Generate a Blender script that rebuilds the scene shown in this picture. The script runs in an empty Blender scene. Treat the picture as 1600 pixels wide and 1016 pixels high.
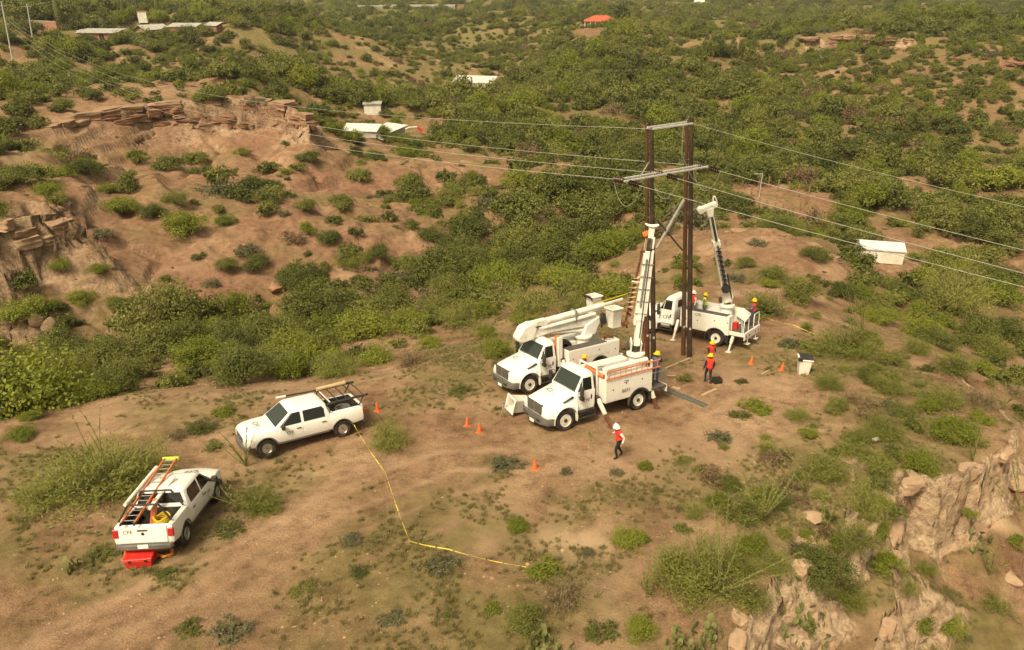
import bpy, bmesh, math, random
import numpy as np
from mathutils import Vector, Matrix, Euler
from mathutils.geometry import delaunay_2d_cdt

S = bpy.context.scene
COL = S.collection
# ------------------------------------------------------------------ camera
FPX, PXW, PXH = 1150.0, 1600.0, 1016.0
PITCH = math.atan(563.0 / FPX)
CAMZ = 20.0
cam_d = bpy.data.cameras.new('camera')
cam_d.sensor_width = 36.0
cam_d.lens = FPX / PXW * 36.0
cam_d.clip_start = 0.5
cam_d.clip_end = 12000.0
cam = bpy.data.objects.new('camera', cam_d)
cam.location = (0, 0, CAMZ)
cam.rotation_euler = (math.pi / 2 - PITCH, 0, 0)
COL.objects.link(cam)
S.camera = cam
# ------------------------------------------------------------------ light
SUN_EL, SUN_AZ = math.radians(55), math.radians(-146)   # azimuth measured from +Y towards +X
w = bpy.data.worlds.new('World')
S.world = w
w.use_nodes = True
nt = w.node_tree
nt.nodes.clear()
sky = nt.nodes.new('ShaderNodeTexSky')
sky.sky_type = 'NISHITA'
sky.sun_disc = False
sky.sun_elevation = SUN_EL
sky.sun_rotation = SUN_AZ
sky.air_density = 1.0
sky.dust_density = 6.0
sky.ozone_density = 0.5
hsv = nt.nodes.new('ShaderNodeHueSaturation')
hsv.inputs['Saturation'].default_value = 0.25
tint = nt.nodes.new('ShaderNodeMixRGB')
tint.blend_type = 'MULTIPLY'
tint.inputs['Fac'].default_value = 1.0
tint.inputs['Color2'].default_value = (1.0, 0.91, 0.66, 1)
bg = nt.nodes.new('ShaderNodeBackground')
bg.inputs['Strength'].default_value = 0.10
wo = nt.nodes.new('ShaderNodeOutputWorld')
nt.links.new(sky.outputs[0], hsv.inputs['Color'])
nt.links.new(hsv.outputs[0], tint.inputs['Color1'])
nt.links.new(tint.outputs[0], bg.inputs['Color'])
nt.links.new(bg.outputs[0], wo.inputs['Surface'])
sl = bpy.data.lights.new('sun', 'SUN')
sl.energy = 2.7
sl.angle = math.radians(15)
sl.color = (1.0, 0.85, 0.60)
sun = bpy.data.objects.new('sun', sl)
sun.rotation_euler = Vector((math.sin(SUN_AZ) * math.cos(SUN_EL), math.cos(SUN_AZ) * math.cos(SUN_EL), math.sin(SUN_EL))).to_track_quat('Z', 'Y').to_euler()
sun.location = (-40, -40, 80)
COL.objects.link(sun)
S.view_settings.view_transform = 'Standard'
S.view_settings.look = 'None'
S.view_settings.gamma = 1.0
S.view_settings.exposure = 0.67
S.view_settings.use_curve_mapping = False
S.render.engine = 'CYCLES'
S.cycles.max_bounces = 5
S.cycles.transparent_max_bounces = 6
S.cycles.use_denoising = True
# ------------------------------------------------------------------ camera geometry (where a photo point lies at a given height)
CP, SP = math.cos(PITCH), math.sin(PITCH)
def ray(px, py):
    u = (px - 800.0) / FPX; v = (508.0 - py) / FPX
    return np.array([u, CP + v * SP, -SP + v * CP])
def at_z(px, py, z):
    d = ray(px, py); t = (z - CAMZ) / d[2]
    return (d[0] * t, d[1] * t, z)
def at_y(px, py, y):
    d = ray(px, py); t = y / d[1]
    return Vector((d[0] * t, y, CAMZ + d[2] * t))
PA, PBX, PBY = 4.8, 0.015, -0.145            # the ridge top the trucks stand on
def plane_z(x, y): return PA + PBX * x + PBY * y
def at_m(px, py):
    d = ray(px, py)
    t = (PA - CAMZ) / (d[2] - PBX * d[0] - PBY * d[1])
    return (d[0] * t, d[1] * t, CAMZ + d[2] * t)
def to_px(P):
    P = np.asarray(P, float); x, y, z = P[..., 0], P[..., 1], P[..., 2] - CAMZ
    dep = y * CP - z * SP
    return 800 + FPX * x / dep, 508 - FPX * (y * SP + z * CP) / dep, dep
# ------------------------------------------------------------------ noise
_rs = np.random.RandomState(7)
_TAB = _rs.rand(512, 512)
def vnoise(x, y):
    xi = np.floor(x).astype(int); yi = np.floor(y).astype(int)
    fx = x - xi; fy = y - yi
    fx = fx * fx * (3 - 2 * fx); fy = fy * fy * (3 - 2 * fy)
    a = _TAB[xi % 512, yi % 512]; b = _TAB[(xi + 1) % 512, yi % 512]
    c = _TAB[xi % 512, (yi + 1) % 512]; d = _TAB[(xi + 1) % 512, (yi + 1) % 512]
    return (a * (1 - fx) + b * fx) * (1 - fy) + (c * (1 - fx) + d * fx) * fy - 0.5
def fbm(x, y, sc, octv=4, gain=0.5, seed=0):
    v = 0; a = 1.0
    x = np.asarray(x, float) / sc + 17.3 * seed; y = np.asarray(y, float) / sc + 9.7 * seed
    for i in range(octv):
        v = v + a * vnoise(x + 31.7 * i, y + 11.9 * i)
        x = x * 2.03; y = y * 2.03; a *= gain
    return v
def sstep(a, b, x):
    t = np.clip((x - a) / (b - a), 0, 1); return t * t * (3 - 2 * t)
# ------------------------------------------------------------------ materials
MATS = {}
def principled(name, color, rough=0.7, metal=0.0, spec=0.3, coat=0.0):
    m = bpy.data.materials.new(name); m.use_nodes = True
    b = m.node_tree.nodes['Principled BSDF']
    b.inputs['Base Color'].default_value = (*color, 1)
    b.inputs['Roughness'].default_value = rough
    b.inputs['Metallic'].default_value = metal
    b.inputs['Specular IOR Level'].default_value = spec
    b.inputs['Coat Weight'].default_value = coat
    MATS[name] = m
    return m
def nodes(m):
    t = m.node_tree
    return t, t.nodes, t.links, t.nodes['Principled BSDF']
def ramp(N, stops):
    r = N.new('ShaderNodeValToRGB')
    e = r.color_ramp.elements
    e[0].position, e[0].color = stops[0][0], (*stops[0][1], 1)
    e[1].position, e[1].color = stops[-1][0], (*stops[-1][1], 1)
    for p, c in stops[1:-1]:
        x = e.new(p); x.color = (*c, 1)
    return r
def noise_tex(N, L, scale, detail=4, rough=0.55, vec=None):
    n = N.new('ShaderNodeTexNoise')
    n.inputs['Scale'].default_value = scale; n.inputs['Detail'].default_value = detail; n.inputs['Roughness'].default_value = rough
    if vec is not None: L.new(vec, n.inputs['Vector'])
    return n
def mixc(N, L, fac, a, b, mode='MIX'):
    m = N.new('ShaderNodeMixRGB'); m.blend_type = mode
    for s, k in ((fac, 'Fac'), (a, 'Color1'), (b, 'Color2')):
        if hasattr(s, 'is_linked') or hasattr(s, 'links'): L.new(s, m.inputs[k])
        elif isinstance(s, (int, float)): m.inputs[k].default_value = s
        else: m.inputs[k].default_value = (*s, 1)
    return m.outputs[0]
def worn(name, color, dirt, rough=0.6, scale=3.0, amount=0.5, metal=0.0, spec=0.3, lo=0.45, hi=0.7, bump=0.0, coat=0.0):
    m = principled(name, color, rough, metal, spec, coat)
    t, N, L, b = nodes(m)
    tc = N.new('ShaderNodeTexCoord')
    n = noise_tex(N, L, scale, 6, 0.65, tc.outputs['Object'])
    r = ramp(N, [(lo, (0, 0, 0)), (hi, (amount,) * 3)])
    L.new(n.outputs['Fac'], r.inputs['Fac'])
    L.new(mixc(N, L, r.outputs[0], color, dirt), b.inputs['Base Color'])
    if bump:
        bp = N.new('ShaderNodeBump'); bp.inputs['Strength'].default_value = bump; bp.inputs['Distance'].default_value = 0.02
        L.new(n.outputs['Fac'], bp.inputs['Height']); L.new(bp.outputs[0], b.inputs['Normal'])
    return m
# ------------------------------------------------------------------ objects
def tag(o, label=None, cat=None, group=None, kind=None):
    if label: o['label'] = label
    if cat: o['category'] = cat
    if group: o['group'] = group
    if kind: o['kind'] = kind
    return o
def empty(name, loc=(0, 0, 0), rot=(0, 0, 0), parent=None):
    o = bpy.data.objects.new(name, None); COL.objects.link(o)
    o.location = loc; o.rotation_euler = rot; o.empty_display_size = 0.2
    if parent: o.parent = parent
    return o
def obj(name, mesh, parent=None, loc=None, rot=None):
    o = bpy.data.objects.new(name, mesh); COL.objects.link(o)
    if parent: o.parent = parent
    if loc is not None: o.location = loc
    if rot is not None: o.rotation_euler = rot
    return o
def copy_tree(o, parent=None):
    c = o.copy(); COL.objects.link(c)
    if parent: c.parent = parent
    for ch in list(o.children): copy_tree(ch, c)
    return c
class MB:
    """collects faces of one part"""
    def __init__(s): s.v = []; s.f = []
    def add(s, vs, fs):
        k = len(s.v); s.v += [tuple(map(float, p)) for p in vs]; s.f += [tuple(i + k for i in f) for f in fs]; return s
    def box(s, c, d, rot=None, taper=1.0):
        x, y, z = d[0] / 2, d[1] / 2, d[2] / 2; t = taper
        P = [(-x, -y, -z), (x, -y, -z), (x, y, -z), (-x, y, -z), (-x * t, -y * t, z), (x * t, -y * t, z), (x * t, y * t, z), (-x * t, y * t, z)]
        R = Euler(rot).to_matrix() if rot is not None and not isinstance(rot, Matrix) else (rot or Matrix.Identity(3))
        P = [R @ Vector(p) + Vector(c) for p in P]
        return s.add(P, [(0, 3, 2, 1), (4, 5, 6, 7), (0, 1, 5, 4), (1, 2, 6, 5), (2, 3, 7, 6), (3, 0, 4, 7)])
    def bb(s, x0, x1, y0, y1, z0, z1):
        return s.box(((x0 + x1) / 2, (y0 + y1) / 2, (z0 + z1) / 2), (x1 - x0, y1 - y0, z1 - z0))
    def beam(s, a, b, w, h, w2=None, h2=None, up=(0, 0, 1)):
        a, b = Vector(a), Vector(b); d = (b - a).normalized(); u = Vector(up)
        if abs(d.dot(u)) > 0.98: u = Vector((1, 0, 0))
        r = d.cross(u).normalized(); u = r.cross(d)
        w2 = w if w2 is None else w2; h2 = h if h2 is None else h2
        P = [a + r * sx * w / 2 + u * sz * h / 2 for sx, sz in ((-1, -1), (1, -1), (1, 1), (-1, 1))]
        P += [b + r * sx * w2 / 2 + u * sz * h2 / 2 for sx, sz in ((-1, -1), (1, -1), (1, 1), (-1, 1))]
        return s.add(P, [(0, 1, 2, 3), (7, 6, 5, 4), (4, 5, 1, 0), (5, 6, 2, 1), (6, 7, 3, 2), (7, 4, 0, 3)])
    def tube(s, path, r, n=8, caps=True):
        path = [Vector(p) for p in path]; m = len(path)
        rr = r if isinstance(r, (list, tuple)) else [r] * m
        rings = []; up = None
        for i, p in enumerate(path):
            d = (path[min(i + 1, m - 1)] - path[max(i - 1, 0)]).normalized()
            if up is None:
                up = Vector((0, 0, 1)) if abs(d.z) < 0.9 else Vector((1, 0, 0))
            x = d.cross(up).normalized(); up = x.cross(d).normalized()
            rings.append([p + (x * math.cos(a) + up * math.sin(a)) * rr[i] for a in [2 * math.pi * k / n for k in range(n)]])
        vs = [q for R in rings for q in R]; fs = []
        for i in range(m - 1):
            for k in range(n):
                a = i * n + k; b_ = i * n + (k + 1) % n
                fs.append((a, a + n, b_ + n, b_))
        if caps:
            fs.append(tuple(range(n))); fs.append(tuple(reversed(range((m - 1) * n, m * n))))
        return s.add(vs, fs)
    def lathe(s, prof, c, axis='y', n=20):
        """profile of (radius, along) turned about an axis"""
        vs = []; fs = []; m = len(prof)
        for r, h in prof:
            for k in range(n):
                a = 2 * math.pi * k / n; p, q = r * math.cos(a), r * math.sin(a)
                vs.append({'y': (p, h, q), 'z': (p, q, h), 'x': (h, p, q)}[axis])
        for i in range(m - 1):
            for k in range(n):
                a = i * n + k; b_ = i * n + (k + 1) % n
                fs.append((a, b_, b_ + n, a + n))
        if prof[0][0] > 1e-4: fs.append(tuple(range(n)))
        if prof[-1][0] > 1e-4: fs.append(tuple(range((m - 1) * n, m * n)))
        return s.add([Vector(v) + Vector(c) for v in vs], fs)
    def prism(s, prof, a0, a1, plane='xz'):
        """closed 2D outline pushed along the third axis"""
        m = len(prof)
        mk = {'xz': lambda p, t: (p[0], t, p[1]), 'yz': lambda p, t: (t, p[0], p[1]), 'xy': lambda p, t: (p[0], p[1], t)}[plane]
        vs = [mk(p, a0) for p in prof] + [mk(p, a1) for p in prof]
        fs = [tuple(range(m)), tuple(reversed(range(m, 2 * m)))]
        for i in range(m): j = (i + 1) % m; fs.append((i, i + m, j + m, j))
        return s.add(vs, fs)
    def loft(s, rings, closed=True, caps=True):
        n = len(rings[0]); vs = [p for R in rings for p in R]; fs = []
        for i in range(len(rings) - 1):
            for k in range(n if closed else n - 1):
                a = i * n + k; b_ = i * n + (k + 1) % n
                fs.append((a, b_, b_ + n, a + n))
        if caps: fs.append(tuple(reversed(range(n)))); fs.append(tuple(range((len(rings) - 1) * n, len(rings) * n)))
        return s.add(vs, fs)
    def ball(s, c, r, n=10, m=6, sc=(1, 1, 1)):
        vs = []; fs = []
        for i in range(m + 1):
            th = math.pi * i / m
            for k in range(n):
                a = 2 * math.pi * k / n
                vs.append((c[0] + r * sc[0] * math.sin(th) * math.cos(a), c[1] + r * sc[1] * math.sin(th) * math.sin(a), c[2] + r * sc[2] * math.cos(th)))
        for i in range(m):
            for k in range(n):
                a = i * n + k; b_ = i * n + (k + 1) % n
                fs.append((a, a + n, b_ + n, b_))
        return s.add(vs, fs)
    def mesh(s, name, mat=None, bevel=0.0, smooth=True, angle=35, seg=1, weld=True):
        me = bpy.data.meshes.new(name)
        me.from_pydata(s.v, [], s.f)
        bm = bmesh.new(); bm.from_mesh(me)
        if weld: bmesh.ops.remove_doubles(bm, verts=bm.verts, dist=1e-4)
        bmesh.ops.recalc_face_normals(bm, faces=bm.faces)
        if bevel:
            ed = [e for e in bm.edges if len(e.link_faces) == 2 and e.calc_face_angle(0) > 0.5]
            if ed: bmesh.ops.bevel(bm, geom=ed, offset=bevel, segments=seg, affect='EDGES', profile=0.6, clamp_overlap=True)
        bm.to_mesh(me); bm.free()
        if mat: me.materials.append(MATS[mat] if isinstance(mat, str) else mat)
        if smooth:
            me.polygons.foreach_set('use_smooth', [True] * len(me.polygons))
            me.set_sharp_from_angle(angle=math.radians(angle))
        return me
    def build(s, name, mat, parent=None, bevel=0.0, loc=None, rot=None, **k):
        return obj(name, s.mesh(name, mat, bevel, **k), parent, loc, rot)
def carve(me, cutters):
    """cut closed meshes out of a closed mesh"""
    a = bpy.data.objects.new('tmp_a', me); COL.objects.link(a); cs = []
    for i, c in enumerate(cutters):
        o = bpy.data.objects.new('tmp_c', c); COL.objects.link(o); cs.append(o)
        md = a.modifiers.new('b', 'BOOLEAN'); md.object = o; md.operation = 'DIFFERENCE'; md.solver = 'EXACT'
    dg = bpy.context.evaluated_depsgraph_get()
    out = bpy.data.meshes.new_from_object(a.evaluated_get(dg))
    out.name = me.name
    for o in cs + [a]: bpy.data.objects.remove(o)
    out.polygons.foreach_set('use_smooth', [True] * len(out.polygons))
    out.set_sharp_from_angle(angle=math.radians(35))
    return out
_fontc = {}
def text_mesh(txt, size, mat, extrude=0.004, shear=0.0, align='CENTER'):
    c = bpy.data.curves.new('lettering', 'FONT'); c.body = txt; c.size = size; c.extrude = extrude; c.shear = shear
    c.align_x = align; c.align_y = 'CENTER'; c.resolution_u = 3
    o = bpy.data.objects.new('tmp_t', c); COL.objects.link(o)
    dg = bpy.context.evaluated_depsgraph_get()
    me = bpy.data.meshes.new_from_object(o.evaluated_get(dg)); me.name = 'lettering'
    bpy.data.objects.remove(o); bpy.data.curves.remove(c)
    me.materials.clear(); me.materials.append(MATS[mat])
    return me
# ------------------------------------------------------------------ terrain: heights read off the photograph, as world points
CT = []
def C(*a):
    for px, py, z in a: CT.append(at_z(px, py, z))
def CM(*a):
    for px, py in a: CT.append(at_m(px, py))
def CW(*a):
    for p in a: CT.append(p)
def dist(py, z): d = ray(800, py); return (z - CAMZ) / d[2] * d[1]
def CLIFF(px, py, z, *feet):
    D = dist(py, z); CW(at_z(px, py, z))
    for pf, run in feet:
        d = ray(px, pf); t = (D - run) / d[1]; CW((d[0] * t, d[1] * t, CAMZ + d[2] * t))
# ridge top (mesa)
CM((-500, 1016), (-200, 1016), (200, 1016), (600, 1016), (1000, 1016), (-300, 850), (100, 850), (500, 850), (900, 850), (1180, 840),
   (-200, 740), (0, 735), (250, 720), (500, 710), (800, 700), (1100, 700), (1330, 760), (1280, 700), (1450, 640), (1300, 620), (1150, 620),
   (330, 640), (480, 615), (620, 590), (700, 560), (770, 545), (900, 545), (1050, 530), (1200, 530), (1330, 540), (1420, 580), (1000, 490), (1130, 480), (1240, 480))
CW((-60, -20, 7), (60, -20, 5), (0, -30, 9), (-60, 8, 5), (-25, 0, 5), (10, 0, 5), (-120, 10, 3), (120, -20, -8), (40, 0, 1), (-40, 22, 2.2))
# far end of the ridge: knoll with a small scarp, then the shed flat
C((900, 505, -2.6), (990, 455, -3.2), (1080, 440, -3.4), (1180, 420, -3.7), (1260, 440, -3.8), (1130, 375, -3.9), (1200, 366, -4.0), (1270, 385, -4.2), (1300, 405, -4.6),
  (1080, 385, -5.2), (1310, 440, -5.0), (1330, 480, -4.5), (1400, 520, -4.2), (1100, 352, -8.5), (1210, 350, -7.5), (1310, 388, -7.0), (1345, 410, -9.5), (1350, 440, -8.0))
C((1370, 398, -11), (1450, 400, -11.2), (1250, 345, -11), (1200, 318, -11.2), (1120, 325, -10.5), (1300, 350, -11.2), (1600, 430, -11.5), (1550, 480, -10.5), (1450, 470, -8.6), (1500, 530, -7.0), (1600, 540, -8.0), (1900, 520, -9))
# right rim of the ridge and the scree below it
RIM = [(1440, 555), (1480, 575), (1540, 625), (1585, 668), (1578, 705), (1535, 735), (1465, 750), (1412, 755), (1385, 790), (1340, 850), (1262, 880), (1215, 898), (1188, 935), (1160, 985), (1140, 1020), (1110, 1100)]
rimw = [at_m(*q) for q in RIM]
for i, q in enumerate(rimw): CW(q)
def off(i, d, dz):
    a = Vector(rimw[max(i - 1, 0)]); b = Vector(rimw[min(i + 1, len(rimw) - 1)])
    t = (b - a); t.z = 0; t.normalize(); n = Vector((-t.y, t.x, 0))   # outward = right of the ridge
    p = Vector(rimw[i]) + n * d
    return (p.x, p.y, rimw[i][2] + dz)
DR = [0.4, 0.6, 1.2, 2.4, 3.4, 3.8, 3.8, 3.2, 2.4, 1.4, .8, 1.2, 1.7, 2.0, 2.0, 2.0]
for i in range(len(rimw)):
    CW(off(i, 0.7, -DR[i] * 0.85))
    if i not in (4, 5, 10, 11, 12): CW(off(i, 2.0, -DR[i] * 1.05 - 0.1))
# fin of pale rock and gully between
C((1402, 830, 0.9), (1398, 900, 0.8), (1388, 970, 0.6), (1375, 1040, 0.4), (1418, 850, -1.5), (1418, 930, -1.8), (1406, 1020, -2.1), (1300, 960, 0.3), (1310, 900, 0.9), (1290, 1040, -0.1), (1360, 900, 0.6), (1355, 990, 0.2))
C((1470, 860, -2.1), (1500, 850, -2.3), (1560, 820, -2.4), (1620, 780, -3.0), (1520, 960, -2.7), (1600, 1016, -3.0), (1600, 900, -2.8), (1480, 1016, -2.6), (1750, 900, -4.0), (1800, 700, -4.8), (1640, 640, -4.4), (1700, 560, -7), (1600, 590, -5.5), (1450, 1150, -3.2), (1700, 1150, -4.0))
# gully behind the ridge, left to right
C((-300, 690, -1), (-200, 640, -5), (0, 668, 0.2), (0, 620, -4), (100, 640, -0.6), (150, 600, -4.5), (270, 612, -1.0), (330, 585, -4.0), (450, 575, -4.5), (560, 560, -4.5), (640, 535, -5), (720, 490, -6), (820, 480, -6), (900, 470, -6.5), (960, 420, -8),
  (0, 555, -8), (150, 545, -8.5), (300, 535, -9), (450, 520, -9.2), (600, 500, -9.4), (700, 455, -9.8), (800, 420, -10), (900, 390, -10.2), (1000, 370, -10.4), (-300, 560, -8))
# left bank: bare red slopes
C((250, 500, -8.2), (420, 470, -8.6), (560, 465, -8.8), (640, 440, -9.2), (250, 455, -6.8), (400, 430, -7.2), (550, 425, -7.8), (650, 395, -8.6), (200, 430, -6.0),
  (300, 400, -5.6), (420, 370, -5.8), (520, 360, -6.2), (640, 350, -7.6), (200, 340, -4.0), (300, 345, -4.6), (420, 328, -5.0), (560, 320, -6.6), (700, 330, -8.6), (760, 305, -8.8), (820, 285, -9.4), (900, 290, -10.2))
# left pale cliff near (0-130)
C((-250, 470, -3.8), (-100, 470, -4), (0, 470, -4.2), (60, 448, -4.6), (100, 425, -4.6), (128, 395, -4.4), (150, 370, -3.8))
for _x, _p, _z, _f in ((-250, 350, 1.0, 400), (-100, 345, 1.2, 398), (-40, 345, 1.2, 398), (0, 345, 1.2, 396), (30, 342, 1.0, 394), (60, 338, 0.8, 388), (85, 336, .5, 380), (104, 338, 0.1, 376), (118, 352, -0.8, 380)): CLIFF(_x, _p, _z, (_f, .9))
C((-200, 300, 1), (0, 300, 0.8), (80, 305, 0.3), (130, 300, -1.0), (180, 290, -2.2), (60, 262, -0.2), (150, 265, -1.8), (-200, 240, 1.4), (0, 240, 0.8))
# big ledge (80-480, 150-240): rim, foot of the rock band, foot of the hollow wall below it
CLIFF(85, 197, 0.4, (214, 2.0), (234, 6.0)); CLIFF(130, 180, 0.7, (196, 2.0), (216, 5.0)); CLIFF(165, 172, 0.9, (190, 1.6), (214, 5.0)); CLIFF(200, 167, 1.0, (187, 1.0), (222, 5.0)); CLIFF(235, 163, 1.0, (190, 0.9), (230, 5.0))
CLIFF(270, 160, 1.0, (194, 0.9), (234, 5.0)); CLIFF(310, 158, 0.9, (196, 0.9), (236, 5.0)); CLIFF(350, 157, 0.8, (197, 0.9), (236, 5.0)); CLIFF(390, 157, 0.6, (197, 0.9), (236, 5.0)); CLIFF(430, 160, 0.3, (198, 0.9), (234, 5.0)); CLIFF(460, 170, -0.3, (200, 0.9), (228, 4.0)); CLIFF(480, 188, -1.4, (204, 1.0), (222, 3.5))
C((120, 250, -3.4), (200, 256, -5.0), (300, 262, -6.2), (400, 262, -6.8), (500, 242, -6.8), (575, 242, -7.6), (560, 224, -7.0), (520, 214, -5.4), (300, 292, -6.0), (430, 292, -6.6), (560, 280, -7.6), (650, 270, -8.2), (700, 258, -8.8), (770, 262, -9.2))
C((0, 190, 1.2), (0, 140, 1.6), (100, 145, 1.4), (200, 130, 1.2), (300, 140, 0.6), (100, 90, 1.2), (200, 95, 0.8), (0, 80, 2), (330, 110, -1.0), (400, 140, -1.6), (450, 145, -3.6), (540, 190, -9), (560, 170, -12), (480, 130, -8))
# plateau with the brick houses, wooded hillside
C((-200, 100, 2), (-200, 50, 3), (0, 50, 2.6), (100, 62, 1.4), (160, 62, 0.6), (230, 60, 0), (290, 62, -0.8), (300, 90, -0.6), (340, 52, -1.2), (430, 48, -3), (510, 62, -6), (540, 85, -9), (360, 82, -5), (450, 95, -9), (380, 120, -6), (560, 110, -12))
# valley floor with white buildings
C((580, 178, -13), (600, 215, -13), (540, 215, -11), (680, 200, -13.2), (640, 235, -11.5), (740, 142, -14), (660, 150, -14), (850, 155, -14), (760, 190, -13.6), (860, 230, -12.6), (950, 200, -13.2), (1000, 240, -12.4), (950, 265, -12), (1060, 300, -11.8), (1040, 150, -13.6), (1120, 200, -13), (640, 80, -16), (720, 75, -16), (600, 60, -16.5), (780, 120, -14.6))
# knoll with the red-roofed house
C((830, 50, -13), (880, 55, -9), (938, 46, -7), (1000, 55, -7.4), (1060, 50, -8.6), (1100, 60, -11), (840, 90, -13), (900, 95, -11), (960, 95, -10), (1030, 85, -9.4), (1010, 110, -12), (1090, 100, -13))
# right hand mesa with rock bands
for _x, _p, _z, _f in ((1262, 58, -4.5, 88), (1300, 54, -3.5, 86), (1360, 54, -2.8, 84), (1420, 62, -2.6, 84), (1460, 74, -2.8, 92), (1500, 84, -2.8, 104), (1550, 92, -2.8, 112), (1600, 98, -2.8, 120), (1750, 110, -3, 135)): CLIFF(_x, _p, _z, (_p + (_f - _p) * .55, 2.0), (_f, 9.0))
C((1440, 20, 2), (1390, 32, 0), (1500, 32, 0), (1600, 55, -1), (1330, 42, -2), (1700, 50, -2), (1280, 45, -7), (1230, 55, -13))
C((1190, 112, -11.2), (1260, 118, -10.6), (1330, 132, -10.2), (1190, 120, -12.4), (1260, 128, -12), (1330, 142, -11.4), (1310, 152, -10.9), (1380, 158, -10.4), (1440, 165, -10.2), (1310, 162, -12), (1380, 170, -11.6), (1440, 176, -11.4),
  (1460, 178, -10.6), (1560, 190, -10.2), (1460, 190, -11.6), (1560, 204, -11.4), (1600, 160, -8.8), (1480, 140, -8.6), (1750, 180, -9), (1700, 260, -12),
  (1150, 150, -13), (1230, 190, -13), (1350, 220, -12.8), (1480, 240, -12.4), (1600, 240, -12.2), (1200, 250, -12.4), (1350, 290, -12), (1500, 330, -11.8), (1600, 320, -12), (1800, 380, -12))
# plains beyond
CW((-900, 420, -4), (-300, 330, -4), (-160, 420, -9), (-60, 430, -15), (60, 520, -16), (0, 640, -16), (-200, 640, -15), (250, 520, -15), (330, 420, -13), (500, 420, -12), (160, 620, -16), (400, 700, -15), (-500, 700, -13), (-900, 900, -10), (0, 900, -15), (900, 900, -14), (500, 1200, -14), (-400, 1300, -10), (-600, 300, 0),
   (-500, 120, 3), (-300, 60, 2), (600, 150, -12), (300, 60, -11), (200, 0, -10), (-2600, 2500, 40), (0, 2600, 20), (2600, 2500, 50), (-5000, 5200, 160), (0, 5600, 190), (5000, 5200, 170), (-5000, 0, 10), (5000, 0, -10), (-3000, -300, 8), (3000, -300, -12), (-900, -200, 8), (900, -200, -12), (-5200, -900, 0), (5200, -900, 0))
CT = np.array([tuple(map(float, p)) for p in CT])
_o = delaunay_2d_cdt([Vector((p[0], p[1])) for p in CT], [], [], 0, 1e-4)
_tv = np.array([tuple(v) for v in _o[0]]); _orig = _o[3]
_tz = np.array([CT[ids[0], 2] if ids else 0.0 for ids in _orig]); TRI = [tuple(f) for f in _o[2]]
def tin(x, y):
    z = np.full(x.shape, np.nan)
    for a, b, c in TRI:
        A, B, Cc = _tv[a], _tv[b], _tv[c]
        lo = np.minimum(np.minimum(A, B), Cc) - 1e-6; hi = np.maximum(np.maximum(A, B), Cc) + 1e-6
        k = np.nonzero((x >= lo[0]) & (x <= hi[0]) & (y >= lo[1]) & (y <= hi[1]))[0]
        if not len(k): continue
        det = (B[1] - Cc[1]) * (A[0] - Cc[0]) + (Cc[0] - B[0]) * (A[1] - Cc[1])
        if abs(det) < 1e-12: continue
        l1 = ((B[1] - Cc[1]) * (x[k] - Cc[0]) + (Cc[0] - B[0]) * (y[k] - Cc[1])) / det
        l2 = ((Cc[1] - A[1]) * (x[k] - Cc[0]) + (A[0] - Cc[0]) * (y[k] - Cc[1])) / det
        l3 = 1 - l1 - l2
        ok = (l1 >= -1e-6) & (l2 >= -1e-6) & (l3 >= -1e-6)
        z[k[ok]] = l1[ok] * _tz[a] + l2[ok] * _tz[b] + l3[ok] * _tz[c]
    return z
# rows by distance, columns by bearing: fine near, coarse far
_r = [6.0]
while _r[-1] < 4600:
    q = _r[-1]
    _r.append(q + (0.17 if q < 50 else 0.32 if q < 130 else 0.85 if q < 340 else q * 0.013))
RR = np.array(_r)
_th = np.concatenate([np.linspace(-86, -43, 30)[:-1], np.linspace(-43, 43, 500), np.linspace(43, 86, 30)[1:]])
TH = np.radians(_th)
NR, NT = len(RR), len(TH)
GX = RR[:, None] * np.sin(TH)[None, :]; GY = RR[:, None] * np.cos(TH)[None, :]
# bend the lookup a little so that rims and scarps run unevenly
_amp = np.clip(GY / 60.0, 0.5, 4.0)
_wx = fbm(GX, GY, 5.0, 3, 0.45, 1) * _amp * 0.9; _wy = fbm(GX, GY, 5.0, 3, 0.45, 2) * _amp * 0.9
_flat = sstep(16, 20, GY) * sstep(46, 42, GY) * sstep(-17, -14, GX) * sstep(19, 16, GX)     # the trucks' working area stays put
_wx *= 1 - _flat; _wy *= 1 - _flat
GZ = tin((GX + _wx).ravel(), (GY + _wy).ravel()).reshape(GX.shape)
GZ = np.where(np.isnan(GZ), -10.0, GZ)
def slope(Z):
    dr = np.gradient(Z, axis=0) / np.gradient(RR)[:, None]
    dt = np.gradient(Z, axis=1) / (np.gradient(TH)[None, :] * RR[:, None])
    return np.hypot(dr, dt)
def blur(Z, n, m):
    for _ in range(n):
        P = np.pad(Z, 1, mode='edge')
        Z = Z + m * 0.5 * ((P[:-2, 1:-1] + P[2:, 1:-1] + P[1:-1, :-2] + P[1:-1, 2:]) / 4 - Z)
    return Z
STEEP = sstep(0.75, 1.2, blur(slope(GZ), 3, 1.0))
GZ = blur(GZ, 14, 1 - STEEP)
# strata: benches cut into the steep faces
_st = 0.55 + 0.5 * np.clip(GY / 120, 0, 2)
_zz = (GZ + fbm(GX, GY, 9, 3, 0.5, 5) * 1.1) / _st
_fr = _zz - np.floor(_zz)
GZ = GZ + STEEP * _st * (sstep(0.3, 0.7, _fr) - _fr) * 1.0
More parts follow.
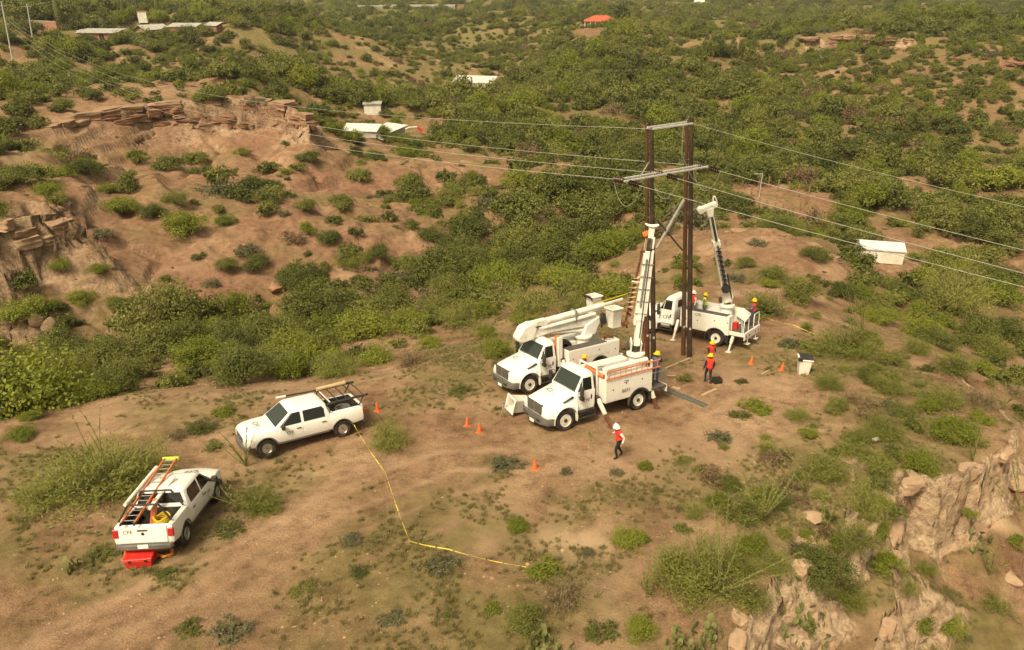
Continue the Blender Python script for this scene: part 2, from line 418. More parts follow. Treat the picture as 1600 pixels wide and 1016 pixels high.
# stepped banks on the left and centre slopes
_bm = sstep(52, 60, RR)[:, None] * sstep(190, 150, RR)[:, None] * sstep(30, 5, GX) * (1 - STEEP) * np.clip(.75 + 1.6 * fbm(GX, GY, 30, 2, .5, 45), 0, 1)
_z2 = (GZ + fbm(GX, GY, 16, 3, .5, 46) * 2.6) / 1.5; _f2 = _z2 - np.floor(_z2)
GZ = GZ + _bm * 1.5 * (sstep(.34, .66, _f2) - _f2) * .85
# rough ground
_far = np.clip(RR / 90.0, 0.25, 3.0)[:, None]
_rough = fbm(GX, GY, 14, 4, 0.5, 3) * 1.1 * np.clip(_far, 0, 1.6) * (1 - 0.93 * _flat) * sstep(20, 60, RR)[:, None]
_rough += fbm(GX, GY, 2.4, 4, 0.55, 4) * (0.16 + 0.3 * sstep(40, 90, RR)[:, None]) * (1 - 0.72 * _flat)
_rough += STEEP * fbm(GX, GY, 1.1, 3, 0.6, 6) * 0.16
_far2 = fbm(GX, GY, 160, 4, 0.5, 8) * 9 * sstep(420, 800, RR)[:, None]
_mid = fbm(GX, GY, 75, 3, .5, 81) * 13 * sstep(125, 190, RR)[:, None] * sstep(700, 500, RR)[:, None] * sstep(.36, .26, TH)[None, :] + fbm(GX, GY, 70, 3, .5, 82) * 6 * (sstep(110, 150, RR) * sstep(240, 200, RR))[:, None] * sstep(.26, .36, TH)[None, :]
GZ = GZ + _rough + _far2 + _mid
# gullies washed into the red slopes
_g = np.abs(fbm(GX, GY, 11, 3, 0.5, 9)); GZ -= sstep(0.10, 0.0, _g) * 0.7 * sstep(50, 60, GY) * sstep(160, 120, GY)
GZ -= 0.26 * sstep(4.5, 1.0, np.hypot(GX + 11.3, GY - 24.2))
SLOPE = slope(GZ)
def ground(x, y):
    """height of the ground under a world point (scalars or arrays)"""
    x = np.asarray(x, float); y = np.asarray(y, float)
    r = np.clip(np.hypot(x, y), RR[0], RR[-1] * 0.999); t = np.clip(np.arctan2(x, y), TH[0], TH[-1] * 0.9999)
    i = np.clip(np.searchsorted(RR, r) - 1, 0, NR - 2); j = np.clip(np.searchsorted(TH, t) - 1, 0, NT - 2)
    a = (r - RR[i]) / (RR[i + 1] - RR[i]); b = (t - TH[j]) / (TH[j + 1] - TH[j])
    return (GZ[i, j] * (1 - a) + GZ[i + 1, j] * a) * (1 - b) + (GZ[i, j + 1] * (1 - a) + GZ[i + 1, j + 1] * a) * b
def grid_at(G, x, y):
    r = np.hypot(x, y); t = np.arctan2(x, y)
    return G[np.clip(np.searchsorted(RR, r) - 1, 0, NR - 1), np.clip(np.searchsorted(TH, t) - 1, 0, NT - 1)]
def on_ground(px, py):
    """where the line of sight through a photo point meets the ground"""
    d = ray(px, py); t = np.concatenate([np.arange(8, 140, 0.06), np.arange(140, 1400, 0.6)])
    x, y, z = d[0] * t, d[1] * t, CAMZ + d[2] * t
    h = ground(x, y); k = np.nonzero(z <= h)[0]
    i = k[0] if len(k) else len(t) - 1
    return Vector((x[i], y[i], float(h[i])))
# ------------------------------------------------------------------ ground material and mesh
m = principled('soil', (0.3, 0.18, 0.1), 0.95, 0, 0.1)
t_, N, L, B = nodes(m)
tc = N.new('ShaderNodeTexCoord'); P0 = tc.outputs['Object']
at_g = N.new('ShaderNodeAttribute'); at_g.attribute_name = 'green'
at_r = N.new('ShaderNodeAttribute'); at_r.attribute_name = 'rock'
at_p = N.new('ShaderNodeAttribute'); at_p.attribute_name = 'pale'
n1 = noise_tex(N, L, 0.11, 6, 0.6, P0); n2 = noise_tex(N, L, 1.6, 8, 0.7, P0); n3 = noise_tex(N, L, 14, 6, 0.7, P0); n4 = noise_tex(N, L, 0.5, 7, 0.65, P0)
r1 = ramp(N, [(0.36, (0.150, 0.084, 0.050)), (0.5, (0.255, 0.158, 0.094)), (0.64, (0.355, 0.240, 0.148))])
nm = N.new('ShaderNodeMath'); nm.operation = 'MULTIPLY_ADD'; nm.inputs[1].default_value = .55; L.new(n1.outputs['Fac'], nm.inputs[0]); nn = N.new('ShaderNodeMath'); nn.operation = 'MULTIPLY'; nn.inputs[1].default_value = .45; L.new(n4.outputs['Fac'], nn.inputs[0]); L.new(nn.outputs[0], nm.inputs[2]); L.new(nm.outputs[0], r1.inputs['Fac'])
r2 = ramp(N, [(0.3, (0.52, 0.48, 0.45)), (0.5, (1, 1, 1)), (0.72, (1.32, 1.3, 1.26))])
L.new(n2.outputs['Fac'], r2.inputs['Fac'])
c = mixc(N, L, 1.0, r1.outputs[0], r2.outputs[0], 'MULTIPLY')
r3 = ramp(N, [(0.34, (0.55, 0.5, 0.46)), (0.5, (1, 1, 1)), (0.68, (1.35, 1.32, 1.28))]); L.new(n3.outputs['Fac'], r3.inputs['Fac'])
c = mixc(N, L, 0.8, c, r3.outputs[0], 'MULTIPLY')
# pale sand and caliche patches
c = mixc(N, L, at_p.outputs['Fac'], c, (0.44, 0.30, 0.19))
# gravel flecks
vor = N.new('ShaderNodeTexVoronoi'); vor.inputs['Scale'].default_value = 7.0; L.new(P0, vor.inputs['Vector'])
rv = ramp(N, [(0.0, (1, 1, 1)), (0.22, (0, 0, 0))]); L.new(vor.outputs['Distance'], rv.inputs['Fac'])
sel = ramp(N, [(0.42, (0, 0, 0)), (0.56, (1, 1, 1))]); L.new(n4.outputs['Fac'], sel.inputs['Fac'])
fl = mixc(N, L, 1.0, rv.outputs[0], sel.outputs[0], 'MULTIPLY')
c = mixc(N, L, fl, c, (0.42, 0.30, 0.22))
# rock on the steep faces: banded
sx = N.new('ShaderNodeSeparateXYZ'); L.new(P0, sx.inputs[0])
wv = N.new('ShaderNodeMath'); wv.operation = 'MULTIPLY_ADD'; wv.inputs[1].default_value = 1.0; L.new(sx.outputs['Z'], wv.inputs[0])
nb = N.new('ShaderNodeMath'); nb.operation = 'MULTIPLY'; nb.inputs[1].default_value = 1.6; L.new(n4.outputs['Fac'], nb.inputs[0]); L.new(nb.outputs[0], wv.inputs[2])
cx = N.new('ShaderNodeCombineXYZ'); L.new(wv.outputs[0], cx.inputs['Z'])
nbz = noise_tex(N, L, 1.5, 5, 0.7, cx.outputs[0])
rr_ = ramp(N, [(0.28, (0.34, 0.205, 0.125)), (0.42, (0.50, 0.345, 0.225)), (0.55, (0.60, 0.44, 0.295)), (0.72, (0.66, 0.52, 0.365))])
L.new(nbz.outputs['Fac'], rr_.inputs['Fac'])
nr = noise_tex(N, L, 3.2, 12, 0.72, P0); rcr = ramp(N, [(0.34, (0.60, 0.55, 0.50)), (0.48, (1, 1, 1)), (0.7, (1.25, 1.23, 1.2))]); L.new(nr.outputs['Fac'], rcr.inputs['Fac'])
rk = mixc(N, L, 0.8, rr_.outputs[0], r2.outputs[0], 'MULTIPLY'); rk = mixc(N, L, 0.9, rk, rcr.outputs[0], 'MULTIPLY')
c = mixc(N, L, at_r.outputs['Fac'], c, rk)
# thin grass and herbs
rg = ramp(N, [(0.3, (0.100, 0.090, 0.032)), (0.55, (0.165, 0.138, 0.052)), (0.75, (0.245, 0.198, 0.092))]); L.new(n2.outputs['Fac'], rg.inputs['Fac'])
gm = N.new('ShaderNodeMath'); gm.operation = 'MULTIPLY_ADD'; gm.inputs[1].default_value = 1.5; L.new(n3.outputs['Fac'], gm.inputs[0]); gm.inputs[2].default_value = -0.78
ga = N.new('ShaderNodeMath'); ga.operation = 'ADD'; ga.use_clamp = True; L.new(gm.outputs[0], ga.inputs[0]); L.new(at_g.outputs['Fac'], ga.inputs[1])
gf = N.new('ShaderNodeMath'); gf.operation = 'MULTIPLY'; gf.use_clamp = True; L.new(ga.outputs[0], gf.inputs[0])
gs = N.new('ShaderNodeMath'); gs.operation = 'MULTIPLY'; gs.inputs[1].default_value = 2.2; gs.use_clamp = True; L.new(at_g.outputs['Fac'], gs.inputs[0]); L.new(gs.outputs[0], gf.inputs[1])
c = mixc(N, L, gf.outputs[0], c, rg.outputs[0])
at_d = N.new('ShaderNodeAttribute'); at_d.attribute_name = 'redrock'
c = mixc(N, L, at_d.outputs['Fac'], c, mixc(N, L, 1.0, (0.205, 0.110, 0.070), r2.outputs[0], 'MULTIPLY'))
L.new(c, B.inputs['Base Color'])
bp = N.new('ShaderNodeBump'); bp.inputs['Strength'].default_value = 0.8; bp.inputs['Distance'].default_value = 0.07
hs = N.new('ShaderNodeMath'); hs.operation = 'ADD'; L.new(n2.outputs['Fac'], hs.inputs[0]); L.new(n3.outputs['Fac'], hs.inputs[1])
h2 = N.new('ShaderNodeMath'); h2.operation = 'MULTIPLY_ADD'; h2.inputs[1].default_value = 0.6; L.new(fl, h2.inputs[0]); L.new(hs.outputs[0], h2.inputs[2])
rh = N.new('ShaderNodeMath'); rh.operation = 'MULTIPLY'; L.new(nr.outputs['Fac'], rh.inputs[0]); L.new(at_r.outputs['Fac'], rh.inputs[1])
h3 = N.new('ShaderNodeMath'); h3.operation = 'MULTIPLY_ADD'; h3.inputs[1].default_value = 9.0; L.new(rh.outputs[0], h3.inputs[0]); L.new(h2.outputs[0], h3.inputs[2])
L.new(h3.outputs[0], bp.inputs['Height']); L.new(bp.outputs[0], B.inputs['Normal'])

# cover maps
GREEN = np.clip(0.42 + fbm(GX, GY, 7, 4, 0.55, 11) * 1.1 + fbm(GX, GY, 1.6, 3, 0.5, 12) * 0.5, 0, 1)
PPX, PPY, PDEP = to_px(np.stack([GX, GY, GZ], -1))
GREEN *= np.where(RR < 50, 0.85, 1.0)[:, None]
def pxblob(cx, cy, rx, ry):
    return sstep(1.0, 0.35, np.hypot((PPX - cx) / rx, (PPY - cy) / ry))
_b1 = fbm(GX, GY, 3, 3, .5, 14); _b2 = fbm(GX, GY, 3, 3, .5, 15)
def wblob(cx, cy, rx, ry, py=None):
    c0 = on_ground(cx, cy); a = on_ground(cx + rx, cy); b = on_ground(cx, cy - ry * 0.9); e = on_ground(cx, cy + ry * 0.9)
    wx = abs(a.x - c0.x) + 1e-3; wy = max(abs(b.y - e.y) / 2, 0.5)
    return sstep(1.0, 0.3, np.hypot((GX - c0.x + _b1 * wx * .6) / wx, (GY - c0.y + _b2 * wy * .6) / wy))
BARE = np.zeros_like(GX)
for q in [(700, 690, 180, 80), (480, 800, 150, 90), (250, 960, 260, 60), (560, 720, 60, 90), (850, 760, 200, 70), (1080, 640, 170, 60), (1190, 600, 120, 50), (760, 880, 60, 60), (900, 830, 110, 60),
          (430, 430, 150, 40), (330, 470, 90, 40), (560, 380, 110, 40), (430, 350, 120, 30), (640, 290, 130, 30), (350, 225, 140, 30), (500, 300, 130, 40), (1160, 400, 130, 40), (1500, 900, 130, 120), (150, 270, 120, 40), (210, 150, 110, 40)]:
    BARE = np.maximum(BARE, wblob(*q))
GREEN = np.clip(GREEN - 0.34 * BARE, 0, 1)
LUSH = np.zeros_like(GX)
for q in [(120, 880, 220, 110), (60, 740, 160, 60), (1180, 640, 50, 20), (1250, 370, 60, 14), (1430, 400, 90, 30), (640, 25, 170, 14), (1330, 900, 90, 80), (1200, 780, 120, 60), (1500, 560, 120, 60), (1380, 640, 100, 60)]:
    LUSH = np.maximum(LUSH, wblob(*q))
GREEN = np.clip(GREEN + 0.3 * LUSH, 0, 1)
PALE = np.clip(fbm(GX, GY, 5, 4, 0.55, 21) * 2.6 - 0.55, 0, 0.7) * np.where(RR < 50, 0.5, 1.0)[:, None]
for q in [(270, 160, 150, 10), (420, 162, 70, 10), (140, 180, 60, 14), (470, 185, 30, 14), (60, 330, 80, 16), (120, 205, 60, 20), (30, 260, 70, 20), (900, 850, 90, 60), (1270, 800, 60, 60), (1220, 860, 60, 40), (1540, 820, 60, 60), (1420, 400, 70, 20), (1560, 320, 60, 10), (1590, 760, 40, 60)]:
    PALE = np.maximum(PALE, wblob(*q) * np.clip(0.55 + fbm(GX, GY, 1.2, 4, 0.6, 22) * 2.4, 0, 1))
# twin wheel tracks wander over the ridge
ROCK = np.clip(np.maximum(STEEP * 0.95, sstep(0.9, 1.5, blur(SLOPE, 2, 1.0))) + fbm(GX, GY, 1.5, 3, 0.5, 23) * 0.4 * STEEP, 0, 1)
GREEN *= 1 - 0.8 * ROCK
GREEN *= (1 - .15 * sstep(46, 56, RR) * sstep(150, 110, RR))[:, None]
GREEN = np.clip(GREEN + .34 * (sstep(110, 180, RR)[:, None]) * (1 - BARE) * (1 - ROCK), 0, 1)
# faint twin wheel tracks across the ridge
TRK = np.zeros_like(GX)
for pl in ([(880, 720), (700, 720), (520, 790), (330, 900), (100, 1000)], [(560, 700), (480, 760), (380, 840), (200, 960), (60, 1040)], [(1150, 600), (1050, 660), (900, 740), (700, 800), (500, 880), (300, 1010)]):
    W_ = [on_ground(*q) for q in pl]
    dm = np.full(GX.shape, 99.0)
    for a_, b_ in zip(W_[:-1], W_[1:]):
        ex, ey = b_.x - a_.x, b_.y - a_.y; l2 = ex * ex + ey * ey; tt = np.clip(((GX - a_.x) * ex + (GY - a_.y) * ey) / l2, 0, 1)
        dm = np.minimum(dm, np.hypot(GX - a_.x - tt * ex, GY - a_.y - tt * ey))
    TRK = np.maximum(TRK, np.exp(-((dm + _b1 * .25 - .85) / .2) ** 2) * np.clip(.7 + 1.2 * _b2, 0, 1))
GREEN = np.clip(GREEN - .5 * TRK, 0, 1); PALE = np.maximum(PALE, .38 * TRK)
FARG = sstep(300, 520, RR)[:, None]; GREEN = np.clip(GREEN + 0.35 * FARG, 0, 1); PALE *= 1 - 0.7 * FARG
me = bpy.data.meshes.new('ground')
idx = np.arange(NR * NT).reshape(NR, NT)
q = np.stack([idx[:-1, :-1], idx[:-1, 1:], idx[1:, 1:], idx[1:, :-1]], -1).reshape(-1, 4)
# ruggedness sideways on the steep faces, so that cliffs are not smooth curtains
_k = STEEP * np.clip(RR / 40, 0.5, 2.5)[:, None]
VX = GX + _k * fbm(GZ * 2.6, (GX + GY) * 0.22, 1.0, 4, 0.6, 31) * 0.4; VY = GY + _k * fbm(GZ * 2.6 + 40, (GX - GY) * 0.22, 1.0, 4, 0.6, 32) * 0.4
_kn = STEEP * sstep(70, 30, RR)[:, None] * .2; VX = VX + _kn * fbm(GX * 1.3, GY * 1.3 + GZ * 1.7, .8, 4, .65, 33); VY = VY + _kn * fbm(GX * 1.3 + 50, GY * 1.3 - GZ * 1.7, .8, 4, .65, 34)
VZ = GZ + _kn * fbm(GX, GY, .5, 3, .6, 35)
co = np.stack([VX, VY, VZ], -1).reshape(-1, 3)
me.vertices.add(len(co)); me.vertices.foreach_set('co', co.ravel())
me.loops.add(q.size); me.loops.foreach_set('vertex_index', q[:, ::-1].ravel())
me.polygons.add(len(q)); me.polygons.foreach_set('loop_start', np.arange(0, q.size, 4)); me.polygons.foreach_set('loop_total', np.full(len(q), 4))
me.polygons.foreach_set('use_smooth', np.ones(len(q), bool))
me.update(calc_edges=True); me.validate()
REDR = np.zeros_like(GX)
for q in [(1340, 75, 120, 30), (1550, 100, 90, 30), (1400, 120, 200, 40), (560, 290, 190, 50), (360, 218, 130, 18), (420, 210, 80, 14), (900, 60, 90, 30), (1120, 100, 70, 20), (980, 225, 60, 25), (640, 280, 150, 30), (380, 470, 160, 40), (200, 400, 130, 60), (450, 330, 160, 40), (620, 420, 60, 30), (1330, 690, 60, 30)]:
    REDR = np.maximum(REDR, wblob(*q))
REDR = np.maximum(REDR, .5 * (sstep(46, 56, RR) * sstep(360, 200, RR))[:, None]); REDR = np.clip(REDR * (.85 + 1.0 * fbm(GX, GY, 9, 3, .5, 71)), 0, .9) * (1 - .4 * GREEN)
for q in range(560, 811, 25):
    b_ = wblob(q, 19, 22, 7); GREEN = np.maximum(GREEN, b_); PALE = np.maximum(PALE, b_ * .35)
for q in [(812, 18, 8, 6), (808, 12, 9, 5), (1045, 215, 16, 10), (1100, 6, 60, 4), (1420, 400, 50, 10), (690, 40, 40, 3)]: PALE = np.maximum(PALE, wblob(*q)); GREEN = GREEN * (1 - wblob(*q))
for nm, G in (('green', GREEN), ('rock', ROCK), ('pale', PALE), ('redrock', REDR)):
    a = me.attributes.new(nm, 'FLOAT', 'POINT'); a.data.foreach_set('value', G.ravel().astype(np.float32))
me.materials.append(MATS['soil'])
tag(obj('ground', me), 'red brown dry hills and gullies with rock ledges and thin grass', kind='structure')
# ------------------------------------------------------------------ vehicle materials
def paint(name, col, dust=(0.36, 0.26, 0.17), rough=0.32, top=0.9):
    m = principled(name, col, rough, 0, 0.5, 0.25)
    t, N, L, b = nodes(m)
    tc = N.new('ShaderNodeTexCoord'); sx = N.new('ShaderNodeSeparateXYZ'); L.new(tc.outputs['Object'], sx.inputs[0])
    n = noise_tex(N, L, 2.2, 6, 0.65, tc.outputs['Object']); n2 = noise_tex(N, L, 11, 4, 0.6, tc.outputs['Object'])
    mr = N.new('ShaderNodeMapRange'); mr.inputs['From Min'].default_value = 0.35; mr.inputs['From Max'].default_value = top
    mr.inputs['To Min'].default_value = 0.95; mr.inputs['To Max'].default_value = 0.0; L.new(sx.outputs['Z'], mr.inputs['Value'])
    ml = N.new('ShaderNodeMath'); ml.operation = 'MULTIPLY'; L.new(mr.outputs[0], ml.inputs[0]); L.new(n.outputs['Fac'], ml.inputs[1])
    r = ramp(N, [(0.52, (0, 0, 0)), (0.8, (0.28,) * 3)]); L.new(n2.outputs['Fac'], r.inputs['Fac'])
    ad = N.new('ShaderNodeMath'); ad.operation = 'ADD'; ad.use_clamp = True; L.new(ml.outputs[0], ad.inputs[0]); L.new(r.outputs[0], ad.inputs[1])
    L.new(mixc(N, L, ad.outputs[0], col, dust), b.inputs['Base Color'])
    rr = N.new('ShaderNodeMath'); rr.operation = 'MULTIPLY_ADD'; rr.inputs[1].default_value = 0.6; rr.inputs[2].default_value = rough; L.new(ad.outputs[0], rr.inputs[0]); L.new(rr.outputs[0], b.inputs['Roughness'])
    return m
paint('white_paint', (0.80, 0.78, 0.74))
paint('body_white', (0.74, 0.71, 0.65), rough=0.42, top=1.3)
worn('fibre_white', (0.76, 0.73, 0.66), (0.40, 0.31, 0.22), 0.45, 2.6, 0.5)
worn('tyre', (0.018, 0.017, 0.016), (0.16, 0.11, 0.075), 0.85, 3.5, 0.55)
worn('rim_white', (0.68, 0.65, 0.58), (0.30, 0.2, 0.13), 0.5, 6, 0.6)
worn('rim_alloy', (0.55, 0.53, 0.5), (0.2, 0.14, 0.1), 0.35, 6, 0.5, metal=0.8)
worn('black_plastic', (0.022, 0.022, 0.022), (0.13, 0.095, 0.065), 0.6, 3, 0.5)
worn('grey_bumper', (0.105, 0.1, 0.095), (0.2, 0.15, 0.11), 0.5, 3, 0.5)
worn('chrome', (0.62, 0.60, 0.57), (0.3, 0.24, 0.18), 0.22, 4, 0.5, metal=0.9)
worn('steel_dark', (0.045, 0.042, 0.04), (0.16, 0.11, 0.08), 0.55, 5, 0.6, metal=0.3)
worn('steel_grey', (0.34, 0.33, 0.31), (0.2, 0.14, 0.1), 0.45, 5, 0.5, metal=0.6)
principled('glass_dark', (0.012, 0.014, 0.013), 0.06, 0, 0.6)
principled('glass_screen', (0.03, 0.038, 0.032), 0.04, 0, 0.55, 0.0)
principled('lamp_clear', (0.72, 0.68, 0.6), 0.15, 0, 0.6)
principled('lamp_red', (0.42, 0.02, 0.02), 0.25, 0, 0.5)
principled('lamp_amber', (0.7, 0.25, 0.03), 0.3, 0, 0.5)
principled('letter_green', (0.035, 0.12, 0.07), 0.5)
principled('letter_grey', (0.16, 0.145, 0.12), 0.5)
principled('plate_white', (0.75, 0.73, 0.66), 0.5)
worn('orange_fibre', (0.62, 0.155, 0.055), (0.5, 0.27, 0.16), 0.5, 5, 0.6)
worn('orange_vinyl', (0.72, 0.17, 0.05), (0.4, 0.15, 0.07), 0.55, 4, 0.6)
worn('red_plastic', (0.62, 0.022, 0.018), (0.45, 0.10, 0.06), 0.4, 4, 0.4)
worn('rust_steel', (0.10, 0.035, 0.02), (0.25, 0.10, 0.05), 0.75, 7, 0.8)
worn('mat_grey', (0.075, 0.07, 0.065), (0.17, 0.13, 0.1), 0.9, 6, 0.6)
worn('tan_canvas', (0.48, 0.36, 0.2), (0.3, 0.2, 0.11), 0.9, 6, 0.6)
principled('yellow_rope', (0.62, 0.42, 0.03), 0.8)
principled('seam_dark', (0.03, 0.028, 0.025), 0.7)
principled('lime_plastic', (0.55, 0.75, 0.08), 0.5)

def pane(name, poly, fn, mat, parent, th=0.006, edge=True):
    """thin solid plate: poly is 2D, fn(u,v,out) gives the 3D point 'out' metres proud of the surface"""
    n = len(poly)
    m = MB(); m.add([fn(u, v, 0.002) for u, v in poly] + [fn(u, v, th) for u, v in poly],
                    [tuple(range(n)), tuple(range(n, 2 * n))] + [(i, (i + 1) % n, (i + 1) % n + n, i + n) for i in range(n)])
    return m.build(name, mat, parent, smooth=False)
_wm = {}
def wheel(parent, x, y, R, Wd, kind):
    """tyre with rim and hub as sub-parts; y sign tells the outer side"""
    s = 1 if y > 0 else -1
    key = (R, Wd, kind)
    if key not in _wm:
        h = Wd / 2; ri = R * (0.60 if kind == 'truck' else 0.56)
        tm = MB().lathe([(ri, -h * .8), (R * .86, -h), (R * .96, -h * .86), (R, -h * .6), (R, -h * .2), (R * .985, -h * .16), (R * .985, h * .16), (R, h * .2), (R, h * .6), (R * .96, h * .86), (R * .86, h), (ri, h * .8), (ri, -h * .8)], (0, 0, 0), 'y', 28).mesh('wheel', 'tyre', smooth=True, angle=40)
        rm = MB()
        if kind == 'truck':
            rm.lathe([(ri, h * .75), (ri * .97, h * .95), (ri * .9, h * .8), (ri * .86, h * .25), (ri * .55, h * .18), (ri * .45, h * .45), (ri * .2, h * .5), (0, h * .5)], (0, 0, 0), 'y', 28)
            rm = rm.mesh('rim', 'rim_white', angle=40)
            hb = MB().lathe([(ri * .33, h * .44), (ri * .3, h * .9), (ri * .2, h * 1.0), (0, h * 1.0)], (0, 0, 0), 'y', 14)
            for k in range(10):
                a = 2 * math.pi * k / 10; hb.lathe([(ri * .055, h * .3), (ri * .055, h * .62), (0, h * .62)], (math.cos(a) * ri * .5, 0, math.sin(a) * ri * .5), 'y', 6)
                a += .31; hb.lathe([(ri * .085, h * .2), (ri * .085, h * .225), (0, h * .225)], (math.cos(a) * ri * .70, 0, math.sin(a) * ri * .70), 'y', 8)
        else:
            rm.lathe([(ri, h * .75), (ri * .97, h * .9), (ri * .88, h * .7), (ri * .84, h * .35), (ri * .3, h * .55), (0, h * .55)], (0, 0, 0), 'y', 28)
            rm = rm.mesh('rim', 'rim_alloy', angle=40)
            hb = MB().lathe([(ri * .2, h * .5), (ri * .17, h * .75), (0, h * .75)], (0, 0, 0), 'y', 12)
            for k in range(8):
                a = 2 * math.pi * k / 8; hb.box((math.cos(a) * ri * .62, h * .50, math.sin(a) * ri * .62), (ri * .2, .03, ri * .2), (0, -a, 0))
        _wm[key] = (tm, rm, hb.mesh('hub', 'steel_dark'))
    tm, rm, hm = _wm[key]
    o = obj('wheel', tm, parent, (x, y, R), (0, 0, 0 if s > 0 else math.pi))
    obj('rim', rm, o); obj('hub', hm, o)
    return o
def lathe_mesh(c, R, y0, y1, n=26):
    return MB().lathe([(R, y0), (R, y1)], c, 'y', n).mesh('cut')
def box_mesh(*a):
    return MB().bb(*a).mesh('cut')

# ------------------------------------------------------------------ crew-cab pickup
def side_ring(hw, zb, zt, crown, x):
    H = zt - zb
    h = [(-hw * .86, zb), (-hw * .97, zb + .11 * H), (-hw, zb + .33 * H), (-hw, zb + .6 * H), (-hw + .012, zb + .8 * H), (-hw + .05, zb + .94 * H), (-hw + .14, zt), (-hw * .5, zt + crown * .75 + .004)]
    pts = h + [(0, zt + crown + .006)] + [(-a, b) for a, b in reversed(h)]
    return [(x, a, b) for a, b in pts]
def rrect(x0, x1, hw, z, c=0.1, zc=0.0):
    return [(x0 + c, -hw, z), (x1 - c, -hw, z), (x1 - c * .3, -hw + c * .3, z), (x1, -hw + c, z + zc * .5), (x1, 0, z + zc), (x1, hw - c, z + zc * .5), (x1 - c * .3, hw - c * .3, z), (x1 - c, hw, z), (x0 + c, hw, z), (x0 + c * .3, hw - c * .3, z), (x0, hw - c, z), (x0, -hw + c, z), (x0 + c * .3, -hw + c * .3, z)]
def make_pickup(label, cat='pickup', group=None):
    root = empty('pickup_truck'); tag(root, label, cat, group)
    st = [(-2.98, .90, .64, 1.28, 0), (-2.92, .975, .56, 1.33, 0), (-2.6, .995, .52, 1.34, 0), (-1.36, 1.0, .48, 1.34, 0), (-1.32, 1.0, .48, 1.25, 0), (1.25, 1.0, .48, 1.215, 0), (1.5, .995, .48, 1.21, .03), (2.1, .985, .5, 1.19, .06), (2.45, .96, .52, 1.15, .07), (2.66, .91, .55, 1.08, .05), (2.76, .84, .6, .99, .02)]
    rings = [side_ring(hw, zb, zt, cr, x) for x, hw, zb, zt, cr in st]
    bm_ = MB().loft(rings).mesh('body', 'white_paint')
    cut = [box_mesh(-2.87, -1.43, -.805, .805, .87, 1.8)]
    for x in (1.825, -1.825):
        for y0, y1 in ((.66, 1.3), (-1.3, -.66)): cut.append(lathe_mesh((x, 0, .42), .50, y0, y1))
    body = obj('body', carve(bm_, cut), root)
    # cab
    cab = MB().loft([rrect(-1.34, 1.50, .975, 1.14, .10, 0), rrect(-1.313, 1.355, .955, 1.24, .10), rrect(-1.16, .58, .80, 1.78, .10), rrect(-1.10, .47, .75, 1.835, .12), rrect(-.97, .30, .60, 1.87, .15), rrect(-.6, .05, .25, 1.885, .1)]).build('cab', 'white_paint', root, angle=30)
    sy = lambda z: .975 - (z - 1.14) * .2 if z < 1.24 else .955 - (z - 1.24) * .287
    for s in (1, -1):
        f = lambda u, v, o, s=s: (u, s * (sy(v) + o), v + o * .3)
        pane('side_window', [(1.08, 1.255), (.13, 1.255), (.13, 1.745), (.50, 1.745)], f, 'glass_dark', root)
        pane('side_window', [(.0, 1.255), (-1.02, 1.255), (-1.02, 1.62), (-.92, 1.745), (.0, 1.745)], f, 'glass_dark', root)
        pane('window_trim', [(1.16, 1.255), (1.11, 1.255), (.53, 1.745), (.55, 1.76)], f, 'black_plastic', root)
        # doors: plates following the flank
        zs = [.56, .68, .80, .92, 1.02, 1.12, 1.20]
        for x0, x1 in ((.09, 1.20), (-1.12, .06)):
            def fy(z): return s * (1.0 - (.03 if z < .6 else .012 if z < .7 else 0) - (.010 if z > 1.03 else 0) - (.022 if z > 1.15 else 0) + .010)
            d = MB(); d.loft([[(x0, fy(z), z), (x1, fy(z), z), (x1, fy(z) - s * .03, z), (x0, fy(z) - s * .03, z)] for z in zs])
            dr = d.build('door', 'white_paint', root, angle=50)
            MB().bb(x0 + .08, x0 + .30, s * 1.006, s * 1.04, 1.03, 1.07).build('handle', 'black_plastic', dr, .01)
        MB().bb(-1.2, 1.3, s * .93, s * .985, .47, .52).build('sill', 'grey_bumper', root, .01)
        # arches
        for x in (1.825, -1.825):
            a = MB(); rg = []
            for k in range(13):
                t = math.pi * (.05 + .90 * k / 12); ca, sa = math.cos(t), math.sin(t)
                rg.append([(x + ca * .50, s * .975, .42 + sa * .50), (x + ca * .50, s * 1.012, .42 + sa * .50), (x + ca * .535, s * 1.006, .42 + sa * .535), (x + ca * .535, s * .975, .42 + sa * .535)])
            a.loft(rg).build('wheel_arch', 'grey_bumper', root)
        mr = MB().bb(.96, 1.12, s * 1.06, s * 1.28, 1.20, 1.42).build('mirror', 'black_plastic', root, .03)
        MB().bb(1.0, 1.08, s * .93, s * 1.08, 1.22, 1.29).build('mirror_arm', 'black_plastic', mr)
        MB().add([(2.70, s * .52, .86), (2.62, s * .89, .86), (2.60, s * .90, 1.03), (2.70, s * .55, 1.03), (2.775, s * .50, .86), (2.70, s * .90, .86), (2.67, s * .91, 1.03), (2.735, s * .54, 1.03)], [(0, 1, 2, 3), (4, 5, 6, 7), (0, 1, 5, 4), (1, 2, 6, 5), (2, 3, 7, 6), (3, 0, 4, 7)]).build('headlight', 'lamp_clear', root, .01)
        MB().bb(-3.01, -2.90, s * .80, s * .985, .90, 1.22).build('tail_light', 'lamp_red', root, .02)
        wheel(root, 1.825, s * .86, .42, .29, 'pickup'); wheel(root, -1.825, s * .86, .42, .29, 'pickup')
    fw = lambda u, v, o: (1.24 - (v - 1.32) * (1.24 - .58) / .46 + o, u, v + o * .8)
    pane('windshield', [(-.84, 1.265), (.84, 1.265), (.70, 1.755), (-.70, 1.755)], fw, 'glass_screen', root)
    rw = lambda u, v, o: (-1.29 + (v - 1.32) * .2826 - o, u, v + o * .4)
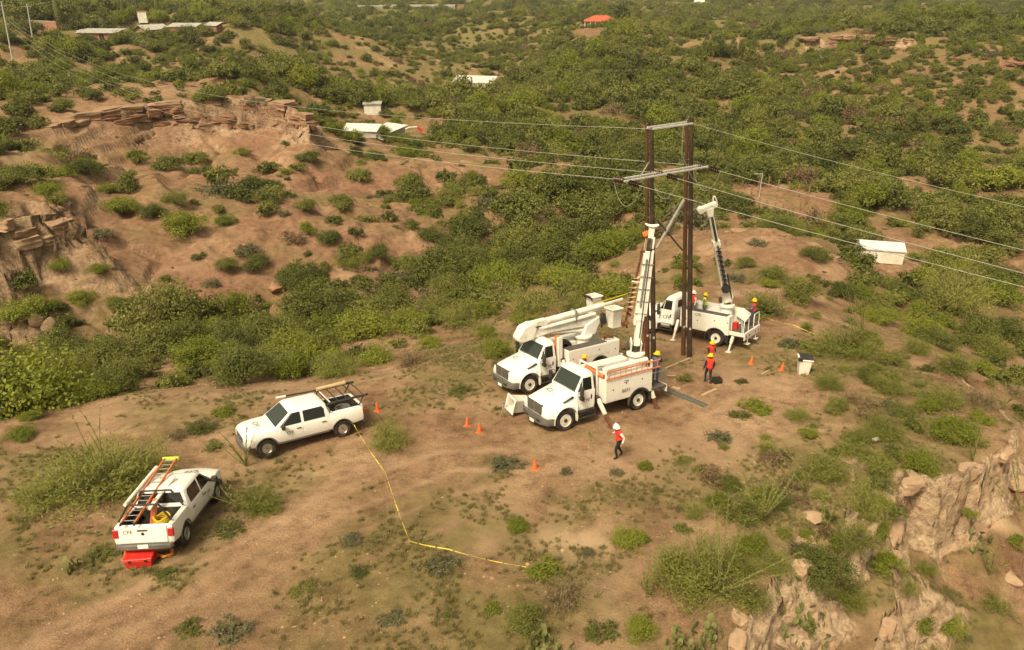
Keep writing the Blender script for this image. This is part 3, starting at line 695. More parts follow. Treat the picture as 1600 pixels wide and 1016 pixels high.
    pane('rear_window', [(-.80, 1.38), (.80, 1.38), (.68, 1.74), (-.68, 1.74)], rw, 'glass_dark', root)
    g = MB().bb(2.70, 2.79, -.50, .50, .74, 1.0).build('grille', 'black_plastic', root, .02)
    MB().bb(2.785, 2.80, -.02, .02, .74, 1.0).bb(2.785, 2.80, -.50, .50, .85, .89).bb(2.77, 2.80, -.53, .53, .99, 1.02).build('grille_bar', 'chrome', g, .005)
    MB().prism([(2.62, .95), (2.86, .62), (2.90, .3), (2.90, -.3), (2.86, -.62), (2.62, -.95), (2.5, -.93), (2.5, .93)], .42, .68, 'xy').build('front_bumper', 'grey_bumper', root, .03)
    MB().prism([(-2.93, -.95), (-3.10, -.88), (-3.13, -.4), (-3.13, .4), (-3.10, .88), (-2.93, .95)], .48, .68, 'xy').build('rear_bumper', 'grey_bumper', root, .03)
    MB().bb(-3.145, -3.132, -.17, .17, .56, .70).build('licence_plate', 'plate_white', root)
    tg = MB().bb(-3.02, -2.90, -.785, .785, .70, 1.325).build('tailgate', 'white_paint', root, .02)
    MB().bb(-3.032, -3.018, -.17, .17, 1.14, 1.20).build('handle', 'black_plastic', tg, .005)
    MB().lathe([(.055, 0), (.05, -.02), (0, -.02)], (-3.02, 0, 1.05), 'x', 12).build('emblem', 'steel_dark', tg)
    obj('lettering', text_mesh('CFE', .19, 'letter_grey'), tg, (-3.026, .48, 1.12), (math.pi / 2, 0, -math.pi / 2))
    MB().bb(-2.87, -1.43, -.795, .795, .875, .885).bb(-2.87, -2.86, -.795, .795, .88, 1.30).bb(-1.44, -1.43, -.795, .795, .88, 1.30).bb(-2.87, -1.43, .785, .795, .88, 1.30).bb(-2.87, -1.43, -.795, -.785, .88, 1.30).build('bed_liner', 'black_plastic', root)
    MB().bb(-2.15, -1.5, .58, .78, .886, 1.1).build('wheel_tub', 'black_plastic', root, .03); MB().bb(-2.15, -1.5, -.78, -.58, .886, 1.1).build('wheel_tub', 'black_plastic', root, .03)
    MB().bb(-2.4, 2.3, -.5, -.38, .40, .55).bb(-2.4, 2.3, .38, .5, .40, .55).tube([(1.825, -.8, .42), (1.825, .8, .42)], .06).tube([(-1.825, -.8, .42), (-1.825, .8, .42)], .07).build('chassis', 'steel_dark', root)
    for s in (1, -1):
        obj('lettering', text_mesh('CFE', .20, 'letter_grey', shear=.1), root, (.72, s * 1.016, .92), (math.pi / 2, 0, math.pi if s > 0 else 0))
    ht = obj('lettering', text_mesh('CFE', .34, 'letter_grey', shear=.1), root, (2.0, 0, 1.262), (0, math.radians(2.5), math.pi / 2))
    MB().tube([(-.2, .3, 1.86), (-.22, .3, 2.1)], .006, 5).build('antenna', 'black_plastic', root)
    return root

# ------------------------------------------------------------------ medium-duty utility truck: cab and chassis
def hood_ring(x, hF, zb, zs, hH, zt):
    h = [(-hF * .93, zb), (-hF, zb + .08), (-hF, zs - .12), (-hF + .035, zs - .03), (-hF + .12, zs + .02), (-hH - .08, zs + .07), (-hH - .01, zt - .09), (-hH + .09, zt - .015), (-hH * .45, zt + .02)]
    return [(x, a, b) for a, b in h + [(0, zt + .03)] + [(-a, b) for a, b in reversed(h)]]
def make_truck(name, label, WB=4.3, door_letter='letter_grey', group=None):
    root = empty(name); tag(root, label, 'utility truck', group)
    xa = WB / 2; D = xa - 2.15
    X = lambda v: v + D
    st = [(3.13, .90, .74, .98, .60, 1.36), (3.05, 1.02, .70, 1.06, .62, 1.42), (2.8, 1.12, .68, 1.14, .66, 1.475), (2.4, 1.15, .66, 1.20, .72, 1.54), (1.95, 1.15, .66, 1.22, .79, 1.61), (1.6, 1.10, .66, 1.19, .86, 1.66), (1.42, 1.04, .66, 1.16, .90, 1.69)]
    hd = MB().loft([hood_ring(X(a), *r) for a, *r in st]).mesh('hood', 'white_paint', angle=40)
    cut = []
    for y0, y1 in ((.70, 1.5), (-1.5, -.70)): cut.append(lathe_mesh((xa, 0, .54), .63, y0, y1))
    hood = obj('hood', carve(hd, cut), root)
    # cab shell
    MB().loft([[(X(.44), s1 * .98, .72), (X(1.52), s1 * .98, .72), (X(1.52), -s1 * .98, .72), (X(.44), -s1 * .98, .72)] for s1 in (1,)] +
              [[(X(.42), 1.0, .95), (X(1.52), 1.0, .95), (X(1.52), -1.0, .95), (X(.42), -1.0, .95)], [(X(.40), 1.0, 1.66), (X(1.50), .99, 1.66), (X(1.50), -.99, 1.66), (X(.40), -1.0, 1.66)]]).build('cab', 'white_paint', root, .03)
    MB().loft([rrect(X(.40), X(1.52), .985, 1.65, .10, 0), rrect(X(.43), X(1.07), .875, 2.36, .10), rrect(X(.46), X(1.02), .84, 2.45, .12), rrect(X(.52), X(.94), .74, 2.51, .14), rrect(X(.62), X(.85), .4, 2.53, .08)]).build('cab_roof', 'white_paint', root, angle=32)
    syc = lambda z: .985 - (z - 1.65) * .155
    fw = lambda u, v, o: (X(1.52) - (v - 1.65) * .634 + o, u, v + o * .55)
    pane('windshield', [(-.86, 1.72), (.86, 1.72), (.80, 2.34), (-.80, 2.34)], fw, 'glass_screen', root, .008)
    pane('windshield_seal', [(-.90, 1.69), (.90, 1.69), (.90, 1.715), (-.90, 1.715)], fw, 'black_plastic', root, .012)
    rw = lambda u, v, o: (X(.40) + (v - 1.65) * .042 - o, u, v)
    pane('rear_window', [(-.55, 1.78), (.55, 1.78), (.52, 2.25), (-.52, 2.25)], rw, 'glass_dark', root)
    for k in range(5):
        y = (-.6, -.16, 0, .16, .6)[k]
        MB().ball((X(.98), y, 2.475), .035, 8, 5, (1.6, 1, .7)).build('marker_lamp', 'lamp_amber', root)
    for s in (1, -1):
        f = lambda u, v, o, s=s: (u, s * (syc(v) + o), v + o * .15)
        dr = MB().loft([[(X(.54), s * (1.012 if z < 1.7 else syc(z) + .010), z), (X(1.46) - max(0, (z - 1.66) * .634), s * (1.012 if z < 1.7 else syc(z) + .010), z), (X(1.46) - max(0, (z - 1.66) * .634), s * (.97 if z < 1.7 else syc(z) - .02), z), (X(.54), s * (.97 if z < 1.7 else syc(z) - .02), z)] for z in (.80, 1.1, 1.4, 1.62, 1.69)]).build('door', 'white_paint', root, angle=60)
        pane('side_window', [(X(1.40), 1.70), (X(.60), 1.70), (X(.60), 2.28), (X(1.07), 2.28)], f, 'glass_dark', root, .012)
        pane('window_post', [(X(1.19), 1.70), (X(1.15), 1.70), (X(1.07), 2.22), (X(1.09), 2.26)], f, 'white_paint', root, .016)
        MB().bb(X(.60), X(.68), s * 1.005, s * 1.03, 1.22, 1.44).build('handle', 'black_plastic', dr, .02)
        obj('lettering', text_mesh('CFE', .24 if door_letter == 'letter_grey' else .32, door_letter, shear=.1), dr, (X(.92), s * 1.018, 1.20), (math.pi / 2, 0, math.pi if s > 0 else 0))
        # black vent slash on the hood flank
        MB().prism([(X(1.55), 1.44), (X(2.15), 1.30), (X(1.98), 1.37), (X(1.62), 1.52)], s * .78, s * .935, 'xz').build('hood_vent', 'black_plastic', hood, .005)
        mi = MB().bb(X(1.30), X(1.44), s * 1.16, s * 1.36, 1.62, 2.05).build('mirror', 'black_plastic', root, .03)
        MB().tube([(X(1.34), s * .97, 2.15), (X(1.38), s * 1.22, 2.12), (X(1.38), s * 1.24, 1.5), (X(1.38), s * .99, 1.46)], .018, 6).bb(X(1.29), X(1.42), s * 1.14, s * 1.36, 1.38, 1.57).build('mirror_arm', 'black_plastic', mi)
        MB().loft([[(X(3.06), s * .60, 1.02), (X(3.06), s * .60, 1.14), (X(3.09), s * .60, 1.14), (X(3.115), s * .60, 1.02)], [(X(2.93), s * 1.04, 1.0), (X(2.90), s * 1.02, 1.12), (X(2.955), s * 1.06, 1.12), (X(2.99), s * 1.07, 1.0)]]).build('headlight', 'lamp_clear', root, .01)
        a = MB(); rg = []
        for k in range(15):
            t = math.pi * (-.05 + 1.1 * k / 14); ca, sa = math.cos(t), math.sin(t)
            rg.append([(xa + ca * .63, s * 1.10, .54 + sa * .63), (xa + ca * .63, s * 1.165, .54 + sa * .63), (xa + ca * .67, s * 1.16, .54 + sa * .67), (xa + ca * .67, s * 1.10, .54 + sa * .67)])
        a.loft(rg).build('wheel_arch', 'white_paint', root)
        wheel(root, xa, s * .98, .51, .29, 'truck')
        wheel(root, -xa, s * .93, .51, .44, 'truck')
        MB().bb(X(.50), X(1.40), s * .62, s * 1.06, .46, .74).build('fuel_tank', 'steel_dark', root, .06)
        sp = MB(); sp.bb(X(.46), X(1.44), s * .92, s * 1.14, .70, .745).bb(X(.46), X(1.44), s * .94, s * 1.16, .40, .445)
        sp.bb(X(.46), X(.51), s * 1.06, s * 1.12, .40, .74).bb(X(1.39), X(1.44), s * 1.06, s * 1.12, .40, .74).build('step', 'black_plastic', root, .008)
        MB().bb(X(1.50), X(1.56), s * 1.0, s * 1.16, .35, 1.15).build('mud_flap', 'white_paint', root, .015)
    # grille and bumper
    g = MB().loft([[(X(3.10), -.58, .82), (X(3.10), .58, .82), (X(3.17), .55, .82), (X(3.17), -.55, .82)], [(X(3.06), -.66, 1.34), (X(3.06), .66, 1.34), (X(3.145), .62, 1.34), (X(3.145), -.62, 1.34)]]).build('grille', 'steel_dark', root, .02)
    gb = MB()
    for k in range(8): z = .85 + k * .058; gb.bb(X(3.155) - k * .003, X(3.178) - k * .003, -.54 - .008 * k, .54 + .008 * k, z, z + .018)
    gb.bb(X(3.10), X(3.18), -.02, .02, .83, 1.33).build('grille_bar', 'steel_grey', g)
    MB().loft([[(X(2.75), s * 1.16, z) for z in (.44, .74)] + [(X(2.70), s * 1.06, .74), (X(2.70), s * 1.06, .44)] for s in (-1,)] + [[(X(3.1), -1.05, .42), (X(3.1), -1.05, .76), (X(2.98), -.95, .76), (X(2.98), -.95, .42)], [(X(3.26), -.6, .40), (X(3.26), -.6, .78), (X(3.1), -.55, .78), (X(3.1), -.55, .40)], [(X(3.3), 0, .40), (X(3.3), 0, .78), (X(3.14), 0, .78), (X(3.14), 0, .40)], [(X(3.26), .6, .40), (X(3.26), .6, .78), (X(3.1), .55, .78), (X(3.1), .55, .40)], [(X(3.1), 1.05, .42), (X(3.1), 1.05, .76), (X(2.98), .95, .76), (X(2.98), .95, .42)], [(X(2.75), 1.16, .44), (X(2.75), 1.16, .74), (X(2.70), 1.06, .74), (X(2.70), 1.06, .44)]]).build('front_bumper', 'grey_bumper', root, .02)
    MB().bb(X(3.29), X(3.31), -.17, .17, .36, .50).build('licence_plate', 'plate_white', root)
    for s in (1, -1): MB().bb(X(3.20), X(3.304) - .02, min(s * .30, s * .60), max(s * .30, s * .60), .52, .62).build('bumper_slot', 'black_plastic', root)
    MB().bb(-xa - 1.15, X(3.0), -.46, -.36, .70, .95).bb(-xa - 1.15, X(3.0), .36, .46, .70, .95).tube([(xa, -.9, .51), (xa, .9, .51)], .07).tube([(-xa, -.8, .51), (-xa, .8, .51)], .12).ball((-xa, 0, .51), .22).build('chassis', 'steel_dark', root)
    obj('lettering', text_mesh('CFE', .42, 'letter_grey', shear=.1), hood, (X(2.2), 0, 1.612), (0, math.radians(8.6), math.pi / 2))
    return root
def utility_body(root, WB, x1, x0, z0=.80, z1=2.0, splits=(), deck=1.12, mat='body_white', hi_front=0):
    """side compartments with doors, wheel arch, deck between"""
    xa = -WB / 2; Ra = .64
    for s in (1, -1):
        bm_ = MB().bb(x0, x1, min(s * .60, s * 1.19), max(s * .60, s * 1.19), z0, z1).mesh('compartment', mat, bevel=.012)
        cm = obj('compartment', carve(bm_, [lathe_mesh((xa, 0, .50), Ra, -1.5, 1.5)]), root)
        ed = [x1] + list(splits) + [x0]
        for a, b in zip(ed[:-1], ed[1:]):
            lo = z0 + .05
            if a > xa - Ra - .02 and b < xa + Ra + .02: lo = .5 + Ra + .12
            d = MB().bb(b + .02, a - .02, s * 1.190 if s > 0 else s * 1.205, s * 1.205 if s > 0 else s * 1.190, lo, z1 - .05).build('compartment_door', mat, root, .004)
            MB().box(((a + b) / 2 + (.0), s * 1.210, (lo + z1) / 2), (.07, .012, .07)).build('latch', 'steel_dark', d, .004)
        a = MB(); rg = []
        for k in range(15):
            t = math.pi * (-.04 + 1.08 * k / 14); ca, sa = math.cos(t), math.sin(t)
            rg.append([(xa + ca * Ra, s * 1.12, .50 + sa * Ra), (xa + ca * Ra, s * 1.235, .50 + sa * Ra), (xa + ca * (Ra + .06), s * 1.215, .50 + sa * (Ra + .06)), (xa + ca * (Ra + .06), s * 1.12, .50 + sa * (Ra + .06))])
        a.loft(rg).build('wheel_arch', 'steel_dark' if mat == 'body_white' else 'body_white', root)
        MB().bb(xa - Ra - .12, xa - Ra - .08, s * .72, s * 1.16, .30, .80).build('mud_flap', 'black_plastic', root)
    MB().bb(x0, x1, -.60, .60, deck - .12, deck).bb(x1 - .06, x1, -.60, .60, deck, z1 - .05).build('deck', 'mat_grey', root, .01)
def outrigger(root, x, s, top=1.05, foot=1.75, zf=0.0, low='steel_dark', leg='body_white', dx=0.0):
    a = Vector((x, s * .92, top)); b = Vector((x + dx, s * foot, zf)); m = a.lerp(b, .55)
    o = MB().beam(a, m, .17, .15).build('outrigger', leg, root, .012)
    MB().beam(m - (b - a) * .05, b, .11, .10).build('inner_leg', low, o, .008)
    MB().box((x + dx, s * foot, zf + .02), (.32, .26, .05)).build('foot_pad', low, o, .01)
    MB().bb(x - .12, x + .12, s * .35 if s > 0 else s * .98, s * .98 if s > 0 else s * .35, top - .1, top + .1).build('crossmember', 'steel_dark', o, .01)
def put(root, loc, heading, tilt=True):
    h = Vector((heading[0], heading[1], 0)).normalized()
    n = Vector((-PBX, -PBY, 1)).normalized() if tilt else Vector((0, 0, 1))
    x = (h - n * h.dot(n)).normalized(); y = n.cross(x)
    M = Matrix((x, y, n)).transposed().to_4x4(); M.translation = Vector(loc)
    root.matrix_world = M
    return M
def pose(fpx, rpx, yl):
    F = Vector(at_m(*fpx)); R = Vector(at_m(*rpx)); h = (F - R).normalized()
    n = Vector((-PBX, -PBY, 1)).normalized(); left = n.cross(h)
    return (F + R) / 2 - left * yl, h, (F - R).length
def ladder(parent_name, L, W, n, mat='orange_fibre', rung='steel_grey'):
    """flat ladder along +x, returns (rails mesh list, rung mesh)"""
    ra = MB().bb(0, L, -.022, .022, -.045, .045).mesh('rail', mat, .004)
    ru = MB().tube([(0, -W / 2, 0), (0, W / 2, 0)], .017, 6).mesh('rung', rung)
    r = empty(parent_name)
    for s in (-1, 1): obj('rail', ra, r, (0, s * W / 2, 0))
    for k in range(n): obj('rung', ru, r, (L * (k + .5) / n, 0, 0))
    return r
# ------------------------------------------------------------------ the vehicles in place
def local_of(M, P): return M.inverted() @ Vector(P)
pA, hA, wA = pose((881, 675), (1000, 639), 1.12)
WBA = 4.3
print('A wheelbase', wA, pA, hA)
# --- digger derrick in front (ladder on its flank)
tA = make_truck('digger_derrick_truck', 'white digger derrick truck with orange ladder on its side and boom raised at the poles', WBA)
MA = put(tA, pA, hA)
utility_body(tA, WBA, -.05, -2.92, .84, 2.0, (-.95, -1.62), 1.12)
MB().bb(-3.95, -2.94, -1.15, 1.15, .86, .92).build('rear_platform', 'mat_grey', tA, .01)
MB().bb(-3.97, -3.93, -1.16, 1.16, .55, .93).build('rear_bumper', 'body_white', tA, .01)
gd = MB()
for k in range(9): gd.tube([(-3.95, .62 + k * .065, .62), (-3.95, .62 + k * .065, 1.62)], .012, 5)
gd.tube([(-3.95, .60, 1.64), (-3.95, 1.16, 1.64)], .02).tube([(-3.95, .60, .62), (-3.95, 1.16, .62)], .02).build('rear_gate', 'steel_grey', tA)
MB().tube([(-2.94, 1.16, 1.75), (-3.93, 1.16, 1.75), (-3.93, 1.16, 1.60)], .022, 6).build('hand_rail', 'steel_grey', tA)
for s in (1, -1):
    outrigger(tA, .17, s, 1.05, 1.95, -.02, 'rust_steel'); outrigger(tA, -3.06, s, .95, 1.45, -.02, 'rust_steel')
# flank ladder and racks
lad = MB()
rk = MB()
for x in (-.10, -2.88): rk.bb(x - .04, x + .04, 1.10, 1.22, 2.0, 2.46).bb(x - .04, x + .04, .62, .70, 2.0, 2.30).bb(x - .05, x + .05, .62, 1.22, 2.28, 2.33)
rk.bb(-2.9, -.08, 1.04, 1.08, 2.0, 2.06).build('ladder_rack', 'body_white', tA, .01)
for z in (2.06, 2.42): MB().bb(-3.35, -.02, 1.245, 1.275, z - .035, z + .035).build('ladder_rail', 'orange_fibre', tA, .006)
for k in range(10): MB().tube([(-.2 - k * .33, 1.26, 2.06), (-.2 - k * .33, 1.26, 2.42)], .018, 6).build('ladder_rung', 'orange_fibre', tA)
MB().tube([(-.15, .92, 2.44), (-2.75, .92, 2.44)], .125, 14).build('white_tube', 'fibre_white', tA)
MB().tube([(-.12, 1.0, 2.14), (-.06, .3, 2.22), (.0, -.25, 2.3)], .12, 12).build('orange_sling', 'orange_vinyl', tA)
MB().bb(.02, .10, .62, .70, 1.1, 2.5).bb(.02, .10, -.70, -.62, 1.1, 2.5).bb(.02, .10, -.70, .70, 2.44, 2.52).build('boom_rest', 'body_white', tA, .01)
co = MB()
for k in range(6):
    r = .55 + .05 * math.sin(k * 2.3); cxx = -1.25 - .08 * math.cos(k * 1.7)
    co.tube([(cxx + r * math.cos(t), -.05 + .45 * math.sin(t), 1.30 + .07 * k + .35 * max(0, math.sin(t + k * .5))) for t in [2 * math.pi * j / 22 for j in range(23)]], .022, 5)
co.build('hose_coil', 'steel_grey', tA)
MB().bb(-.9, -.15, -.58, .58, 1.12, 1.55).build('tool_box', 'steel_grey', tA, .02)
obj('lettering', text_mesh('CFE', .17, 'letter_green'), tA, (-1.28, 1.213, 1.72), (math.pi / 2, 0, math.pi))
obj('lettering', text_mesh('0071', .26, 'letter_grey'), tA, (-1.28, 1.213, 1.26), (math.pi / 2, 0, math.pi))
def derrick(root, M, base, knee_px, tip_px, ypl, aug=True, wide=True):
    """turret and raised boom; base in truck coordinates, tip from the photo at a world distance"""
    tip = local_of(M, at_y(*tip_px, ypl)); bx, by, bz = base
    ped = MB().lathe([(.42, 1.0), (.36, 1.15), (.34, bz - .35), (.46, bz - .33), (.46, bz - .22), (.3, bz - .2)], (bx, by, 0), 'z', 18).build('pedestal', 'body_white', root)
    d = (tip - Vector(base)); uu = d.normalized()
    face = M.inverted().to_3x3() @ Vector((0, -1, 0)); face = (face - uu * face.dot(uu)).normalized()
    dirh = Vector((face.x, face.y, 0)).normalized(); sd = Vector((-dirh.y, dirh.x, 0))
    dirh_b = face
    for s in (-1, 1): tr = MB().beam(Vector(base) + sd * s * .24 - dirh * .25 - Vector((0, 0, .22)), Vector(base) + sd * s * .24 + dirh * .05 + Vector((0, 0, .42)), .06, .5, up=dirh); tr.build('turret_cheek', 'body_white', ped, .015)
    MB().box(Vector(base) - dirh * .1 + Vector((0, 0, .05)), (.34, .34, .5)).tube([Vector(base) - sd * .4 - dirh * .3, Vector(base) + sd * .4 - dirh * .3], .19, 14).build('winch', 'steel_dark', ped, .03)
    return tip, Vector(base), d, dirh_b, sd
tipA, bA, dA, dhA, sdA = derrick(tA, MA, (-2.85, 0, 2.72), None, (1019, 352), 33.0)
u = dA.normalized(); LA = dA.length
side = u.cross(dhA).normalized()
b1 = MB().beam(bA + u * .15, bA + u * LA * .34, .30, .30, .34, .34, up=dhA).build('lower_boom', 'fibre_white', tA, .02)
MB().beam(bA + u * LA * .24, bA + u * LA * .80, .36, .40, .30, .32, up=dhA).build('boom', 'fibre_white', tA, .02)
MB().beam(bA + u * LA * .28 + side * .235, bA + u * LA * .81 + side * .195, .10, .34, .08, .28, up=dhA).beam(bA + u * LA * .20 - side * .235, bA + u * LA * .78 - side * .195, .10, .34, .08, .28, up=dhA).build('boom_stiffener', 'fibre_white', tA, .01)
MB().beam(bA + u * LA * .78, bA + u * LA * .93, .24, .22, up=dhA).build('boom_extension', 'steel_dark', tA, .01)
MB().beam(bA + u * LA * .82 + side * .12, bA + u * LA * .91 + side * .12, .16, .3, up=dhA).beam(bA + u * LA * .90, bA + u * LA * .985, .26, .24, up=dhA).build('boom_head', 'fibre_white', tA, .02)
ring = MB(); cc = bA + u * LA * 1.0
ring.tube([cc + side * (.30 * math.cos(t)) + dhA * (.16 * math.sin(t)) + u * (.04 * math.cos(2 * t)) for t in [math.pi * (.1 + 1.8 * k / 14) for k in range(15)]], .045, 7).build('pole_claw', 'fibre_white', tA)
MB().tube([bA + u * LA * .80 - side * .22, bA + u * LA * .95 - side * .20], .03, 6).tube([bA + u * LA * .80 - side * .15, bA + u * LA * .95 - side * .14], .02, 6).build('winch_rod', 'tan_canvas', tA)
MB().box(bA + u * LA * .93 - side * .25, (.28, .22, .24), (0.4, 0.2, 0.3)).build('auger_bracket', 'orange_vinyl', tA, .04)
MB().tube([bA + u * LA * .0 + side * .34, bA + u * LA * .26 + side * .26], .07, 10).build('lift_cylinder', 'rust_steel', tA)
# auger hanging beside the boom
ax0 = bA + u * LA * .80 - side * .30; ax1 = bA + u * LA * .20 - side * .66 - dhA * .1
ag = MB().tube([ax0, ax1], .055, 8).build('auger_shaft', 'rust_steel', tA)
axd = (ax1 - ax0).normalized(); e1 = axd.cross(Vector((0, 0, 1)).cross(axd)).normalized(); e2 = axd.cross(e1)
AL = (ax1 - ax0).length
for j in range(9):
    f = MB(); n = 14; base = .32 + .066 * j
    vs = []; fs = []
    for k in range(n + 1):
        t = 2 * math.pi * k / n; p = ax0 + axd * AL * (base + .06 * k / n)
        rr = .20
        for q, o in ((.05, 0), (rr, 0), (rr, .012), (.05, .012)): vs.append(p + (e1 * math.cos(t) + e2 * math.sin(t)) * q + axd * o)
    for k in range(n):
        for a, b in ((0, 1), (1, 2), (2, 3), (3, 0)): fs.append((k * 4 + a, k * 4 + b, k * 4 + 4 + b, k * 4 + 4 + a))
    f.add(vs, fs).build('auger_flight', 'rust_steel' if j > 6 else 'tan_canvas', ag, smooth=False)
MB().box(ax1, (.28, .28, .22), (.5, .3, 0)).box(ax1 + axd * .15 + e1 * .1, (.08, .08, .25), (.6, 0, .2)).box(ax1 + axd * .15 - e1 * .1, (.08, .08, .25), (-.4, .5, 0)).build('auger_head', 'rust_steel', ag, .02)
for k in range(5): MB().beam(bA + u * LA * (.30 + .1 * k) - side * .30 + dhA * .19, bA + u * LA * (.30 + .1 * k) + side * .30 + dhA * .19, .05, .03).build('boom_band', 'steel_grey', tA)
MB().tube([bA + u * LA * .1 + dhA * .22 + side * .06, bA + u * LA * .5 + dhA * .24 + side * .04, bA + u * LA * .9 + dhA * .2 + side * .05], .022, 6).build('boom_hose', 'black_plastic', tA)
MB().tube([bA + u * LA * .36 + dhA * .24 - side * .1, bA + u * LA * .74 + dhA * .22 - side * .08], .05, 8).build('extension_cylinder', 'steel_grey', tA)
MB().beam(bA + u * LA * .55 - side * .62, bA + u * LA * .55 + side * .2, .06, .06).build('auger_arm', 'fibre_white', tA, .01)

# --- bucket truck behind it
pB, hB, wB = pose((829, 616), (950, 579), 1.12)
WBB = 4.5
nrm = Vector((-PBX, -PBY, 1)).normalized(); Fb = Vector(at_m(829, 616)); hB = Vector((hA.x + .02, hA.y - .01, hA.z)).normalized()
pB = Fb - hB * (WBB / 2) - nrm.cross(hB) * 1.12
tB = make_truck('bucket_truck', 'white aerial bucket truck with booms folded over the cab and two buckets', WBB)
MBm = put(tB, pB, hB)
utility_body(tB, WBB, -.15, -3.62, .84, 1.86, (-.75, -1.4, -3.0), 1.12)
MB().bb(-2.75, -.2, .62, 1.17, 1.861, 1.90).build('top_mat', 'mat_grey', tB, .01)
MB().bb(-3.95, -3.64, -1.15, 1.15, .86, .94).build('rear_platform', 'body_white', tB, .01)
for s in (1, -1): outrigger(tB, .05, s, 1.35, 1.5, -.02, 'body_white'); outrigger(tB, -3.78, s, .95, 1.3, -.02, 'body_white')
MB().lathe([(.5, 1.1), (.42, 1.2), (.38, 1.9), (.5, 1.92), (.5, 2.02), (.3, 2.04)], (-2.15, -.15, 0), 'z', 18).build('pedestal', 'body_white', tB)
MB().prism([(-2.75, 2.0), (-1.95, 2.0), (-2.15, 2.62), (-3.05, 3.0), (-3.1, 2.65)], -.42, .12, 'xz').build('turret', 'body_white', tB, .03)
MB().beam((-2.8, -.15, 2.72), (.2, -.15, 2.82), .34, .40, .36, .40).beam((.2, -.15, 2.82), (1.85, -.15, 2.70), .38, .42, .44, .42).build('lower_boom', 'fibre_white', tB, .04)
MB().tube([(-2.3, -.15, 2.28), (.1, -.15, 2.58)], .12, 12).build('lift_cylinder', 'fibre_white', tB)
MB().prism([(1.95, 2.46), (2.22, 2.50), (2.32, 2.75), (1.95, 3.28), (1.4, 3.42), (1.05, 3.3), (1.35, 2.52)], -.46, .18, 'xz').build('elbow', 'fibre_white', tB, .06)
MB().beam((1.5, -.12, 3.20), (.4, -.12, 3.27), .42, .44, .38, .40).build('boom_sleeve', 'fibre_white', tB, .05)
MB().tube([(.5, -.12, 3.27), (-3.5, -.12, 3.52)], [.20, .16], 14).build('upper_boom', 'fibre_white', tB)
MB().tube([(1.0, .02, 2.98), (-.8, .02, 3.06), (-2.8, .02, 3.16)], [.10, .12, .10], 10).build('upper_cylinder', 'fibre_white', tB)
MB().bb(-1.5, -1.4, -.36, .14, 2.95, 3.62).build('boom_strap', 'steel_grey', tB, .02)
MB().beam((-3.4, -.12, 3.52), (-4.9, -.12, 3.64), .12, .14, .10, .12).build('jib', 'fibre_white', tB, .015)
MB().tube([(-3.0, -.3, 3.62), (-5.4, -.3, 3.82)], .025, 6).build('jib_rod', 'yellow_rope', tB)
MB().bb(.9, 1.25, .181, .19, 3.14, 3.21).build('boom_label', 'black_plastic', tB)
def bucket(parent, c, wx, wy, h, name='bucket'):
    x, y, z = c; t = .04
    m = MB()
    def rg(sx, sy, zz): return [(x - sx, y - sy, zz), (x + sx, y - sy, zz), (x + sx, y + sy, zz), (x - sx, y + sy, zz)]
    a, b = wx / 2, wy / 2
    m.loft([rg(a * .84, b * .84, z), rg(a * .95, b * .95, z + h * .9), rg(a + .05, b + .05, z + h * .93), rg(a + .05, b + .05, z + h), rg(a - .04, b - .04, z + h), rg(a * .84 - .05, b * .84 - .05, z + .06)])
    return m.build(name, 'fibre_white', parent, .02)
bk1 = bucket(tB, (-3.72, .52, 2.38), .68, .68, 1.12)
bk2 = bucket(tB, (-3.35, -.78, 2.92), .66, .66, 1.05)
MB().bb(-3.06, -2.90, -1.13, -.43, 3.87, 3.94).tube([(-3.0, -1.08, 3.72), (-2.85, -1.08, 4.02), (-2.85, -.48, 4.02), (-3.0, -.48, 3.72)], .03, 6).build('control_panel', 'steel_dark', tB, .01)
MB().box((-3.12, .38, 2.92), (.20, .26, .58), (.1, .15, 0)).tube([(-3.1, .25, 3.25), (-3.0, .3, 2.85), (-3.05, .35, 2.4)], .05).build('control_hose', 'black_plastic', tB, .05)
MB().tube([(.18, .60, 1.5), (.18, .60, 2.62)], .13, 10).build('orange_guard', 'orange_vinyl', tB)
for s in (1, -1): MB().bb(.05, .31, min(s * .74, s * .92), max(s * .74, s * .92), 1.0, 2.6).build('boom_rest', 'body_white', tB, .01)
MB().lathe([(.52, -.14), (.54, 0), (.52, .14), (.3, .14), (.3, -.14), (.52, -.14)], (-.55, .15, 1.62), 'y', 20).build('spare_wheel', 'tyre', tB)
MB().bb(-1.7, -.3, -.58, -.2, 1.12, 1.75).build('tool_box', 'body_white', tB, .02)
rp = MB()
for k in range(4): rp.tube([(-3.1 + .28 * math.cos(t), .85 + .2 * math.sin(t), 1.9 + .05 * k + .16 * max(0, math.sin(t + k))) for t in [2 * math.pi * j / 16 for j in range(17)]], .025, 5)
rp.build('rope_coil', 'rust_steel', tB)

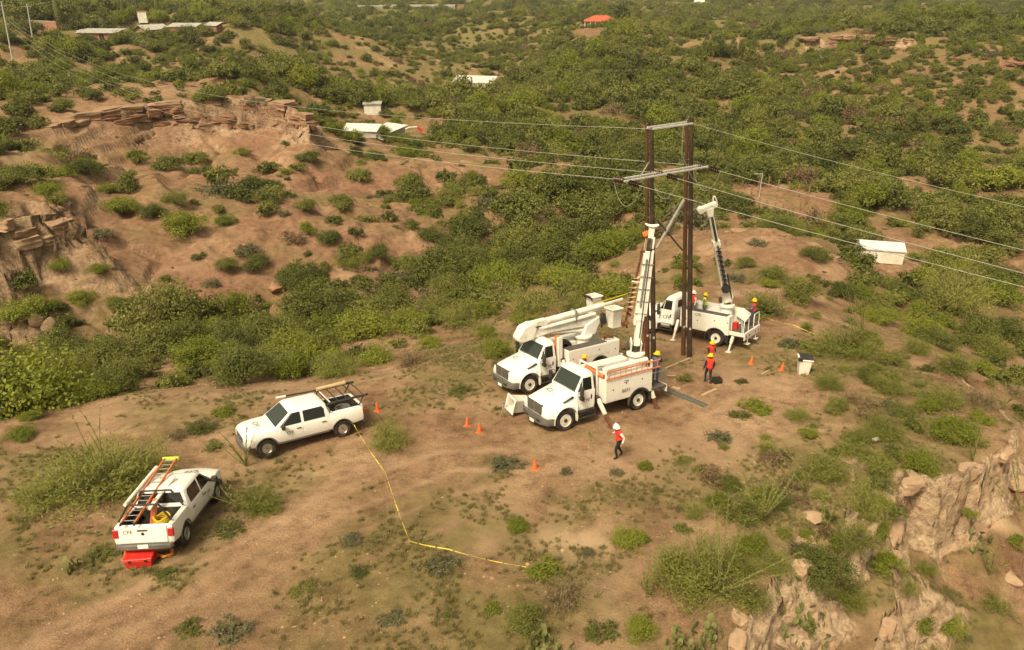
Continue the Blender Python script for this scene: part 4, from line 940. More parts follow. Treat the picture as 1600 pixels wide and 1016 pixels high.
# --- digger derrick on the right
pC, hC, wC = pose((1013, 519), (1115, 541), 1.12)
print('C wheelbase', wC)
WBC = 4.6
tC = make_truck('line_truck', 'white digger derrick truck with railed rear deck parked behind the tall poles', WBC, 'letter_green')
MC = put(tC, pC, hC)
utility_body(tC, WBC, .05, -3.1, .84, 1.98, (-.75, -1.45, -2.95), 1.12)
MB().bb(-2.9, .0, .64, 1.16, 1.981, 2.01).build('top_mat', 'mat_grey', tC, .008)
MB().bb(-4.05, -3.12, -1.2, 1.2, .92, 1.16).build('rear_deck', 'body_white', tC, .015)
MB().bb(-4.02, -3.14, -1.15, 1.15, 1.161, 1.18).build('deck_mat', 'mat_grey', tC)
rl = MB()
for y0, y1 in ((.45, 1.15), (-1.15, -.35)):
    rl.tube([(-4.0, y0, 1.17), (-4.0, y0, 1.85), (-4.0, y0 + .06, 1.95), (-4.0, y1 - .06, 1.95), (-4.0, y1, 1.85), (-4.0, y1, 1.17)], .026, 6)
rl.tube([(-3.25, 1.15, 1.17), (-3.25, 1.15, 1.9), (-3.85, 1.15, 1.9), (-3.92, 1.15, 1.17)], .026, 6).build('deck_railing', 'body_white', tC)
MB().bb(-3.45, -3.2, .55, .85, 1.18, 1.65).build('red_can', 'red_plastic', tC, .04)
MB().bb(-4.1, -4.04, -1.18, 1.18, .70, 1.14).build('rear_beam', 'body_white', tC, .015)
for y in (-.9, -.45, .45, .9): MB().bb(-4.115, -4.095, y - .06, y + .06, .84, .96).build('tail_light', 'lamp_red', tC, .005)
for s in (1, -1): MB().tube([(-4.07, s * .62, .9), (-4.07, s * .62, .42)], .035, 6).box((-4.07, s * .62, .40), (.3, .3, .06)).build('rear_step', 'body_white', tC, .01)
for s in (1, -1): outrigger(tC, .28, s, 1.15, 1.55, -.02, 'body_white'); outrigger(tC, -3.35, s, 1.0, 1.6, -.02, 'body_white')
MB().bb(-2.6, -1.2, -.55, .55, 1.12, 1.9).build('hydraulic_tank', 'body_white', tC, .02)
MB().box((-3.3, -.55, 1.75), (.7, .5, .5), (0, -.5, 0)).build('control_console', 'body_white', tC, .03)
MB().tube([(.72, 1.12, .72), (1.3, 1.12, .72)], .15, 14).build('air_tank', 'chrome', tC)
obj('lettering', text_mesh('CFE', .24, 'letter_grey'), tC, (-1.12, 1.213, 1.80), (math.pi / 2, 0, math.pi))
tipC, bC, dC, dhC, sdC = derrick(tC, MC, (-2.4, 0, 2.6), None, (1108, 322), 40.0)
u = dC.normalized(); LC = dC.length; side = u.cross(dhC).normalized()
MB().beam(bC, bC + u * LC * .62, .42, .42, .36, .36, up=dhC).build('boom', 'fibre_white', tC, .02)
MB().beam(bC + u * LC * .58, bC + u * LC * .92, .28, .26, up=dhC).build('boom_extension', 'fibre_white', tC, .015)
MB().beam(bC + u * LC * .60, bC + u * LC * .66, .42, .42, up=dhC).build('boom_collar', 'fibre_white', tC, .02)
MB().beam(bC + u * LC * .90 - side * .05, bC + u * LC * .985, .36, .34, .46, .32, up=dhC).beam(bC + u * LC * .985 - side * .48, bC + u * LC * 1.0 + side * .42, .34, .30, up=dhC).tube([bC + u * LC * .985 - side * .5 - dhC * .2, bC + u * LC * .985 - side * .5 + dhC * .2], .20, 12).build('boom_head', 'fibre_white', tC, .04)
MB().tube([bC + u * (LC * 1.0) + side * .36 + u * (.5 * math.sin(t)) + side * (.10 * math.cos(t)) for t in [math.pi * k / 8 - .2 for k in range(10)]], .04, 6).build('pole_claw', 'fibre_white', tC)
MB().beam(bC + u * LC * .66 + dhC * .2, bC + u * LC * .9 + dhC * .2, .13, .1, up=dhC).build('extension_cylinder', 'steel_dark', tC, .01)
sh = MB().tube([bC + u * LC * .2 + dhC * .30, bC + u * LC * .62 + dhC * .28], .05, 8).build('auger_shaft', 'steel_dark', tC)
a0 = bC + u * LC * .2 + dhC * .30; e1 = side; e2 = u.cross(side)
for j in range(8):
    vs = []; fs = []; n = 12
    for k in range(n + 1):
        t = 2 * math.pi * k / n; p = a0 + u * LC * (.05 * j + .045 * k / n)
        for q, o in ((.05, 0), (.17, 0), (.17, .015), (.05, .015)): vs.append(p + (e1 * math.cos(t) + e2 * math.sin(t)) * q + u * o)
    for k in range(n):
        for a, b in ((0, 1), (1, 2), (2, 3), (3, 0)): fs.append((k * 4 + a, k * 4 + b, k * 4 + 4 + b, k * 4 + 4 + a))
    MB().add(vs, fs).build('auger_flight', 'steel_dark', sh, smooth=False)
pd = bC + u * LC * .17 + dhC * .28
MB().tube([pd, pd + dhC * .16], .27, 18).build('winch_disc', 'black_plastic', tC)
MB().tube([bC - dhC * .05 + side * .28 + Vector((0, 0, -.1)), bC + u * LC * .28 + side * .26], .08, 10).build('lift_cylinder', 'steel_dark', tC)

# --- pickups
p1, h1, w1 = pose((421, 714), (536, 683), .95)
print('P1 wheelbase', w1)
k1 = make_pickup('white crew cab pickup with black overhead rack parked beside a cone')
M1 = put(k1, p1, h1) @ Matrix.Diagonal((.93, .98, .97, 1)); k1.matrix_world = M1
fr = MB()
for s in (1, -1):
    fr.tube([(-1.30, s * .93, 1.38), (-1.30, s * .90, 1.80)], .03, 6).tube([(-2.75, s * .93, 1.38), (-3.05, s * .90, 1.82)], .03, 6)
    fr.tube([(-1.2, s * .92, 1.82), (-3.25, s * .92, 1.84)], .06, 8)
for x in (-1.30, -1.75, -2.2, -2.65, -3.05): fr.tube([(x, -.92, 1.84), (x, .92, 1.84)], .028, 6)
fr.tube([(-1.2, -.92, 1.84), (.6, -.9, 1.92)], .035, 6).build('overhead_rack', 'black_plastic', k1)
MB().tube([(-1.38, -.80, 1.80), (-1.38, .80, 1.80)], .045, 8).build('rack_crossbar', 'fibre_white', k1)
MB().tube([(.25, -.84, 1.93), (.72, -.84, 1.95)], .05, 8).build('rack_end', 'fibre_white', k1)
hz = MB()
for k in range(4): hz.tube([(-2.2 + .35 * math.cos(t), .15 + .35 * math.sin(t), .93 + .07 * k) for t in [2 * math.pi * j / 16 for j in range(17)]], .03, 5)
hz.build('cable_coil', 'steel_grey', k1)
cr = MB().tube([(-1.25, -.74, 1.95), (-2.75, -.74, 1.97)], .10, 12).build('canvas_roll', 'tan_canvas')
cr.matrix_world = M1 @ cr.matrix_world; tag(cr, 'tan canvas roll lying on the black pickup rack', 'canvas roll')
p2, h2, w2 = pose((294, 852), (336, 782), -.95)
h2 = -h2
print('P2 wheelbase', w2)
k2 = make_pickup('white crew cab pickup seen from behind with orange ladder over its roof')
n_ = Vector((-PBX, -PBY, 1)).normalized(); left2 = n_.cross(h2)
p2 = Vector(at_m(294, 852)) + h2 * 1.64 + left2 * .97
M2 = put(k2, p2, h2) @ Euler((0, math.radians(5), 0)).to_matrix().to_4x4() @ Matrix.Diagonal((.90, 1.0, .97, 1)); M2.translation.z -= .10; k2.matrix_world = M2
fr = MB()
for x in (-2.7, -1.5):
    for s in (1, -1): fr.tube([(x, s * .86, 1.38), (x, s * .5, 1.98)], .035, 6)
    fr.tube([(x, -.5, 1.98), (x, .5, 1.98)], .035, 6)
fr.build('ladder_stand', 'black_plastic', k2)
ld = ladder('ladder', 4.3, .44, 14)
ld.matrix_world = M2 @ Matrix.Translation((-3.12, .38, 1.52)) @ Euler((0, math.radians(-9.5), 0)).to_matrix().to_4x4()
MB().bb(4.28, 4.36, -.30, .30, -.06, .06).build('ladder_foot', 'lime_plastic', ld, .01)
for s in (-1, 1): MB().bb(-.10, .10, s * .22 - .03, s * .22 + .03, -.06, .02).build('ladder_shoe', 'black_plastic', ld, .01)
tag(ld, 'orange fibreglass ladder lying over bed and roof of the rear pickup', 'ladder')
tb = MB().tube([(-2.2, .80, 1.78), (.6, .72, 2.06)], .07, 10).build('white_pole', 'fibre_white'); tb.matrix_world = M2.copy(); tag(tb, 'white plastic pipe lying beside the ladder on the pickup', 'pipe')
bd = MB().beam((-2.15, .06, 1.55), (-.35, -.22, 2.02), .13, .06).build('white_board', 'fibre_white'); bd.matrix_world = M2.copy(); tag(bd, 'white board slanting from the pickup bed up to the cab roof', 'board')
ro = MB(); rnd = random.Random(4)
for k in range(9): ro.tube([(-2.25 + .3 * math.cos(t), -.38 + .26 * math.sin(t), .95 + .045 * k + .05 * math.sin(3 * t + k)) for t in [2 * math.pi * j / 16 for j in range(17)]], .028, 5)
ro = ro.build('rope_coil', 'yellow_rope'); ro.matrix_world = M2.copy(); tag(ro, 'yellow rope coiled in the open pickup bed', 'rope')
sl_ = MB().tube([(-2.5, -.1, .98), (-2.0, .0, 1.2), (-1.7, .02, 1.6), (-1.62, .02, 1.72)], [.09, .1, .1, .07], 8).build('orange_sleeve', 'orange_vinyl'); sl_.matrix_world = M2.copy(); tag(sl_, 'orange insulating sleeve standing in the pickup bed beside the ladder', 'sleeve')
# ------------------------------------------------------------------ H-frame of poles, crossarms, insulators, wires
worn('pole_dark', (0.040, 0.026, 0.018), (0.10, 0.06, 0.036), 0.85, 2.0, 0.7, bump=0.3)
worn('pole_brown', (0.105, 0.05, 0.026), (0.05, 0.026, 0.016), 0.85, 1.6, 0.8, bump=0.3)
worn('galvanised', (0.52, 0.51, 0.48), (0.33, 0.31, 0.28), 0.5, 4, 0.5, metal=0.1)
principled('insulator', (0.045, 0.018, 0.014), 0.25, 0, 0.5)
principled('wire_alu', (0.34, 0.32, 0.26), 0.6, 0.0)
worn('brace_wood', (0.30, 0.29, 0.26), (0.2, 0.17, 0.13), 0.8, 5, 0.6)
worn('brace_dark', (0.06, 0.05, 0.042), (0.12, 0.1, 0.08), 0.8, 5, 0.6)
def at_mh(px, py, h):
    """point h metres above the ridge top on a line of sight"""
    d = ray(px, py); t = (PA + h - CAMZ) / (d[2] - PBX * d[0] - PBY * d[1])
    return Vector((d[0] * t, d[1] * t, CAMZ + d[2] * t))
def make_pole(base_px, top_px, mat, label, r0=.145, r1=.10, dy=0.0, ybase=None):
    b = Vector(at_m(*base_px)) if ybase is None else at_y(*base_px, ybase)
    b.z = plane_z(b.x, b.y) - .3
    t = at_y(*top_px, b.y + dy)
    n = 9; path = [b.lerp(t, k / n) for k in range(n + 1)]
    o = empty('utility_pole', b); tag(o, label, 'utility pole', None)
    p = MB().tube([q - b for q in path], [r0 + (r1 - r0) * k / n for k in range(n + 1)], 14).build('shaft', mat, o)
    for k in range(5):
        q = (path[0].lerp(t, .45 + .1 * k)) - b
        MB().tube([q, q + Vector((.26 if k % 2 else -.26, -.02, .0))], .012, 5).build('step_bolt', 'steel_grey', o)
    MB().box(path[0].lerp(t, .16) - b + Vector((0, -r0 * .93, 0)), (.10, .02, .14)).build('tag_plate', 'galvanised', o)
    return b, t, o
Pb1, Pt1, _ = make_pole((1022, 574), (1018, 187), 'pole_dark', 'left one of the two tall dark new poles')
Pb2, Pt2, _ = make_pole((1078, 559), (1080.5, 184), 'pole_dark', 'right one of the two tall dark new poles')
Qb1, Qt1, _ = make_pole((1012, 569), (1010.5, 194), 'pole_brown', 'left brown weathered old pole close behind the dark pole', .13, .09, ybase=Pb1.y + .45)
Qb2, Qt2, _ = make_pole((1068, 556), (1073.5, 188), 'pole_brown', 'right brown weathered old pole close behind the dark pole', .13, .09, ybase=Pb2.y + .40)
print('poles', Pb1, Pt1, Pb2, Pt2)
fdir = (Pb2 - Pb1); fdir.z = 0; fdir.normalize(); fn = Vector((-fdir.y, fdir.x, 0))
if fn.y > 0: fn = -fn          # towards the camera
def arm_pts(pl, pr, fwd=.2):
    """ends of a crossarm lying in the frame's plane"""
    out = []
    for q in (pl, pr):
        d = ray(*q); n = Vector((fn.x, fn.y, 0)); P = Pb1 + fn * fwd
        t = (P.x * n.x + P.y * n.y) / (d[0] * n.x + d[1] * n.y)
        out.append(Vector((d[0] * t, d[1] * t, CAMZ + d[2] * t)))
    return out
def crossarm(name, label, pl, pr, level=True):
    a, b = arm_pts(pl, pr)
    z = (a.z + b.z) / 2
    if level: a.z = b.z = z
    o = empty(name, a); tag(o, label, 'crossarm')
    for k, f in enumerate((0, -.40)):
        m = MB(); m.beam(a - a + fn * f, b - a + fn * f, .07, .09); m.build('arm_beam', 'galvanised', o, .01)
    for k in range(3): q = (b - a) * (.12 + .38 * k); MB().tube([q + fn * .1, q - fn * .5], .02, 6).build('through_bolt', 'steel_grey', o)
    return a, b, o
UA, UB, _ = crossarm('crossarm', 'short grey upper crossarm joining the pole tops', (1020, 201), (1082, 194))
LA_, LB_, larm = crossarm('crossarm', 'long grey lower crossarm carrying dark insulators', (975, 283), (1106, 261))
for (pa, pb, mt, nm, lb, w_) in (((1026, 388), (1069, 312), 'brace_wood', 'cross_brace', 'thick pale grey brace slanting between the two poles', .13), ((1026, 343), (1067, 392), 'brace_dark', 'cross_brace', 'thin dark brace crossing the pale brace', .09), ((1000, 277), (1013, 255), 'brace_wood', 'arm_brace', 'short grey brace under the crossarm beside the left pole', .05)):
    a, b = arm_pts(pa, pb, .05)
    tag(MB().beam(a, b, w_, w_ * .8).build(nm, mt, None, .01), lb, 'brace')
def insulator(p, d, label, n=5, L=.78):
    d = Vector(d).normalized(); p = Vector(p)
    o = empty('insulator_string', p); tag(o, label, 'insulator', 'dark insulator strings on the lower crossarm')
    MB().tube([Vector(), d * L], .025, 6).build('pin', 'steel_grey', o)
    for k in range(n):
        c = d * (.14 + k * .125); e1 = d.cross(Vector((0, 0, 1))).normalized(); e2 = d.cross(e1)
        m = MB(); vs = []; fs = []; prof = [(.03, -.03), (.075, -.03), (.135, .03), (.14, .045), (.05, .045)]
        for r, h in prof:
            for q in range(12):
                t = 2 * math.pi * q / 12; vs.append(c + (e1 * math.cos(t) + e2 * math.sin(t)) * r + d * h)
        for i in range(4):
            for q in range(12): a = i * 12 + q; b = i * 12 + (q + 1) % 12; fs.append((a, b, b + 12, a + 12))
        m.add(vs, fs).build('disc', 'insulator', o)
    return p + d * L
WL = at_y(6, 30, 200.0)                       # far pole on the left plateau
WR = Vector((68, -22, 12))
dl = (WL - LA_).normalized(); dr_ = (WR - LB_).normalized()
def wire(a, b, mid, label, r=.02, n=36, name='power_line'):
    """sagging wire from a to b, its dip set so that it passes the photo point mid"""
    a, b = Vector(a), Vector(b)
    def pt(t, s): p = a.lerp(b, t); p.z -= 4 * s * t * (1 - t); return p
    def y_at(s):
        T = np.linspace(.02, .98 if b.y > 2 else .62, 600); P = np.array([pt(t, s) for t in T]); px, py, dp = to_px(P)
        k = np.argmin(np.abs(px - mid[0]) + (dp < 1) * 1e6); return py[k]
    lo, hi = -4.0, 14.0
    for _ in range(26):
        m_ = (lo + hi) / 2
        if y_at(m_) < mid[1]: lo = m_
        else: hi = m_
    s = max(lo, .05)
    pts = [pt((k / n) ** 1.0, s) for k in range(n + 1)]
    o = MB().tube([p - a for p in pts], r, 5, caps=False).build(name, 'wire_alu', None, loc=a); tag(o, label, 'power line')
    return o
left_sp = []; right_sp = []
for i, (f, nm) in enumerate(((0.02, 'left end'), (.46, 'middle'), (.97, 'right end'))):
    q = LA_.lerp(LB_, f)
    left_sp.append(insulator(q, (dl.x, dl.y, -.08), 'dark insulator string pointing left at the %s of the lower crossarm' % nm))
    right_sp.append(insulator(q + fn * .1, (dr_.x, dr_.y, -.08), 'dark insulator string pointing right at the %s of the lower crossarm' % nm))
for i, m_ in enumerate(((500, 228), (500, 213), (500, 198))):
    wire(left_sp[i], WL + Vector((0, 0, -1.2 + .9 * i)), m_, ['lowest', 'middle', 'highest'][i] + ' of the three conductors running to the upper left', .015)
for i, m_ in enumerate(((1590, 446), (1590, 425), (1590, 389))):
    wire(right_sp[i], WR + Vector((2.0 * i, 2.0 * i, 0)), m_, ['lowest', 'middle', 'highest'][i] + ' of the three conductors running to the right edge', .013)
wire(UA, WL + Vector((0, 0, 1.6)), (500, 171), 'thin guard wire running from the left pole top to the far left', .012)
wire(UB, WR + Vector((3, 3, 5)), (1560, 314), 'thin guard wire running from the right pole top to the right edge', .009)
for i in range(3):
    a, b = left_sp[i], right_sp[i]
    pts = []
    for k in range(17):
        t = k / 16; p = a.lerp(b, t); p.z -= 1.15 * math.sin(math.pi * t) ** .7; pts.append(p)
    tag(MB().tube([p - a for p in pts], .010, 5).build('jumper_loop', 'wire_alu', None, loc=a), ['left', 'middle', 'right'][i] + ' slack jumper wire looping under the lower crossarm', 'wire')
tag(MB().tube([Pt2 + Vector((-.15, -.1, .1)), Pt2 + Vector((-.4, -.15, -.4)), Pt2 + Vector((-.35, -.2, -1.8)), Pt2 + Vector((.3, -.3, -3.0)), Pt2 + Vector((1.1, -.3, -3.6))], .012, 5).build('ground_wire', 'wire_alu'), 'loose pale wire hanging down the right pole top', 'wire')
# far leaning pole on the left plateau, and its neighbour
for k, (q, top, lb) in enumerate((((10, 62), (2, 2), 'pale leaning utility pole at the far left edge'), ((48, 52), (42, 6), 'slim grey utility pole beyond the brick wall on the left'))):
    b = at_y(q[0], q[1], 198 + 20 * k); b.z = float(ground(b.x, b.y)) - .2; t = at_y(*top, 198 + 20 * k)
    o = empty('utility_pole', b); tag(o, lb, 'utility pole')
    MB().tube([Vector(), t - b], [.2, .14], 8).build('shaft', 'galvanised', o); MB().beam((t - b) * .93 + Vector((-1.1, 0, 0)), (t - b) * .93 + Vector((1.1, 0, 0)), .12, .14).build('arm_beam', 'brace_wood', o)
# ------------------------------------------------------------------ people
principled('skin', (0.30, 0.15, 0.09), 0.6)
principled('hair_dark', (0.012, 0.01, 0.008), 0.8)
principled('eye_dark', (0.01, 0.01, 0.01), 0.3)
for n_, c_ in (('denim', (0.045, 0.07, 0.13)), ('navy', (0.022, 0.024, 0.034)), ('black_cloth', (0.016, 0.016, 0.018)), ('white_cloth', (0.70, 0.68, 0.64)), ('blue_shirt', (0.075, 0.11, 0.18)), ('khaki_cloth', (0.2, 0.16, 0.1)), ('boot_brown', (0.05, 0.03, 0.02)),
               ('vest_red', (0.72, 0.055, 0.03)), ('vest_lime', (0.50, 0.62, 0.06)), ('vest_trim', (0.75, 0.42, 0.05)), ('reflective', (0.66, 0.62, 0.56)), ('hat_yellow', (0.80, 0.50, 0.015)), ('hat_white', (0.80, 0.78, 0.74)), ('glove_grey', (0.3, 0.27, 0.24))):
    worn(n_, c_, tuple(x * .6 for x in c_), 0.45 if 'hat' in n_ else 0.85, 8, 0.5)
def person(label, pose, shirt='navy', trousers='denim', vest='vest_red', hat='hat_yellow', sleeve=None, hands='skin', height=1.74, trim='reflective', boots='boot_brown'):
    J = dict(pel=(0, 0, .93), sp=(0, 0, 1.10), ch=(0, 0, 1.32), nk=(.01, 0, 1.46), hd=(.02, 0, 1.56), tp=(.025, 0, 1.70),
             shL=(0, .17, 1.40), shR=(0, -.17, 1.40), elL=(-.02, .24, 1.12), elR=(-.02, -.24, 1.12), wrL=(.06, .25, .88), wrR=(.06, -.25, .88), haL=(.09, .25, .80), haR=(.09, -.25, .80),
             hiL=(0, .095, .90), hiR=(0, -.095, .90), knL=(.03, .10, .49), knR=(.03, -.10, .49), anL=(-.01, .11, .09), anR=(-.01, -.11, .09), toL=(.15, .12, .035), toR=(.15, -.12, .035))
    LOOK = pose.get('look', (1, 0, 0)); J.update({k: v for k, v in pose.items() if k != 'look'})
    R = dict(pel=(.145, .115), sp=(.135, .105), ch=(.165, .115), nk=(.058, .058), hd=(.082, .098), tp=(.07, .08), shL=(.075,) * 2, shR=(.075,) * 2, elL=(.05,) * 2, elR=(.05,) * 2, wrL=(.034,) * 2, wrR=(.034,) * 2, haL=(.042, .022), haR=(.042, .022),
             hiL=(.098,) * 2, hiR=(.098,) * 2, knL=(.066,) * 2, knR=(.066,) * 2, anL=(.048,) * 2, anR=(.048,) * 2, toL=(.045, .03), toR=(.045, .03))
    names = list(J); E_ = [('pel', 'sp'), ('sp', 'ch'), ('ch', 'nk'), ('nk', 'hd'), ('hd', 'tp')]
    for s in 'LR': E_ += [('ch', 'sh' + s), ('sh' + s, 'el' + s), ('el' + s, 'wr' + s), ('wr' + s, 'ha' + s), ('pel', 'hi' + s), ('hi' + s, 'kn' + s), ('kn' + s, 'an' + s), ('an' + s, 'to' + s)]
    me = bpy.data.meshes.new('body'); me.from_pydata([J[n] for n in names], [(names.index(a), names.index(b)) for a, b in E_], [])
    o = bpy.data.objects.new('tmp_p', me); COL.objects.link(o)
    sk = o.modifiers.new('skin', 'SKIN'); sk.use_smooth_shade = True
    if not me.skin_vertices: bpy.context.view_layer.objects.active = o
    sv = me.skin_vertices[0].data
    for i, n in enumerate(names): sv[i].radius = R[n]; sv[i].use_root = (n == 'pel')
    ss = o.modifiers.new('s', 'SUBSURF'); ss.levels = 2; ss.render_levels = 2
    dg = bpy.context.evaluated_depsgraph_get(); body = bpy.data.meshes.new_from_object(o.evaluated_get(dg)); body.name = 'body'
    bpy.data.objects.remove(o)
    seg = {'skin': [('nk', 'hd'), ('hd', 'tp')], 'shirt': [('pel', 'sp'), ('sp', 'ch'), ('ch', 'nk'), ('ch', 'shL'), ('ch', 'shR')], 'sleeve': [('shL', 'elL'), ('shR', 'elR'), ('elL', 'wrL'), ('elR', 'wrR')], 'hands': [('wrL', 'haL'), ('wrR', 'haR')],
           'trousers': [('hiL', 'knL'), ('hiR', 'knR'), ('knL', 'anL'), ('knR', 'anR'), ('pel', 'hiL'), ('pel', 'hiR')], 'boots': [('anL', 'toL'), ('anR', 'toR')]}
    mm = {'skin': 'skin', 'shirt': shirt, 'sleeve': sleeve or shirt, 'hands': hands, 'trousers': trousers, 'boots': boots}
    keys = list(seg); body.materials.clear()
    for k in keys: body.materials.append(MATS[mm[k]])
    cen = np.array([p.center[:] for p in body.polygons]); best = np.full(len(cen), 9e9); cls = np.zeros(len(cen), int)
    for ki, k in enumerate(keys):
        for a, b in seg[k]:
            A = np.array(J[a]); Bv = np.array(J[b]); d = Bv - A; t = np.clip(((cen - A) @ d) / max(d @ d, 1e-9), 0, 1)
            ds = np.linalg.norm(cen - (A + t[:, None] * d), axis=1) - (np.mean(R[a]) * (1 - t) + np.mean(R[b]) * t)
            m_ = ds < best; best[m_] = ds[m_]; cls[m_] = ki
    body.polygons.foreach_set('material_index', cls.astype(np.int32))
    # nose, eyes, ears and fingers belong to the same mesh
    bm = bmesh.new(); bm.from_mesh(body)
    ex = MB(); hd = Vector(J['hd']); fw = Vector(LOOK).normalized(); sdv = Vector((0, 0, 1)).cross(fw).normalized()
    top = Vector(J['tp'])
    ex.ball(hd + fw * .100 + Vector((0, 0, -.005)), .020, 6, 4, (1, .8, 1.3))
    for s in (1, -1): ex.ball(hd + sdv * s * .088 + Vector((0, 0, .0)), .026, 6, 4, (.7, .5, 1.2))
    for s in 'LR':
        w_ = Vector(J['wr' + s]); h_ = Vector(J['ha' + s]); d = (h_ - w_).normalized(); e = d.cross(Vector((1, 0, .2))).normalized(); nrm_ = e.cross(d)
        for k in range(4):
            p = h_ + e * (k - 1.5) * .019 + d * .01; l = (.072, .08, .076, .06)[k]
            ex.tube([p, p + d * l * .5 + nrm_ * .006, p + d * l * .9 + nrm_ * .028], [.0095, .009, .007], 5)
        p = h_ - e * .035 - d * .03; ex.tube([p, p - e * .025 + d * .03, p - e * .025 + d * .055 + nrm_ * .012], [.011, .010, .008], 5)
    exm = ex.mesh('x', None, weld=False); nb = len(bm.faces); bm.from_mesh(exm)
    bm.faces.ensure_lookup_table()
    for f in bm.faces[nb:]: f.smooth = True; f.material_index = keys.index('skin') if f.calc_center_median().z > hd.z - .06 and (f.calc_center_median() - hd).length < .2 else keys.index('hands')
    body.materials.append(MATS['eye_dark'])
    nb = len(bm.faces); ey = MB()
    for s in (1, -1): ey.ball(hd + fw * .088 + sdv * s * .034 + Vector((0, 0, .022)), .011, 6, 4)
    bm.from_mesh(ey.mesh('x', None, weld=False)); bm.faces.ensure_lookup_table()
    for f in bm.faces[nb:]: f.material_index = len(keys)
    bm.to_mesh(body); bm.free()
    root = empty('person'); tag(root, label, 'person')
    sc = height / 1.74
    bo = obj('body', body, root)
    # vest: the torso skin pushed out
    if vest:
        tz = [f for f in range(len(cen)) if keys[cls[f]] == 'shirt']
        bm = bmesh.new(); bm.from_mesh(body); bm.faces.ensure_lookup_table(); keep = set(tz)
        bmesh.ops.delete(bm, geom=[f for f in bm.faces if f.index not in keep], context='FACES')
        bmesh.ops.recalc_face_normals(bm, faces=bm.faces); bm.normal_update()
        for v in bm.verts: v.co += v.normal * .022
        A = Vector(J['pel']); D = Vector(J['ch']) - A
        for f in bm.faces:
            t = (f.calc_center_median() - A).dot(D) / D.length_squared
            f.material_index = 1 if (.30 < t < .44 or .78 < t < .9) else (2 if t > 1.08 else 0)
        vm = bpy.data.meshes.new('vest'); bm.to_mesh(vm); bm.free()
        vm.materials.clear()
        for q in (vest, 'reflective', trim): vm.materials.append(MATS[q])
        obj('vest', vm, root)
    # hard hat with brim and hair below it
    q = (top - hd).normalized(); M = q.to_track_quat('Z', 'Y').to_matrix().to_4x4(); M.translation = hd + q * .055
    yaw = math.atan2(fw.y, fw.x)
    hm = MB().lathe([(.150, 0), (.152, .012), (.128, .018), (.124, .05), (.11, .10), (.08, .135), (.04, .152), (0, .156)], (0, 0, 0), 'z', 18).box((.0, 0, .145), (.2, .035, .03))
    hm.box((.135, 0, .008), (.10, .16, .012))
    h = hm.build('hard_hat', hat, root); h.matrix_local = M @ Matrix.Rotation(yaw, 4, 'Z')
    hr = MB().ball((hd.x - fw.x * .028, hd.y - fw.y * .028, hd.z + .015), .092, 10, 7, (1, 1, 1.05)).build('hair', 'hair_dark', root)
    root.scale = (sc,) * 3
    return root
walkL = dict(knL=(.16, .09, .50), anL=(.08, .10, .12), toL=(.24, .11, .06), knR=(-.04, -.09, .50), anR=(-.24, -.10, .12), toR=(-.10, -.11, .04))
def stand(p, xyz, head): p.location = xyz; p.rotation_euler = (0, 0, head)
def gz(px, py): q = on_ground(px, py); return q
# foreground walker looking at something in the hand
w1_ = person('person in white hard hat and red vest walking and looking down in the foreground', dict(walkL, ch=(.05, 0, 1.31), nk=(.10, 0, 1.44), hd=(.15, 0, 1.53), tp=(.17, 0, 1.67), shL=(.05, .17, 1.39), shR=(.05, -.17, 1.39), elR=(.08, -.25, 1.13), wrR=(.28, -.14, 1.20), haR=(.35, -.10, 1.23), elL=(-.12, .25, 1.13), wrL=(-.05, .26, .90), haL=(-.02, .26, .82), look=(1, 0, -.4)), 'white_cloth', 'black_cloth', 'vest_red', 'hat_white', trim='vest_trim')
stand(w1_, gz(965, 716), math.radians(195))
w2_ = person('person in yellow hard hat and blue shirt on the rear step of the front truck', dict(elL=(.12, .25, 1.15), wrL=(.33, .15, 1.16), haL=(.40, .12, 1.17), elR=(.10, -.25, 1.14), wrR=(.32, -.15, 1.10), haR=(.39, -.12, 1.10)), 'blue_shirt', 'denim', None)
stand(w2_, MA @ Vector((-3.62, .62, .92)), math.radians(80))
q = at_mh(913, 556, 1.66)
w3_ = person('person in yellow hard hat standing between the two front trucks', {}, 'navy', 'denim', 'vest_red')
stand(w3_, (q.x, q.y, plane_z(q.x, q.y) - .02), math.radians(-30))
w4_ = person('person in red vest and yellow hard hat walking away beside the black crate', dict(walkL, elL=(-.05, .26, 1.13), wrL=(.03, .28, .89), haL=(.05, .28, .81), knR=(-.02, -.10, .49), anR=(-.16, -.12, .11), toR=(-.01, -.12, .03)), 'navy', 'navy', 'vest_red')
stand(w4_, gz(1105, 599), math.radians(95))
w5_ = person('person in red vest facing the camera behind another person near the wheel', dict(elL=(.12, .22, 1.15), wrL=(.26, .05, 1.16), haL=(.30, -.02, 1.17), elR=(.10, -.22, 1.14), wrR=(.26, -.04, 1.10), haR=(.30, .03, 1.10)), 'navy', 'denim', 'vest_red')
stand(w5_, gz(1107, 577), math.radians(-70))
w6_ = person('person in yellow hard hat at the controls on the rear deck of the right truck', dict(elL=(.12, .25, 1.15), wrL=(.33, .18, 1.14), haL=(.40, .16, 1.15), elR=(.10, -.25, 1.14), wrR=(.32, -.18, 1.12), haR=(.39, -.16, 1.12)), 'blue_shirt', 'denim', 'vest_red')
stand(w6_, MC @ Vector((-3.75, -.62, 1.18)), math.radians(170))
w7_ = person('person in lime vest and yellow hard hat standing in the bed of the right truck', {}, 'khaki_cloth', 'denim', 'vest_lime')
stand(w7_, MC @ Vector((-.75, -.30, 1.12)), math.radians(-20))
w8_ = person('person half hidden by the right poles in the truck bed', {}, 'white_cloth', 'denim', 'vest_red', 'hat_white')
stand(w8_, MC @ Vector((.02, -.35, 1.12)), math.radians(200))
